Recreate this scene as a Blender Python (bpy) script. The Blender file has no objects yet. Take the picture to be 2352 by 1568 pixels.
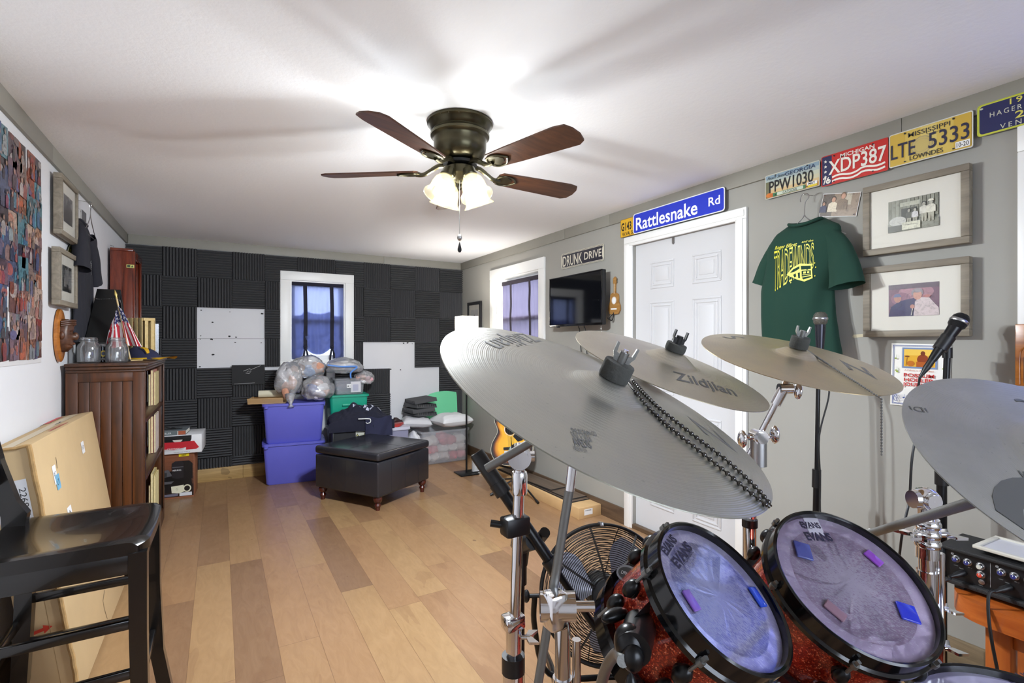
import bpy, bmesh, math, random
from mathutils import Vector, Matrix, noise
random.seed(7)
SC = bpy.context.scene
COL = SC.collection
PI = math.pi
# ---------------------------------------------------------------- room measures (metres)
XR, XL, YB, YF, ZC = 2.563, -0.723, 5.61, -1.35, 2.30
EYE, FPX, YAW, HZ = 1.327, 1150.0, math.radians(30.3), 787.0
SN, CS = math.sin(YAW), math.cos(YAW)
# ---------------------------------------------------------------- camera
cam_data = bpy.data.cameras.new('camera')
cam_data.sensor_width = 36.0
cam_data.lens = FPX / 2352.0 * 36.0
cam_data.shift_y = 3.0 / 2352.0
cam_data.clip_start = 0.02
cam = bpy.data.objects.new('camera', cam_data)
cam.location = (0, 0, EYE)
cam.rotation_euler = (PI / 2, 0, -YAW)
COL.objects.link(cam)
SC.camera = cam
# ---------------------------------------------------------------- sky, exposure
world = bpy.data.worlds.new('sky')
SC.world = world
world.use_nodes = True
bg = world.node_tree.nodes['Background']
bg.inputs[0].default_value = (0.80, 0.88, 1.0, 1)
bg.inputs[1].default_value = 5.0
SC.view_settings.view_transform = 'Standard'
SC.view_settings.look = 'None'
SC.view_settings.gamma = 1.0
SC.view_settings.use_curve_mapping = False
SC.view_settings.exposure = 0.93
SC.cycles.max_bounces = 10
SC.cycles.diffuse_bounces = 6
SC.cycles.transparent_max_bounces = 24
SC.cycles.sample_clamp_indirect = 8.0
SC.cycles.caustics_reflective = False
SC.cycles.caustics_refractive = False
BULB_W, LAMP_W = 18.5, 13.0

def point_light(name, loc, watts, colour, radius=0.03, soft=False):
    d = bpy.data.lights.new(name, 'POINT')
    d.energy = watts; d.color = colour; d.shadow_soft_size = radius
    if soft:                                  # gentler fall-off with distance
        d.use_nodes = True; nt = d.node_tree; f = nt.nodes.new('ShaderNodeLightFalloff'); f.inputs[0].default_value = 1.0
        nt.links.new(f.outputs['Linear'], nt.nodes['Emission'].inputs['Strength'])
    o = bpy.data.objects.new(name, d); o.location = loc
    COL.objects.link(o)
    return o

def sky_portal(name, loc, rot, sx, sy):
    d = bpy.data.lights.new(name, 'AREA')
    d.shape = 'RECTANGLE'; d.size = sx; d.size_y = sy
    d.cycles.is_portal = True
    o = bpy.data.objects.new(name, d); o.location = loc; o.rotation_euler = rot
    COL.objects.link(o)
sky_portal('daylight_portal', (0.904, YB + 0.13, 1.56), (-PI / 2, 0, 0), 0.56, 0.85)
sky_portal('daylight_portal', (XR + 0.13, 4.29, 1.57), (0, PI / 2, 0), 0.88, 0.86)
sky_portal('daylight_portal', (XR + 0.13, 0.20, 1.57), (0, PI / 2, 0), 0.88, 0.74)
sky_portal('daylight_portal', (0.92, YF - 0.13, 1.45), (PI / 2, 0, 0), 1.9, 1.3)  # portal of the added fill window
sd = bpy.data.lights.new('sun', 'SUN'); sd.energy = 7.0; sd.angle = 0.009; sd.color = (1.0, 0.97, 0.92)
sun = bpy.data.objects.new('sun', sd); COL.objects.link(sun)
sun.rotation_euler = Vector((-0.62, -0.10, -0.78)).to_track_quat('-Z', 'Y').to_euler()
# ---------------------------------------------------------------- finding places: a point of the photograph on a known plane
def ray(px, py):
    a = (px - 1176) / FPX; b = (HZ - py) / FPX
    return Vector((SN + a * CS, CS - a * SN, b))
EYEV = Vector((0, 0, EYE))
def at_depth(px, py, z): return EYEV + ray(px, py) * z
def at_x(px, py, x): r = ray(px, py); return EYEV + r * (x / r.x)
def at_y(px, py, y): r = ray(px, py); return EYEV + r * (y / r.y)
def at_z(px, py, z=0.0): r = ray(px, py); return EYEV + r * ((z - EYE) / r.z)
def rw(px, py, off=0.0):                    # right wall: (distance along it to the right, height)
    p = at_x(px, py, XR - off); return (-p.y, p.z)
def lw(px, py, off=0.0):
    p = at_x(px, py, XL + off); return (p.y, p.z)
def bw(px, py, off=0.0):
    p = at_y(px, py, YB - off); return (p.x, p.z)
# ---------------------------------------------------------------- colours and materials
def lin(v):
    v /= 255.0
    return v / 12.92 if v <= 0.04045 else ((v + 0.055) / 1.055) ** 2.4
def rgb(r, g=None, b=None):
    if g is None: g = b = r
    return (lin(r), lin(g), lin(b), 1.0)

class NT:
    def __init__(s, name):
        s.m = bpy.data.materials.new(name); s.m.use_nodes = True
        s.t = s.m.node_tree; s.p = s.t.nodes['Principled BSDF']; s.out = s.t.nodes['Material Output']
    def n(s, typ, **kw):
        nd = s.t.nodes.new(typ)
        for k, v in kw.items(): setattr(nd, k, v)
        return nd
    def put(s, sock, v):
        if hasattr(v, 'is_linked'): s.t.links.new(v, sock)
        else: sock.default_value = v
    def math(s, op, a, b=0.0, c=None):
        nd = s.n('ShaderNodeMath', operation=op)
        s.put(nd.inputs[0], a); s.put(nd.inputs[1], b)
        if c is not None: s.put(nd.inputs[2], c)
        return nd.outputs[0]
    def coord(s, scale=(1, 1, 1), kind='Object', rot=(0, 0, 0)):
        tc = s.n('ShaderNodeTexCoord'); mp = s.n('ShaderNodeMapping')
        mp.inputs['Scale'].default_value = scale; mp.inputs['Rotation'].default_value = rot
        s.t.links.new(tc.outputs[kind], mp.inputs[0])
        return mp.outputs[0]
    def noise(s, vec, scale=5, detail=4, rough=0.5, dist=0.0):
        nd = s.n('ShaderNodeTexNoise')
        s.put(nd.inputs['Vector'], vec)
        nd.inputs['Scale'].default_value = scale; nd.inputs['Detail'].default_value = detail
        nd.inputs['Roughness'].default_value = rough; nd.inputs['Distortion'].default_value = dist
        return nd.outputs['Fac']
    def ramp(s, fac, stops):
        nd = s.n('ShaderNodeValToRGB'); s.put(nd.inputs[0], fac)
        e = nd.color_ramp.elements
        while len(e) < len(stops): e.new(0.5)
        for k, (p, c) in enumerate(stops): e[k].position = p; e[k].color = c
        return nd.outputs[0]
    def mix(s, fac, a, b, mode='MIX'):
        nd = s.n('ShaderNodeMix', data_type='RGBA', blend_type=mode)
        s.put(nd.inputs[0], fac); s.put(nd.inputs[6], a); s.put(nd.inputs[7], b)
        return nd.outputs[2]
    def bump(s, h, strength=0.3, dist=0.01):
        nd = s.n('ShaderNodeBump'); s.put(nd.inputs['Height'], h)
        nd.inputs['Strength'].default_value = strength; nd.inputs['Distance'].default_value = dist
        s.t.links.new(nd.outputs[0], s.p.inputs['Normal'])
    def set(s, **kw):
        names = dict(col='Base Color', rough='Roughness', metal='Metallic', spec='Specular IOR Level', coat='Coat Weight',
                     trans='Transmission Weight', alpha='Alpha', ior='IOR', sheen='Sheen Weight', ecol='Emission Color', emit='Emission Strength',
                     sss='Subsurface Weight', coat_rough='Coat Roughness', aniso='Anisotropic')
        for k, v in kw.items(): s.put(s.p.inputs[names[k]], v)
        return s

def mat(name, col, rough=0.5, metal=0.0, var=0.0, vscale=8.0, bump=0.0, bscale=60.0, bdist=0.002, **kw):
    t = NT(name)
    c = col if len(col) == 4 else (*col, 1)
    if var:
        f = t.noise(t.coord(), vscale, 5, 0.6)
        d = tuple(x * (1 - var) for x in c[:3]) + (1,); l = tuple(min(1, x * (1 + var)) for x in c[:3]) + (1,)
        t.set(col=t.ramp(f, [(0.3, d), (0.7, l)]))
    else: t.set(col=c)
    t.set(rough=rough, metal=metal, **kw)
    if bump: t.bump(t.noise(t.coord(), bscale, 3, 0.6), bump, bdist)
    return t.m

def wood(name, dark, light, axis=2, rough=0.4, scale=1.0, knots=0.0, coat=0.0):
    t = NT(name)
    sc = [14 * scale] * 3; sc[axis] = 1.1 * scale
    v = t.coord(tuple(sc))
    f = t.noise(v, 1.6, 6, 0.62, 1.4)
    f2 = t.noise(t.coord(tuple(60 * scale if i != axis else 2.0 * scale for i in range(3))), 1.0, 3, 0.5)
    c = t.ramp(f, [(0.28, dark), (0.72, light)])
    c = t.mix(t.math('MULTIPLY', f2, 0.5), c, tuple(x * 0.6 for x in dark[:3]) + (1,))
    if knots:
        k = t.noise(t.coord((3.5, 3.5, 5)), 1.5, 2, 0.5)
        c = t.mix(t.math('MULTIPLY', t.math('GREATER_THAN', k, 0.66), knots), c, tuple(x * 0.35 for x in dark[:3]) + (1,))
    t.set(col=c, rough=rough, coat=coat)
    t.bump(f2, 0.12, 0.002)
    return t.m

def printed(name, rough=0.5, coat=0.0, bumps=0.0, metal=0.0):
    t = NT(name)
    a = t.n('ShaderNodeVertexColor', layer_name='Col')
    t.set(col=a.outputs[0], rough=rough, coat=coat, metal=metal)
    if bumps: t.bump(t.noise(t.coord(), 90, 4, 0.6), bumps, 0.002)
    return t.m

def photo_print(name, rough=0.35, strong=False):
    t = NT(name)
    a = t.n('ShaderNodeVertexColor', layer_name='Col')
    f = t.noise(t.coord(), 42, 8, 0.75, 1.5)
    c = t.mix(0.85, a.outputs[0], t.ramp(f, [(0.36, (0.08, 0.07, 0.08, 1)), (0.46, (0.55, 0.52, 0.52, 1)), (0.56, (0.95, 0.93, 0.9, 1)), (0.66, (1.0, 1.0, 1.0, 1))] if strong else [(0.3, (0.35, 0.34, 0.34, 1)), (0.5, (0.9, 0.88, 0.86, 1)), (0.7, (1.0, 1.0, 1.0, 1))]), 'MULTIPLY')
    t.set(col=c, rough=rough)
    return t.m

def sheer(name, col, clear=0.2, transl=0.5, rough=0.8, vary=True):
    t = NT(name)
    d = t.n('ShaderNodeBsdfDiffuse'); tr = t.n('ShaderNodeBsdfTranslucent'); tp = t.n('ShaderNodeBsdfTransparent')
    d.inputs[0].default_value = tuple(x * 0.6 for x in col[:3]) + (1,)
    tr.inputs[0].default_value = col; tp.inputs[0].default_value = tuple(min(1, x ** 0.5) for x in col[:3]) + (1,)
    m1 = t.n('ShaderNodeMixShader'); m2 = t.n('ShaderNodeMixShader')
    m1.inputs[0].default_value = transl
    t.t.links.new(d.outputs[0], m1.inputs[1]); t.t.links.new(tr.outputs[0], m1.inputs[2])
    if vary:
        w = t.noise(t.coord((160, 160, 60)), 3, 3, 0.6)
        t.put(m2.inputs[0], t.math('MULTIPLY', w, clear * 2))
    else: m2.inputs[0].default_value = clear
    t.t.links.new(m1.outputs[0], m2.inputs[1]); t.t.links.new(tp.outputs[0], m2.inputs[2])
    t.t.links.new(m2.outputs[0], t.out.inputs[0])
    return t.m

def clear_film(name, tint=(1, 1, 1, 1), gloss=0.12, rough=0.05, fk=0.8, diff=0.0, dcol=(0.9, 0.9, 0.95, 1), bumps=0.0, bscale=20):
    t = NT(name)
    tp = t.n('ShaderNodeBsdfTransparent'); tp.inputs[0].default_value = tint
    gl = t.n('ShaderNodeBsdfGlossy'); gl.inputs['Roughness'].default_value = rough
    fr = t.n('ShaderNodeFresnel'); fr.inputs[0].default_value = 1.45
    m = t.n('ShaderNodeMixShader')
    t.put(m.inputs[0], t.math('ADD', t.math('MULTIPLY', fr.outputs[0], fk), gloss))
    base = tp.outputs[0]
    if diff:
        d = t.n('ShaderNodeBsdfDiffuse'); d.inputs[0].default_value = dcol
        md = t.n('ShaderNodeMixShader'); md.inputs[0].default_value = diff
        t.t.links.new(base, md.inputs[1]); t.t.links.new(d.outputs[0], md.inputs[2]); base = md.outputs[0]
    t.t.links.new(base, m.inputs[1]); t.t.links.new(gl.outputs[0], m.inputs[2])
    if bumps:
        b = t.n('ShaderNodeBump'); b.inputs['Strength'].default_value = bumps; b.inputs['Distance'].default_value = 0.01
        t.put(b.inputs['Height'], t.noise(t.coord(), bscale, 3, 0.6, 1.0))
        t.t.links.new(b.outputs[0], gl.inputs['Normal'])
    t.t.links.new(m.outputs[0], t.out.inputs[0])
    return t.m

def cymbal_metal(name, col, col2, rough=0.3):
    t = NT(name)
    v = t.coord()
    sep = t.n('ShaderNodeSeparateXYZ'); t.put(sep.inputs[0], v)
    r = t.math('SQRT', t.math('ADD', t.math('MULTIPLY', sep.outputs[0], sep.outputs[0]), t.math('MULTIPLY', sep.outputs[1], sep.outputs[1])))
    g1 = t.math('SINE', t.math('MULTIPLY', r, 2200))
    g2 = t.math('SINE', t.math('MULTIPLY', r, 870))
    blot = t.noise(t.coord((7, 7, 7)), 1, 5, 0.6)
    fine = t.noise(t.coord(), 150, 3, 0.7)
    c = t.ramp(blot, [(0.3, col), (0.7, col2)])
    c = t.mix(t.math('MULTIPLY', t.math('GREATER_THAN', fine, 0.68), 0.25), c, (0.12, 0.12, 0.12, 1))
    t.set(col=c, metal=0.85, rough=t.math('ADD', t.math('MULTIPLY', blot, 0.15), rough))
    hammer = t.noise(t.coord(), 30, 2, 0.5)
    t.bump(t.math('ADD', t.math('ADD', g1, t.math('MULTIPLY', g2, 1.4)), t.math('MULTIPLY', hammer, 2.0)), 0.075, 0.002)
    return t.m

def plank_floor():
    t = NT('plank_floor')
    tc = t.n('ShaderNodeTexCoord'); sep = t.n('ShaderNodeSeparateXYZ'); t.put(sep.inputs[0], tc.outputs['Object'])
    W, L = 0.168, 1.25
    u = t.math('DIVIDE', t.math('SUBTRACT', sep.outputs[0], 0.055), W)
    row = t.math('FLOOR', u); fu = t.math('SUBTRACT', u, row)
    wn = t.n('ShaderNodeTexWhiteNoise', noise_dimensions='1D'); t.put(wn.inputs['W'], row)
    v = t.math('ADD', t.math('DIVIDE', sep.outputs[1], L), t.math('MULTIPLY', wn.outputs[0], 7.3))
    idx = t.math('FLOOR', v); fv = t.math('SUBTRACT', v, idx)
    w2 = t.n('ShaderNodeTexWhiteNoise', noise_dimensions='2D')
    cb = t.n('ShaderNodeCombineXYZ'); t.put(cb.inputs[0], row); t.put(cb.inputs[1], idx); t.put(w2.inputs['Vector'], cb.outputs[0])
    tone = t.ramp(w2.outputs[0], [(0.0, rgb(124, 92, 64)), (0.2, rgb(154, 116, 80)), (0.5, rgb(164, 126, 86)), (0.8, rgb(172, 138, 92)), (1.0, rgb(152, 110, 88))])
    off = t.math('MULTIPLY', w2.outputs[0], 40)
    g = t.n('ShaderNodeCombineXYZ'); t.put(g.inputs[0], t.math('ADD', t.math('MULTIPLY', sep.outputs[0], 9), off))
    t.put(g.inputs[1], t.math('MULTIPLY', sep.outputs[1], 2.2)); t.put(g.inputs[2], off)
    wave = t.noise(g.outputs[0], 2.2, 7, 0.62, 2.2)
    big = t.noise(g.outputs[0], 0.7, 3, 0.5, 0.6)
    c = t.mix(t.math('MULTIPLY', t.math('SMOOTH_MIN', wave, 1.0, 0.1), 1.0), t.mix(0.35, tone, rgb(176, 146, 116)), t.mix(0.5, tone, rgb(92, 62, 44)))
    c = t.mix(t.math('MULTIPLY', t.math('GREATER_THAN', big, 0.62), 0.25), c, rgb(118, 84, 60))
    kn = t.noise(t.coord((6, 2.6, 1)), 1.3, 1, 0.4)
    c = t.mix(t.math('MULTIPLY', t.math('GREATER_THAN', kn, 0.80), 0.6), c, rgb(78, 46, 30))
    def near(f, w):
        return t.math('MAXIMUM', t.math('LESS_THAN', f, w), t.math('GREATER_THAN', f, 1 - w))
    seam = t.math('MAXIMUM', near(fu, 0.007), near(fv, 0.0012))
    c = t.mix(t.math('MULTIPLY', seam, 0.55), c, rgb(96, 66, 46))
    scr = t.noise(t.coord((3, 3, 1)), 3, 6, 0.7)
    t.set(col=c, rough=t.math('ADD', t.math('MULTIPLY', scr, 0.25), 0.20), spec=0.45)
    t.bump(t.math('SUBTRACT', t.math('MULTIPLY', wave, 0.35), t.math('MULTIPLY', seam, 0.6)), 0.10, 0.004)
    return t.m
# ---------------------------------------------------------------- mesh building
def frame(o, u, v):
    u = Vector(u).normalized(); v = Vector(v); n = u.cross(v).normalized(); v = n.cross(u)
    m = Matrix((u, v, n)).transposed().to_4x4(); m.translation = Vector(o)
    return m
def axis_frame(o, n, up=(0, 0, 1)):         # local z along n
    n = Vector(n).normalized(); up = Vector(up)
    if abs(n.dot(up.normalized())) > 0.98: up = Vector((0, 1, 0))
    u = up.cross(n).normalized(); v = n.cross(u)
    m = Matrix((u, v, n)).transposed().to_4x4(); m.translation = Vector(o)
    return m
RIGHT = frame((XR, 0, 0), (0, -1, 0), (0, 0, 1))      # x = -Y, y = Z, z = into the room
LEFT = frame((XL, 0, 0), (0, 1, 0), (0, 0, 1))        # x = Y
BACK = frame((0, YB, 0), (1, 0, 0), (0, 0, 1))        # x = X
WORLD = Matrix.Identity(4)
MATS = {}
TEXTS = {}
def text_mesh(s, shear=0.0, bold=0.0, space=1.0):
    key = (s, shear, bold, space)
    if key in TEXTS: return TEXTS[key]
    cu = bpy.data.curves.new('lettering', 'FONT')
    cu.body = s; cu.size = 1.0; cu.resolution_u = 3; cu.shear = shear; cu.offset = bold; cu.space_character = space
    ob = bpy.data.objects.new('lettering', cu); COL.objects.link(ob)
    dg = bpy.context.evaluated_depsgraph_get()
    me = bpy.data.meshes.new_from_object(ob.evaluated_get(dg))
    vs = [(v.co.x, v.co.y) for v in me.vertices]; fs = [tuple(p.vertices) for p in me.polygons]
    bpy.data.objects.remove(ob); bpy.data.curves.remove(cu); bpy.data.meshes.remove(me)
    TEXTS[key] = (vs, fs)
    return TEXTS[key]

class G:
    def __init__(s, fr=WORLD, m=None, c=(1, 1, 1, 1)):
        s.fr = fr; s.v = []; s.f = []; s.fm = []; s.fc = []; s.m = m; s.c = c; s.lay = 0.0; s.clip = None
    def use(s, m=None, c=None):
        if m is not None: s.m = m
        if c is not None: s.c = c
        return s
    def add(s, pts, faces):
        b = len(s.v)
        for p in pts: s.v.append(s.fr @ Vector(p))
        for f in faces:
            s.f.append([b + i for i in f]); s.fm.append(s.m); s.fc.append(s.c)
        return s
    def box(s, x0, x1, y0, y1, z0, z1, bev=0.0, seg=2):
        if x0 > x1: x0, x1 = x1, x0
        if y0 > y1: y0, y1 = y1, y0
        if z0 > z1: z0, z1 = z1, z0
        if not bev:
            p = [(x, y, z) for z in (z0, z1) for y in (y0, y1) for x in (x0, x1)]
            return s.add(p, [(0, 2, 3, 1), (4, 5, 7, 6), (0, 1, 5, 4), (2, 6, 7, 3), (0, 4, 6, 2), (1, 3, 7, 5)])
        bm = bmesh.new(); bmesh.ops.create_cube(bm, size=1)
        for v in bm.verts: v.co = Vector(((x0 + x1) / 2 + v.co.x * (x1 - x0), (y0 + y1) / 2 + v.co.y * (y1 - y0), (z0 + z1) / 2 + v.co.z * (z1 - z0)))
        bev = min(bev, 0.49 * min(x1 - x0, y1 - y0, z1 - z0))
        bmesh.ops.bevel(bm, geom=bm.edges[:] + bm.verts[:], offset=bev, segments=seg, profile=0.5, affect='EDGES')
        s.bm(bm); bm.free(); return s
    def bm(s, bm):
        bm.verts.index_update()
        s.add([v.co for v in bm.verts], [[v.index for v in f.verts] for f in bm.faces])
    def bar(s, p0, p1, w, h, up=(0, 0, 1), bev=0.0):    # a straight beam of w x h section
        p0, p1 = Vector(p0), Vector(p1); old = s.fr
        s.fr = old @ axis_frame(p0, p1 - p0, up)
        s.box(-w / 2, w / 2, -h / 2, h / 2, 0, (p1 - p0).length, bev); s.fr = old; return s
    def grid(s, rows, cu=False, cv=False):
        n, k = len(rows), len(rows[0])
        pts = [p for r in rows for p in r]; fs = []
        for i in range(n if cv else n - 1):
            for j in range(k if cu else k - 1):
                a, b = i * k + j, i * k + (j + 1) % k; c, d = ((i + 1) % n) * k + (j + 1) % k, ((i + 1) % n) * k + j
                fs.append((a, b, c, d))
        return s.add(pts, fs)
    def loft(s, rings, cap0=True, cap1=True):
        n, k = len(rings), len(rings[0])
        pts = [p for r in rings for p in r]; fs = []
        for i in range(n - 1):
            for j in range(k):
                fs.append((i * k + j, i * k + (j + 1) % k, (i + 1) * k + (j + 1) % k, (i + 1) * k + j))
        if cap0: fs.append(tuple(range(k))[::-1])
        if cap1: fs.append(tuple((n - 1) * k + j for j in range(k)))
        return s.add(pts, fs)
    def tube(s, path, r, n=10, caps=True, closed=False):
        path = [Vector(p) for p in path]; m = len(path)
        rs = r if isinstance(r, (list, tuple)) else [r] * m
        rings = []; up = None
        for i, p in enumerate(path):
            if closed: t = path[(i + 1) % m] - path[i - 1]
            else: t = path[min(i + 1, m - 1)] - path[max(i - 1, 0)]
            t.normalize()
            if up is None:
                up = Vector((0, 0, 1)) if abs(t.z) < 0.9 else Vector((1, 0, 0))
            up = up - t * up.dot(t)
            up.normalize(); w = t.cross(up)
            rings.append([p + (up * math.cos(2 * PI * j / n) + w * math.sin(2 * PI * j / n)) * rs[i] for j in range(n)])
        if closed: return s.grid([r_ for r_ in rings], cu=True, cv=True)
        return s.loft(rings, caps, caps)
    def cyl(s, p0, p1, r0, r1=None, n=24, caps=True):
        return s.tube([p0, p1], [r0, r0 if r1 is None else r1], n, caps)
    def lathe(s, prof, o=(0, 0, 0), ax=(0, 0, 1), n=40, close=False):
        fr = axis_frame(o, ax); rings = []
        for r, h in prof:
            rings.append([fr @ Vector((max(r, 1e-5) * math.cos(2 * PI * j / n), max(r, 1e-5) * math.sin(2 * PI * j / n), h)) for j in range(n)])
        if close: return s.grid(rings, cu=True, cv=True)
        return s.loft(rings, prof[0][0] > 1e-4, prof[-1][0] > 1e-4)
    def ball(s, c, r, sub=2, fn=None):
        bm = bmesh.new(); bmesh.ops.create_icosphere(bm, subdivisions=sub, radius=1)
        r = Vector((r, r, r)) if isinstance(r, (int, float)) else Vector(r); c = Vector(c)
        for v in bm.verts:
            k = fn(v.co) if fn else 1.0
            v.co = c + Vector((v.co.x * r.x, v.co.y * r.y, v.co.z * r.z)) * k
        s.bm(bm); bm.free(); return s
    def prism(s, poly, z0, z1):
        k = len(poly)
        pts = [(x, y, z0) for x, y in poly] + [(x, y, z1) for x, y in poly]
        fs = [tuple(range(k))[::-1], tuple(range(k, 2 * k))] + [(j, (j + 1) % k, k + (j + 1) % k, k + j) for j in range(k)]
        return s.add(pts, fs)
    # flat printed shapes, each laid a hair above the one before
    def flat(s, poly, z=None, c=None):
        if s.clip: a, b, d, e = s.clip; poly = [(min(max(x, a), d), min(max(y, b), e)) for x, y in poly]
        if c is not None: s.c = c
        if z is None: s.lay += 0.00025; z = s.lay
        return s.add([(x, y, z) for x, y in poly], [tuple(range(len(poly)))])
    def rect(s, x0, y0, x1, y1, c=None, z=None): return s.flat([(x0, y0), (x1, y0), (x1, y1), (x0, y1)], z, c)
    def ell(s, cx, cy, rx, ry, c=None, z=None, n=20, a0=0.0, a1=2 * PI):
        return s.flat([(cx + rx * math.cos(a0 + (a1 - a0) * j / n), cy + ry * math.sin(a0 + (a1 - a0) * j / n)) for j in range(n + (a1 - a0 < 6.28))], z, c)
    def ringf(s, cx, cy, rx, ry, w, c=None, n=28):
        if c is not None: s.c = c
        s.lay += 0.00025; z = s.lay
        return s.grid([[(cx + (rx - k * w) * math.cos(2 * PI * j / n), cy + (ry - k * w) * math.sin(2 * PI * j / n), z) for j in range(n)] for k in (0, 1)], cu=True)
    def line(s, pts, w, c=None, z=None):
        if c is not None: s.c = c
        if z is None: s.lay += 0.00025; z = s.lay
        L, R = [], []
        for i, p in enumerate(pts):
            a, b = pts[max(i - 1, 0)], pts[min(i + 1, len(pts) - 1)]
            d = Vector((b[0] - a[0], b[1] - a[1])).normalized()
            L.append((p[0] - d.y * w / 2, p[1] + d.x * w / 2, z)); R.append((p[0] + d.y * w / 2, p[1] - d.x * w / 2, z))
        return s.grid([L, R])
    def text(s, t, x, y, h, w=None, c=None, align='c', bold=0.0, shear=0.0, rot=0.0, z=None, space=1.0, warp=None):
        if c is not None: s.c = c
        if z is None: s.lay += 0.00025; z = s.lay
        vs, fs = text_mesh(t, shear, bold, space)
        if not vs: return s
        xs = [p[0] for p in text_mesh(t, shear, 0.0, space)[0]]; x0, x1 = min(xs), max(xs)
        ky = h / 0.70
        kx = ky if w is None else w / (x1 - x0)
        ox = {'c': (x0 + x1) / 2, 'l': x0, 'r': x1}[align]
        ca, sa = math.cos(rot), math.sin(rot); pts = []
        for px, py in vs:
            qx, qy = (px - ox) * kx, (py - 0.35) * ky
            if warp: qx, qy = warp(qx, qy)
            pt = (x + qx * ca - qy * sa, y + qx * sa + qy * ca)
            pts.append((*pt, z(pt) if callable(z) else z))
        return s.add(pts, fs)
    def mesh(s, name, loc=(0, 0, 0), sharp=0.65, recalc=True):
        me = bpy.data.meshes.new(name)
        l = Vector(loc)
        me.from_pydata([v - l for v in s.v], [], s.f)
        ms = []
        for m in s.fm:
            if m not in ms: ms.append(m)
        for m in ms: me.materials.append(m)
        me.polygons.foreach_set('material_index', [ms.index(m) for m in s.fm])
        att = me.color_attributes.new('Col', 'FLOAT_COLOR', 'CORNER')
        cols = []
        for p, c in zip(me.polygons, s.fc):
            cols.extend(list(c) * p.loop_total)
        att.data.foreach_set('color', cols)
        bm = bmesh.new(); bm.from_mesh(me)
        if recalc: bmesh.ops.recalc_face_normals(bm, faces=bm.faces)
        for f in bm.faces: f.smooth = True
        for e in bm.edges:
            if len(e.link_faces) == 2 and e.calc_face_angle(0) > sharp: e.smooth = False
        bm.to_mesh(me); bm.free()
        return me

WL = {}
def tag(o, label=None, cat=None, group=None, kind=None):
    if label: o['label'] = label
    if cat: o['category'] = cat
    if group: o['group'] = group
    if kind: o['kind'] = kind
    return o
def thing(name, label, cat, loc=(0, 0, 0), group=None):
    o = bpy.data.objects.new(name, None); o.empty_display_size = 0.05
    o.location = loc; COL.objects.link(o); WL[o.name] = Vector(loc)
    return tag(o, label, cat, group)
def obj(name, g, parent=None, loc=None, label=None, sharp=0.65, subsurf=0, recalc=True):
    if loc is None:
        loc = (0, 0, 0)
        if parent is None:
            vs = g.v; loc = (sum(v.x for v in vs) / len(vs), sum(v.y for v in vs) / len(vs), min(v.z for v in vs))
    o = bpy.data.objects.new(name, g.mesh(name, loc, sharp, recalc))
    o.location = loc; COL.objects.link(o); WL[o.name] = Vector(loc)
    if parent is not None:
        o.parent = parent; o.matrix_parent_inverse = Matrix.Translation(-WL[parent.name])
    if label: o['label'] = label
    if subsurf:
        md = o.modifiers.new('smooth', 'SUBSURF'); md.levels = subsurf; md.render_levels = subsurf
    return o
def one(name, g, label, cat, group=None, **kw):
    return tag(obj(name, g, **kw), label, cat, group)
def struct(name, g, parent=None, **kw):
    o = obj(name, g, parent, **kw)
    if parent is None: o['kind'] = 'structure'
    return o
def struct_root(name, loc=(0, 0, 0)):
    o = bpy.data.objects.new(name, None); o.location = loc; o['kind'] = 'structure'; COL.objects.link(o); WL[o.name] = Vector(loc)
    return o
def bez(pts, n=8):                           # smooth curve through points
    P = [Vector(p) for p in pts]; out = []
    for i in range(len(P) - 1):
        p0, p1, p2, p3 = P[max(i - 1, 0)], P[i], P[i + 1], P[min(i + 2, len(P) - 1)]
        for k in range(n):
            t = k / n
            out.append(0.5 * ((2 * p1) + (p2 - p0) * t + (2 * p0 - 5 * p1 + 4 * p2 - p3) * t * t + (3 * p1 - p0 - 3 * p2 + p3) * t ** 3))
    out.append(P[-1]); return out
def rrect(x0, y0, x1, y1, r, n=5):
    out = []
    for cx, cy, a in ((x1 - r, y1 - r, 0), (x0 + r, y1 - r, PI / 2), (x0 + r, y0 + r, PI), (x1 - r, y0 + r, 1.5 * PI)):
        for k in range(n + 1): out.append((cx + r * math.cos(a + PI / 2 * k / n), cy + r * math.sin(a + PI / 2 * k / n)))
    return out
def nz(p, s=1.0): return noise.noise(Vector(p) * s)

# ---------------------------------------------------------------- materials
M_CEIL = mat('ceiling_paint', rgb(246, 247, 250), 0.9, bump=0.25, bscale=45, bdist=0.004)
M_WHITEWALL = mat('white_wall_paint', rgb(214, 214, 217), 0.8, var=0.03, vscale=1.5, bump=0.05, bscale=30)
M_GREYWALL = mat('grey_wall_paint', rgb(156, 154, 147), 0.7, var=0.03, vscale=1.5, bump=0.08, bscale=25)
M_GREYTRIM = mat('grey_trim_paint', rgb(140, 137, 128), 0.55, var=0.04, vscale=3, bump=0.06, bscale=30)
M_WHITE = mat('white_gloss_paint', rgb(236, 236, 234), 0.4, bump=0.03, bscale=20)
M_DOOR = mat('white_door_paint', rgb(202, 202, 204), 0.45)
M_FLOOR = plank_floor()
M_BASEDARK = wood('dark_stained_board', rgb(74, 56, 42), rgb(118, 94, 70), 1, 0.5)
M_BASEPINE = wood('bare_pine_board', rgb(150, 116, 66), rgb(206, 172, 112), 0, 0.6, knots=0.5)
M_BASEGREY = wood('weathered_board', rgb(104, 88, 66), rgb(150, 130, 100), 1, 0.6, knots=0.4)
M_BLACK = mat('black_plastic', rgb(18, 18, 20), 0.4)
M_BLACKGLOSS = mat('black_gloss', rgb(12, 12, 14), 0.12)
M_BLACKMETAL = mat('black_painted_metal', rgb(20, 20, 22), 0.3, 0.3)
M_BLACKMATTE = mat('matte_black', rgb(26, 26, 28), 0.75)
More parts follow.
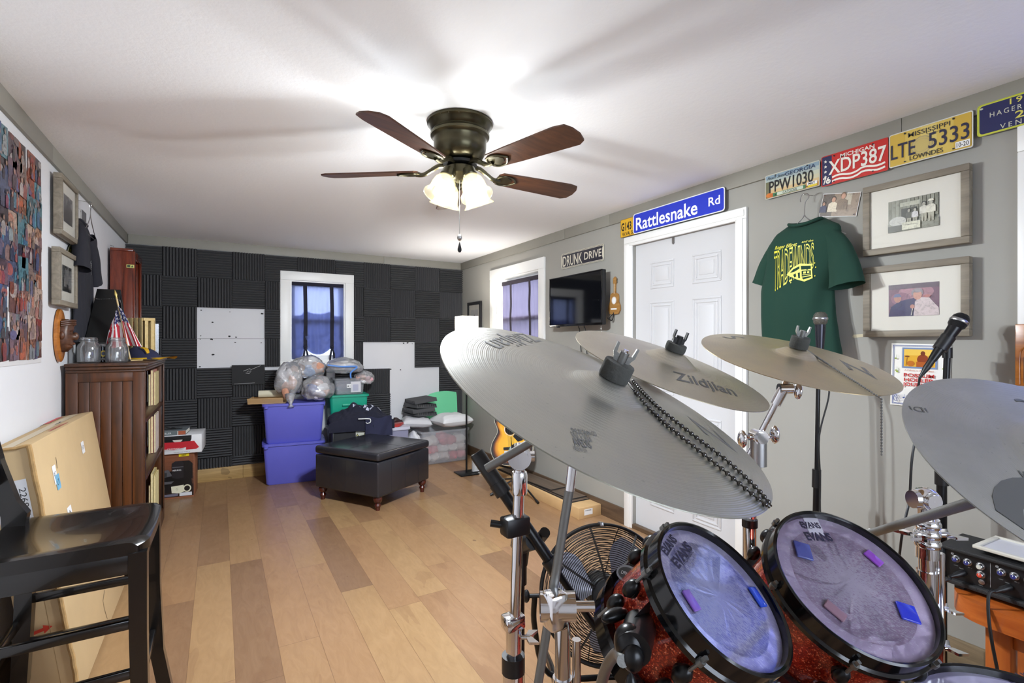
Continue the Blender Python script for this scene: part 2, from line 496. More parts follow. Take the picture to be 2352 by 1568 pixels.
M_FOAM = mat('charcoal_foam', rgb(74, 74, 76), 0.95)
M_CHROME = mat('chrome', (0.82, 0.82, 0.84, 1), 0.08, 1.0)
M_STEEL = mat('brushed_steel', (0.42, 0.42, 0.42, 1), 0.3, 1.0)
M_BLACKNICKEL = mat('black_nickel', (0.09, 0.085, 0.08, 1), 0.2, 1.0)
M_GREYSTEEL = mat('dull_grey_steel', (0.22, 0.22, 0.21, 1), 0.45, 0.9, bump=0.2, bscale=300)
M_FELT = mat('grey_black_felt', rgb(66, 66, 62), 1.0, bump=0.5, bscale=160, bdist=0.003)
M_PRINT = printed('printed_surface', 0.45)
M_GLOSSPRINT = printed('enamel_sign_print', 0.28, coat=0.2)
M_PAPER = printed('paper_print', 0.85)
M_CARD = printed('card_print', 0.8, bumps=0.05)
M_PHOTO = photo_print('photo_print')
M_SNAPS = photo_print('party_photo_print', 0.3, True)
M_GLASS = clear_film('window_glass', (0.97, 0.98, 1, 1), 0.02, 0.0)
M_PICGLASS = clear_film('picture_glass', (0.98, 0.98, 0.98, 1), 0.015, 0.03, fk=0.3)
M_JAR = clear_film('jar_glass', (0.94, 0.95, 0.95, 1), 0.09, 0.03, diff=0.05)
M_BAG = clear_film('bag_film', (0.995, 0.995, 1, 1), 0.18, 0.14, diff=0.28, dcol=(0.95, 0.96, 1.0, 1), bumps=1.0, bscale=24)
M_CLEARBIN = clear_film('clear_bin_plastic', (0.90, 0.91, 0.93, 1), 0.05, 0.15, diff=0.22, dcol=(0.8, 0.82, 0.88, 1))
# ================================================================ THE ROOM
T = 0.14
g = G(WORLD, M_FLOOR).box(XL - T, XR + T, YF - T, YB + T, -0.1, 0); struct('floor', g, loc=(0, 0, 0))
g = G(WORLD, M_CEIL).box(XL - T, XR + T, YF - T, YB + T, ZC, ZC + 0.1); struct('ceiling', g)
g = G(WORLD, M_WHITEWALL).box(XL - T, XL, YF - T, YB + T, 0, ZC); struct('wall_left', g)
W4 = (-0.03, 1.87, 0.8, 2.1)                  # unseen wide window added behind the photographer for soft fill light
g = G(WORLD, M_WHITEWALL).box(XL, W4[0], YF - T, YF, 0, ZC).box(W4[1], XR, YF - T, YF, 0, ZC).box(W4[0], W4[1], YF - T, YF, 0, W4[2]).box(W4[0], W4[1], YF - T, YF, W4[3], ZC); struct('wall_front', g)
W1 = (0.632, 1.176, 1.143, 1.973)            # clear opening of the back window: x0 x1 z0 z1
g = G(WORLD, M_WHITEWALL)
g.box(XL, W1[0], YB, YB + T, 0, ZC).box(W1[1], XR, YB, YB + T, 0, ZC).box(W1[0], W1[1], YB, YB + T, 0, W1[2]).box(W1[0], W1[1], YB, YB + T, W1[3], ZC)
struct('wall_back', g)
W2 = (3.874, 4.715, 1.143, 2.008)            # side window by the television: y0 y1 z0 z1
W3 = (-0.17, 0.57, 1.143, 2.03)              # side window beside the drums
DY0, DY1, DZ = 1.825, 2.665, 2.026
g = G(WORLD, M_GREYWALL)
X0, X1 = XR, XR + T
for y0, y1, hole in ((YF - T, W3[0], None), (W3[0], W3[1], W3), (W3[1], DY0, None), (DY0, DY1, (0, 0, 0, DZ)), (DY1, W2[0], None), (W2[0], W2[1], W2), (W2[1], YB + T, None)):
    if hole is None: g.box(X0, X1, y0, y1, 0, ZC)
    else:
        if hole[2] > 0: g.box(X0, X1, y0, y1, 0, hole[2])
        g.box(X0, X1, y0, y1, hole[3], ZC)
struct('wall_right', g)
# trim boards under the ceiling
def board_run(name, fr, cuts, z0, z1, th, m):
    g = G(fr, m)
    for a, b in zip(cuts[:-1], cuts[1:]): g.box(a + 0.0008, b - 0.0008, z0, z1, 0, th, 0.002)
    return struct(name, g)
board_run('trim_1', LEFT, [YF, 1.0, 3.27, YB], ZC - 0.085, ZC, 0.016, M_GREYTRIM)
board_run('trim_2', BACK, [XL + 0.017, 1.6, XR - 0.017], ZC - 0.085, ZC, 0.016, M_GREYTRIM)
board_run('trim_3', RIGHT, [-YB, -3.47, -2.9, -1.02, -YF], ZC - 0.085, ZC, 0.016, M_GREYTRIM)
board_run('baseboard_back', BACK, [XL, 0.2, XR - 0.02], 0, 0.125, 0.022, M_BASEPINE)
board_run('baseboard_right', RIGHT, [-YB, -2.742], 0, 0.115, 0.018, M_BASEDARK)
board_run('baseboard_corner', RIGHT, [-1.758, -YF], 0, 0.14, 0.02, M_BASEGREY)
board_run('baseboard_left', LEFT, [YF, YB - 0.03], 0, 0.115, 0.016, M_BASEDARK)
# ---------------------------------------------------------------- windows
def window(name, fr, x0, x1, z0, z1, cas):
    root = struct_root(name, fr @ Vector(((x0 + x1) / 2, z0, 0)))
    g = G(fr, M_WHITE)
    l, r, b, t = cas
    g.box(l, r, z1, t, 0, 0.022, 0.003).box(l, x0, z0, z1, 0, 0.02, 0.003).box(x1, r, z0, z1, 0, 0.02, 0.003).box(l, r, b, z0, 0, 0.022, 0.003)
    obj('window_casing', g, root)
    g = G(fr, M_WHITE)                       # reveal lining
    g.box(x0, x0 + 0.012, z0, z1, -T, 0).box(x1 - 0.012, x1, z0, z1, -T, 0).box(x0 + 0.012, x1 - 0.012, z0, z0 + 0.012, -T, 0).box(x0 + 0.012, x1 - 0.012, z1 - 0.012, z1, -T, 0)
    obj('window_lining', g, root)
    a, c, zm = x0 + 0.012, x1 - 0.012, (z0 + z1) / 2
    for k, (p, q) in enumerate(((z0 + 0.012, zm + 0.02), (zm - 0.02, z1 - 0.012))):
        d0, d1 = -0.075 - 0.03 * k, -0.05 - 0.03 * k
        g = G(fr, M_WHITE)
        g.box(a, a + 0.04, p, q, d0, d1).box(c - 0.04, c, p, q, d0, d1).box(a + 0.04, c - 0.04, p, p + 0.04, d0, d1).box(a + 0.04, c - 0.04, q - 0.04, q, d0, d1)
        sash = obj('sash', g, root)
        g = G(fr, M_GLASS).box(a + 0.04, c - 0.04, p + 0.04, q - 0.04, d0 + 0.009, d0 + 0.013)
        obj('pane', g, sash)
    return root
window('window_1', BACK, *W1, (0.534, 1.268, 1.056, 2.064))
window('window_2', RIGHT, -W2[1], -W2[0], W2[2], W2[3], (-4.835, -3.778, 1.056, 2.11))
window('window_3', RIGHT, -W3[1], -W3[0], W3[2], W3[3], (-0.655, 0.255, 1.056, 2.125))
window('added_fill_window', frame((0, YF, 0), (-1, 0, 0), (0, 0, 1)), -W4[1], -W4[0], W4[2], W4[3], (-W4[1] - 0.09, -W4[0] + 0.09, W4[2] - 0.09, W4[3] + 0.09))  # out-of-view window put in for frontal fill
# pale fence added outside, out of view, to dim the lower panes; lawn below
M_FENCE = mat('added_dimming_fence', rgb(176, 180, 186), 0.8); M_LAWN = mat('outside_lawn', rgb(84, 96, 70), 0.9)
g = G(WORLD, M_FENCE).box(-4, 9, 9.0, 9.1, -0.4, 1.75).box(6.5, 6.6, -6, 9, -0.4, 1.75); struct('trim_added_dimming_fence', g)
g = G(WORLD, M_LAWN).box(-6, 12, -8, 12, -0.5, -0.42); struct('ground_outside', g)
# ---------------------------------------------------------------- curtains
NAVY = (0.30, 0.34, 0.58, 1); PLUM = (0.26, 0.23, 0.33, 1)
M_NAVYSHEER = sheer('navy_sheer_cloth', NAVY, 0.035, 0.62)
M_NAVYBAND = mat('navy_cloth_band', rgb(30, 29, 44), 0.9)
M_PLUMSHEER = sheer('plum_sheer_cloth', PLUM, 0.06, 0.6)
M_PLUMBAND = mat('plum_cloth_band', rgb(52, 46, 56), 0.9)
def tie_up_shade(label, fr, x0, x1, ztop, zb, m, mb, tied):
    t = thing('tie_up_curtain', label, 'curtain', fr @ Vector(((x0 + x1) / 2, zb, -0.02)), 'tie-up curtains at the windows')
    w = x1 - x0; NU, NV = 84, 46
    s1, s2 = 0.26, 0.76
    rows = []
    for i in range(NV + 1):
        v = i / NV; row = []
        for j in range(NU + 1):
            u = j / NU
            if tied:
                # the hem is drawn up at the two ribbons, sags between them and in flared tails at the sides
                if u < s1: hem = zb + 0.05 - 0.055 * math.sin(PI * min(1, u / s1 * 0.9 + 0.12)) + 0.07 * max(0, 1 - abs(u - s1) / 0.06)
                elif u < s2: q = (u - s1) / (s2 - s1); hem = zb + 0.135 - 0.085 * math.sin(PI * q) ** 0.7
                else: q = (1 - u) / (1 - s2); hem = zb + 0.05 - 0.05 * math.sin(PI * min(1, q * 0.9 + 0.12)) + 0.07 * max(0, 1 - abs(u - s2) / 0.06)
            else: hem = zb
            z = ztop + (hem - ztop) * v
            pull = 0.018 * v * math.sin(PI * v) if tied else 0
            x = x0 + w * u + (0.5 - u) * pull
            fold = 0.010 * math.sin(u * 46 + 2 * nz((u * 4, v * 1.5, 3))) * (0.35 + 0.65 * v) + 0.012 * nz((u * 9, v * 3, 1.3))
            if tied and v > 0.7:
                b = (v - 0.7) / 0.3
                fold += 0.028 * math.sin(b * PI * 0.9) * (0.4 + abs(math.sin(u * 9))) + 0.008 * math.sin(b * 14 + u * 6)
            row.append((x, z, -0.028 + fold))
        rows.append(row)
    g = G(fr, m).grid(rows)
    if tied:                                  # the cloth is folded up behind itself over the lower half
        g.grid([[(x, z + 0.01, n - 0.014) for x, z, n in r_] for r_ in rows[20:]])
    obj('drape', g, t, sharp=2)
    g = G(fr, mb).box(x0 - 0.004, x1 + 0.004, ztop - 0.03, ztop + 0.012, -0.036, -0.016, 0.006)
    obj('rod_pocket', g, t)
    for s in (s1, s2):
        xs = x0 + w * s; g = G(fr, mb); L, R = [], []
        for i in range(25):
            v = i / 24; z = ztop - 0.02 + (zb + 0.13 - ztop) * v
            xo = 0.006 * math.sin(v * 3); zz = -0.006 + 0.012 * nz((s * 9, v * 3, 1.3)) + (0.02 * max(0, v - 0.7) / 0.3 if tied else 0)
            L.append((xs + xo - 0.019, z, zz)); R.append((xs + xo + 0.019, z, zz))
        g.grid([L, R])
        if tied:
            zt = zb + 0.135
            g.ball((xs, zt, 0.02), (0.022, 0.016, 0.014), 2)
            for k, (dx, dz) in enumerate(((-0.016, -0.165), (0.018, -0.15))):
                g.tube([(xs, zt, 0.02), (xs + dx, zt + dz * 0.5, 0.03), (xs + dx * 1.3, zt + dz, 0.022)], [0.006, 0.011, 0.008], 8)
        obj('ribbon', g, t)
    return t
tie_up_shade('navy tie-up curtain glowing in the window of the black foam wall', BACK, W1[0] + 0.004, W1[1] - 0.01, 1.955, 1.15, M_NAVYSHEER, M_NAVYBAND, True)
tie_up_shade('plum grey curtain in the grey wall window beside the television', RIGHT, -W2[1] + 0.09, -W2[0] - 0.013, 1.955, 1.19, M_PLUMSHEER, M_PLUMBAND, False)
tie_up_shade('blue tie-up curtain in the window beside the drum kit', RIGHT, -W3[1] + 0.04, -W3[0] - 0.02, 1.99, 1.16, sheer('blue_sheer_cloth', (0.36, 0.44, 1.0, 1), 0.04, 0.85), M_NAVYBAND, True)
# ---------------------------------------------------------------- door
d = struct_root('door_1', (XR, (DY0 + DY1) / 2, 0))
g = G(RIGHT, M_DOOR)
DX = -0.03                                    # face of the slab, set back in its frame
g.box(-DY1, -DY0, 0.012, DZ, DX - 0.04, DX)
obj('door_slab', g, d)
g = G(RIGHT, M_DOOR)
def door_panel(x0, x1, z0, z1):
    for k, (ins, h0) in enumerate(((0, 0.004), (0.022, 0.004))):
        a, b, c, e = x0 + ins, x1 - ins, z0 + ins, z1 - ins; w = 0.012
        g.box(a, b, e - w, e, DX, DX + h0, 0.002).box(a, b, c, c + w, DX, DX + h0, 0.002).box(a, a + w, c + w, e - w, DX, DX + h0, 0.002).box(b - w, b, c + w, e - w, DX, DX + h0, 0.002)
    g.box(x0 + 0.05, x1 - 0.05, z0 + 0.05, z1 - 0.05, DX, DX + 0.003, 0.002)
for xa, xb in ((-2.525, -2.315), (-2.165, -1.955)):
    for za, zb in ((1.70, 1.885), (0.98, 1.61), (0.2, 0.86)): door_panel(xa, xb, za, zb)
obj('door_panels', g, d)
g = G(RIGHT, M_WHITE)
for a, b, t_ in ((-2.74, -DY1 + 0.004, 0.018), (-DY0 - 0.004, -1.758, 0.018)):
    g.box(a, b, 0, DZ + 0.004, 0, t_, 0.003); g.box(a + 0.012, b - 0.02, 0, DZ + 0.004, t_, t_ + 0.006, 0.002)
g.box(-2.74, -1.758, DZ - 0.004, 2.09, 0, 0.018, 0.003).box(-2.728, -1.77, DZ + 0.016, 2.076, 0.018, 0.024, 0.002)
obj('door_casing', g, d)
g = G(RIGHT, M_BASEDARK).box(-DY1, -DY0, 0, 0.03, -0.026, 0.012, 0.003); obj('threshold', g, d)
for z in (1.83, 1.02, 0.25):
    g = G(RIGHT, M_STEEL)
    g.box(-DY0 - 0.02, -DY0 - 0.003, z - 0.06, z + 0.06, DX, DX + 0.004)
    for k in range(3): g.cyl((-DY0 - 0.004, z - 0.058 + 0.04 * k, DX + 0.007), (-DY0 - 0.004, z - 0.022 + 0.04 * k, DX + 0.007), 0.007, n=12)
    obj('hinge', g, d)
g = G(RIGHT, M_STEEL).flat([(-2.33, 2.022), (-2.31, 2.022), (-2.31, 1.985), (-2.315, 1.978), (-2.325, 1.978), (-2.33, 1.985)], DX + 0.002); g.box(-2.33, -2.31, 1.985, 2.024, DX, DX + 0.004)
obj('over_door_hook', g, d)
# ---------------------------------------------------------------- foam tiles on the back wall
def foam_geo(w, h, upright, fr=WORLD):
    g = G(fr, M_FOAM); span, run = (w, h) if upright else (h, w)
    n = max(2, round(span / 0.0242)); prof = []
    for k in range(n):
        for q, d_ in ((0.0, 0.010), (0.2, 0.020), (0.37, 0.037), (0.5, 0.041), (0.63, 0.037), (0.8, 0.020)):
            prof.append(((k + q) / n * span, d_))
    prof.append((span, 0.010))
    sect = [(a, b) for a, b in prof] + [(span, 0.0), (0.0, 0.0)]
    rings = []
    for e in (0.0, run): rings.append([(a, e, b) if upright else (e, a, b) for a, b in sect])
    return g.loft(rings)
ROWS_L = [2.213, 1.945, 1.664, 1.368, 1.087, 0.798, 0.509, 0.225, 0.13]
ROWS_R = [2.213, 1.934, 1.616, 1.337, 1.038, 0.759, 0.47, 0.19, 0.13]
COLS = [(-0.719, -0.456), (-0.452, -0.184), (-0.180, 0.105), (0.109, 0.392), (0.396, 0.692), (0.696, 0.983), (1.074, 1.369), (1.374, 1.667), (1.671, 1.960), (1.964, 2.262), (2.267, 2.560)]
ORD = ['first', 'second', 'third', 'fourth', 'fifth', 'sixth', 'seventh', 'eighth', 'ninth', 'tenth', 'last']
RNAME = ['top row', 'second row', 'third row', 'fourth row', 'fifth row', 'sixth row', 'seventh row', 'bottom strip']
MISSING = {(2, 2), (2, 3), (3, 2), (3, 3), (3, 7), (3, 8), (4, 8), (4, 9), (5, 8), (5, 9)}
foam_cache = {}
def foam_tile(x0, x1, z0, z1, upright, label):
    z1 = min(z1, 2.2125)
    x0 -= 0.0014; x1 += 0.0014; z0 -= 0.0014; z1 += 0.0008
    w, h = round(x1 - x0, 4), round(z1 - z0, 4); key = (w, h, upright)
    if key not in foam_cache: foam_cache[key] = foam_geo(w, h, upright).mesh('acoustic_foam_tile', (0, 0, 0), 0.8)
    o = bpy.data.objects.new('acoustic_foam_tile', foam_cache[key])
    m = BACK.copy(); m.translation = BACK @ Vector((x0, z0, 0.0015)); o.matrix_world = m
    COL.objects.link(o); WL[o.name] = m.translation.copy()
    return tag(o, label, 'foam tile', 'foam tiles on the back wall')
for c_, (xa, xb) in enumerate(COLS):
    for r_ in range(8):
        if (r_, c_) in MISSING: continue
        if c_ == 0 and r_ > 3: continue
        if c_ == 4 and r_ > 4 or c_ == 5 and r_ not in (0, 4) or c_ == 6 and r_ > 4 or c_ == 7 and r_ > 5 or c_ == 8 and r_ > 3 or c_ >= 9 and r_ > 5: continue
        rows = ROWS_L if c_ < 6 else ROWS_R
        z0, z1, x0, x1 = rows[r_ + 1] + 0.002, rows[r_] - 0.002, xa, xb
        up = (r_ + c_) % 2 == 1
        if c_ in (4, 5, 6):                   # cut round the window casing
            if c_ == 5:
                if r_ == 0: z0 = 2.068
                else: z1 = 1.052
            elif c_ == 4:
                if r_ == 0: pass
                elif r_ < 4: x1 = 0.530
                else: z1 = 1.052
                if r_ == 0: x1 = 0.530
            elif c_ == 6:
                if r_ < 4: x0 = 1.272
        if r_ == 0 and c_ in (4, 6):
            xa2, xb2 = (0.532, 0.692) if c_ == 4 else (1.074, 1.270)
            foam_tile(xa2, xb2, 2.068, 2.211, up, 'short black foam offcut above the window, %s end' % ('left' if c_ == 4 else 'right'))
        foam_tile(x0, x1, z0, z1, up, 'black foam tile with %s ridges, %s, %s column from the left' % ('upright' if up else 'level', RNAME[r_], ORD[c_]))
foam_tile(0.985, 1.072, 2.068, 2.211, True, 'narrow upright black foam strip above the window, right of centre')
# dabs of adhesive left where tiles have come away
M_GLUE = mat('dried_adhesive', rgb(40, 40, 42), 0.9)
for pts, nm in ((((462, 712), (528, 716), (602, 720), (488, 740), (461, 771), (527, 772), (542, 774), (460, 779), (486, 779), (540, 786), (600, 787), (490, 814), (459, 842)), 'left'), (((927, 788), (947, 789), (897, 848), (920, 849), (946, 925), (936, 787)), 'right')):
    g = G(BACK, M_GLUE)
    for k, (px, py) in enumerate(pts):
        x, z = bw(px, py); r = (0.010, 0.006, 0.014)[k % 3]
        g.flat([(x + r * (0.7 + 0.5 * random.random()) * math.cos(a * PI / 4), z + r * 0.6 * (0.6 + 0.7 * random.random()) * math.sin(a * PI / 4)) for a in range(8)], 0.0012)
    if nm == 'left': g.rect(-0.18, 1.3665, 0.39, 1.3695, z=0.001)
    o = struct('trim_adhesive_marks', g)
x0, z1 = bw(532, 838); x1, z0 = bw(607, 881)
g = G(BACK, M_BLACKMATTE).box(x0, x1, z0, z1, 0.042, 0.046)
g.use(M_PRINT, rgb(200)); g.lay = 0.0463
g.line([(x0 + 0.10, z1 - 0.06), (x0 + 0.16, z1 - 0.035), (x0 + 0.13, z1 - 0.07), (x0 + 0.17, z1 - 0.06), (x0 + 0.15, z1 - 0.085), (x0 + 0.12, z1 - 0.08)], 0.003)
g.line([(x0 + 0.16, z1 - 0.05), (x0 + 0.25, z1 - 0.01)], 0.0025); g.line([(x0 + 0.02, z0 + 0.012), (x0 + 0.2, z0 + 0.016)], 0.002)
one('scribbled_board', g, 'smooth black board with a white scribble below the bare white patch', 'board')
# ================================================================ CEILING FAN
HX, HY = 0.92, 2.03
M_BRONZE = mat('dark_bronze_metal', (0.085, 0.075, 0.045, 1), 0.3, 0.9, var=0.15, vscale=12)
M_WALNUT = wood('fan_blade_walnut', rgb(58, 34, 24), rgb(112, 70, 46), 0, 0.42, 1.0)
def shade_glass():
    t = NT('frosted_lit_glass')
    tr = t.n('ShaderNodeBsdfTranslucent'); tp = t.n('ShaderNodeBsdfTransparent'); gl = t.n('ShaderNodeBsdfGlossy'); em = t.n('ShaderNodeEmission')
    f = t.noise(t.coord(), 16, 4, 0.6, 1.5)
    tr.inputs[0].default_value = (0.42, 0.36, 0.18, 1); tp.inputs[0].default_value = (1, 0.99, 0.97, 1); gl.inputs['Roughness'].default_value = 0.2
    t.put(em.inputs[0], t.ramp(f, [(0.35, (1, 0.86, 0.42, 1)), (0.6, (1, 0.95, 0.72, 1))])); em.inputs[1].default_value = 0.12
    m1 = t.n('ShaderNodeMixShader'); m1.inputs[0].default_value = 0.82
    t.t.links.new(tr.outputs[0], m1.inputs[1]); t.t.links.new(tp.outputs[0], m1.inputs[2])
    m2 = t.n('ShaderNodeMixShader'); m2.inputs[0].default_value = 0.06
    t.t.links.new(m1.outputs[0], m2.inputs[1]); t.t.links.new(gl.outputs[0], m2.inputs[2])
    a = t.n('ShaderNodeAddShader'); t.t.links.new(m2.outputs[0], a.inputs[0]); t.t.links.new(em.outputs[0], a.inputs[1])
    t.t.links.new(a.outputs[0], t.out.inputs[0])
    return t.m
M_SHADE = shade_glass()
M_BULB = NT('lit_bulb').set(col=(1, 1, 1, 1), ecol=(1, 0.93, 0.78, 1), emit=14.0).m
fan = thing('ceiling_fan', 'bronze five-blade ceiling fan with four lit glass shades', 'ceiling fan', (HX, HY, ZC))
def up(prof): return [(r, ZC + h) for r, h in prof]
FO = (HX, HY, 0)
g = G(WORLD, M_BRONZE).lathe(up([(0, 0), (0.143, -0.0), (0.145, -0.012), (0.137, -0.018), (0.133, -0.03), (0.122, -0.042), (0.124, -0.05), (0.131, -0.056), (0.130, -0.066), (0.120, -0.074), (0.117, -0.080), (0.116, -0.11), (0.112, -0.135), (0.098, -0.158), (0.07, -0.172), (0, -0.172)]), FO, n=56)
for a in (3.7, 3.95, 4.25): g.ball((HX + 0.141 * math.cos(a), HY + 0.141 * math.sin(a), ZC - 0.015), 0.004, 1)
obj('motor_housing', g, fan)
g = G(WORLD, M_BLACKMETAL).lathe(up([(0, -0.172), (0.055, -0.172), (0.075, -0.178), (0.075, -0.19), (0.045, -0.194), (0, -0.194)]), FO); obj('flywheel', g, fan)
g = G(WORLD, M_BRONZE).lathe(up([(0, -0.194), (0.052, -0.194), (0.060, -0.2), (0.061, -0.232), (0.05, -0.245), (0.03, -0.25), (0.02, -0.262), (0, -0.264)]), FO); kit = obj('light_kit', g, fan)
BZ = ZC - 0.218
for k in range(5):
    a = math.radians(72 * k); pitch = math.radians(-12)
    R = Matrix.Translation((HX, HY, BZ)) @ Matrix.Rotation(a, 4, 'Z')
    Rb = R @ Matrix.Rotation(pitch, 4, 'X')
    out = [(0.185, -0.030), (0.20, -0.048), (0.30, -0.056), (0.56, -0.068), (0.605, -0.060), (0.622, -0.03), (0.628, 0.012), (0.618, 0.052), (0.59, 0.068), (0.30, 0.056), (0.20, 0.048), (0.185, 0.030)]
    blade = obj('fan_blade', G(Rb, M_WALNUT).prism(out, 0.0, 0.0065), fan)
    g = G(Rb, M_BRONZE)
    g.tube(bez([(0.285, 0.0, -0.004), (0.25, 0.034, -0.004), (0.205, 0.036, -0.004), (0.185, 0.012, -0.004), (0.185, -0.012, -0.004), (0.205, -0.036, -0.004), (0.25, -0.034, -0.004), (0.285, 0.0, -0.004)], 4), 0.0045, 8)
    g.prism([(0.18, -0.03), (0.215, -0.034), (0.25, -0.02), (0.262, 0), (0.25, 0.02), (0.215, 0.034), (0.18, 0.03)], -0.004, -0.0005)
    g.fr = R
    g.tube(bez([(0.055, 0, 0.032), (0.095, 0, 0.030), (0.13, 0, 0.012), (0.165, 0, -0.006), (0.2, 0, -0.005)], 5), [0.011] * 10 + [0.010] * 11, 8)
    obj('blade_iron', g, blade)
for k in range(4):
    a = math.radians(59.7 + 45 + 90 * k); ca, sa = math.cos(a), math.sin(a); tilt = math.radians(24)
    o = Vector((HX + 0.062 * ca, HY + 0.062 * sa, ZC - 0.232)); ax = Vector((math.sin(tilt) * ca, math.sin(tilt) * sa, -math.cos(tilt)))
    g = G(WORLD, M_BRONZE).lathe([(0, -0.012), (0.028, -0.012), (0.03, 0.008), (0.033, 0.022), (0.028, 0.03), (0, 0.03)], o, ax, 24)
    g.tube([(HX + 0.03 * ca, HY + 0.03 * sa, ZC - 0.222), o], 0.014, 10)
    sock = obj('lamp_socket', g, fan)
    pr = [(0.026, 0.024), (0.034, 0.03), (0.046, 0.048), (0.052, 0.07), (0.054, 0.095), (0.060, 0.112), (0.070, 0.122), (0.0705, 0.126), (0.067, 0.126), (0.057, 0.114), (0.051, 0.096), (0.049, 0.07), (0.043, 0.05), (0.031, 0.033), (0.024, 0.028)]
    obj('glass_shade', G(WORLD, M_SHADE).lathe(pr, o, ax, 40), sock)
    b = o + ax * 0.075
    obj('bulb', G(WORLD, M_BULB).ball(b, 0.022, 2), sock)
    point_light('fan_bulb_light', o + ax * 0.098, BULB_W * (1.4, 0.8, 0.9, 1.1)[k], (0.86, 0.93, 1.0), 0.022, True)
g = G(WORLD, M_STEEL)
cx, cy = HX - 0.02 * SN, HY - 0.02 * CS
for k in range(66): g.ball((cx, cy, ZC - 0.262 - 0.0036 * k), 0.0019, 1)
pc = obj('pull_chain', g, fan)
zt = ZC - 0.262 - 0.0036 * 66
g = G(WORLD, M_STEEL).ball((cx, cy, zt - 0.012), (0.011, 0.011, 0.015), 2); obj('chain_medallion', g, pc)
g = G(WORLD, M_BLACKMETAL).lathe([(0, 0), (0.003, -0.008), (0.0085, -0.03), (0.009, -0.038), (0.005, -0.046), (0, -0.048)], (cx, cy, zt - 0.03), (0, 0, 1), 16); obj('chain_fob', g, pc)

# ================================================================ RIGHT WALL
def plate(px, off=0.0):                       # wall rectangle from four photograph corners (left x, right x, top y, bottom y at each side)
    (xl, yt), (_, yb), (xr, yt2), (_, yb2) = px
    a, b = rw(xl, yt, off), rw(xl, yb, off); c, d = rw(xr, yt2, off), rw(xr, yb2, off)
    return a[0], (b[1] + d[1]) / 2, c[0], (a[1] + c[1]) / 2
M_ALU = mat('painted_plate_metal', rgb(170, 170, 165), 0.4, 0.4)
def sign(name, label, cat, R, off, r, base, rim, rimw, art, group=None, th=0.003):
    x0, y0, x1, y1 = R; w, h = x1 - x0, y1 - y0
    fr = RIGHT @ Matrix.Translation(((x0 + x1) / 2, (y0 + y1) / 2, off))
    g = G(fr, M_ALU).prism(rrect(-w / 2, -h / 2, w / 2, h / 2, r), 0, th)
    g.use(M_GLOSSPRINT); g.lay = th
    g.flat(rrect(-w / 2, -h / 2, w / 2, h / 2, r), c=rim)
    g.flat(rrect(-w / 2 + rimw, -h / 2 + rimw, w / 2 - rimw, h / 2 - rimw, max(r - rimw, 0.002)), c=base)
    art(g, w, h)
    # pressed rim
    pts = rrect(-w / 2 + rimw * 0.5, -h / 2 + rimw * 0.5, w / 2 - rimw * 0.5, h / 2 - rimw * 0.5, r)
    g.c = rim; g.tube([(x, y, th + 0.0006) for x, y in pts], rimw * 0.5, 6, closed=True)
    return one(name, g, label, cat, group, loc=fr.translation)
def holes(g, w, h, dx, c=rgb(200)):
    for sx in (-1, 1):
        for sy in (-1, 1):
            if sy > 0: g.ball((sx * dx, h * 0.5 - 0.012, g.lay), (0.0045, 0.0045, 0.002), 1)
            else: g.ell(sx * dx, -h * 0.5 + 0.012, 0.004, 0.003, rgb(30))
# street name sign
def art(g, w, h):
    g.text('Rattlesnake', -w * 0.462, -h * 0.03, h * 0.60, w * 0.70, rgb(245), 'l', 0.016)
    g.text('Rd', w * 0.455, h * 0.03, h * 0.36, w * 0.105, rgb(245), 'r', 0.012)
sign('street_sign', 'blue street name sign lettered Rattlesnake Rd above the white door', 'sign', plate([(1462, 493), (1462, 540), (1673, 430), (1673, 484)]), 0.028, 0.018, rgb(28, 52, 190), rgb(245), 0.006, art)
def art(g, w, h):
    g.text('G143', -w * 0.46, h * 0.08, h * 0.42, w * 0.42, rgb(30, 26, 20), 'l', 0.03)
    g.text('W.VA. 58', -w * 0.42, -h * 0.33, h * 0.2, w * 0.5, rgb(30, 26, 20), 'l', 0.02)
x0, z1 = rw(1430, 518); x1 = x0 + 0.24
o = sign('licence_plate', 'yellow plate starting G143, half behind the blue street sign', 'licence plate', (x0, 2.095, x1, 2.225), 0.0165, 0.006, rgb(216, 168, 34), rgb(150, 112, 30), 0.003, art, 'licence plates on the wall')
def art(g, w, h):
    cr = rgb(214, 208, 190); nv = rgb(24, 24, 40)
    g.ringf(0, 0, 0.001, 0.001, 0.0005, cr)
    g.flat(rrect(-w / 2 + 0.008, -h / 2 + 0.008, w / 2 - 0.008, h / 2 - 0.008, 0.012), c=cr)
    g.flat(rrect(-w / 2 + 0.012, -h / 2 + 0.012, w / 2 - 0.012, h / 2 - 0.012, 0.010), c=nv)
    for s in (-1, 1): g.ell(s * (w / 2 - 0.010), 0, 0.010, h * 0.36, cr)
    g.text('DRUNK', -w * 0.455, -h * 0.02, h * 0.66, w * 0.47, cr, 'l', 0.012)
    g.text('DRIVE', w * 0.45, h * 0.02, h * 0.46, w * 0.38, cr, 'r', 0.010)
sign('novelty_sign', 'small black and cream metal sign lettered DRUNK DRIVE over the television', 'sign', (-3.526, 1.962, -2.972, 2.092), 0.003, 0.016, rgb(24, 24, 40), rgb(206, 200, 180), 0.005, art)
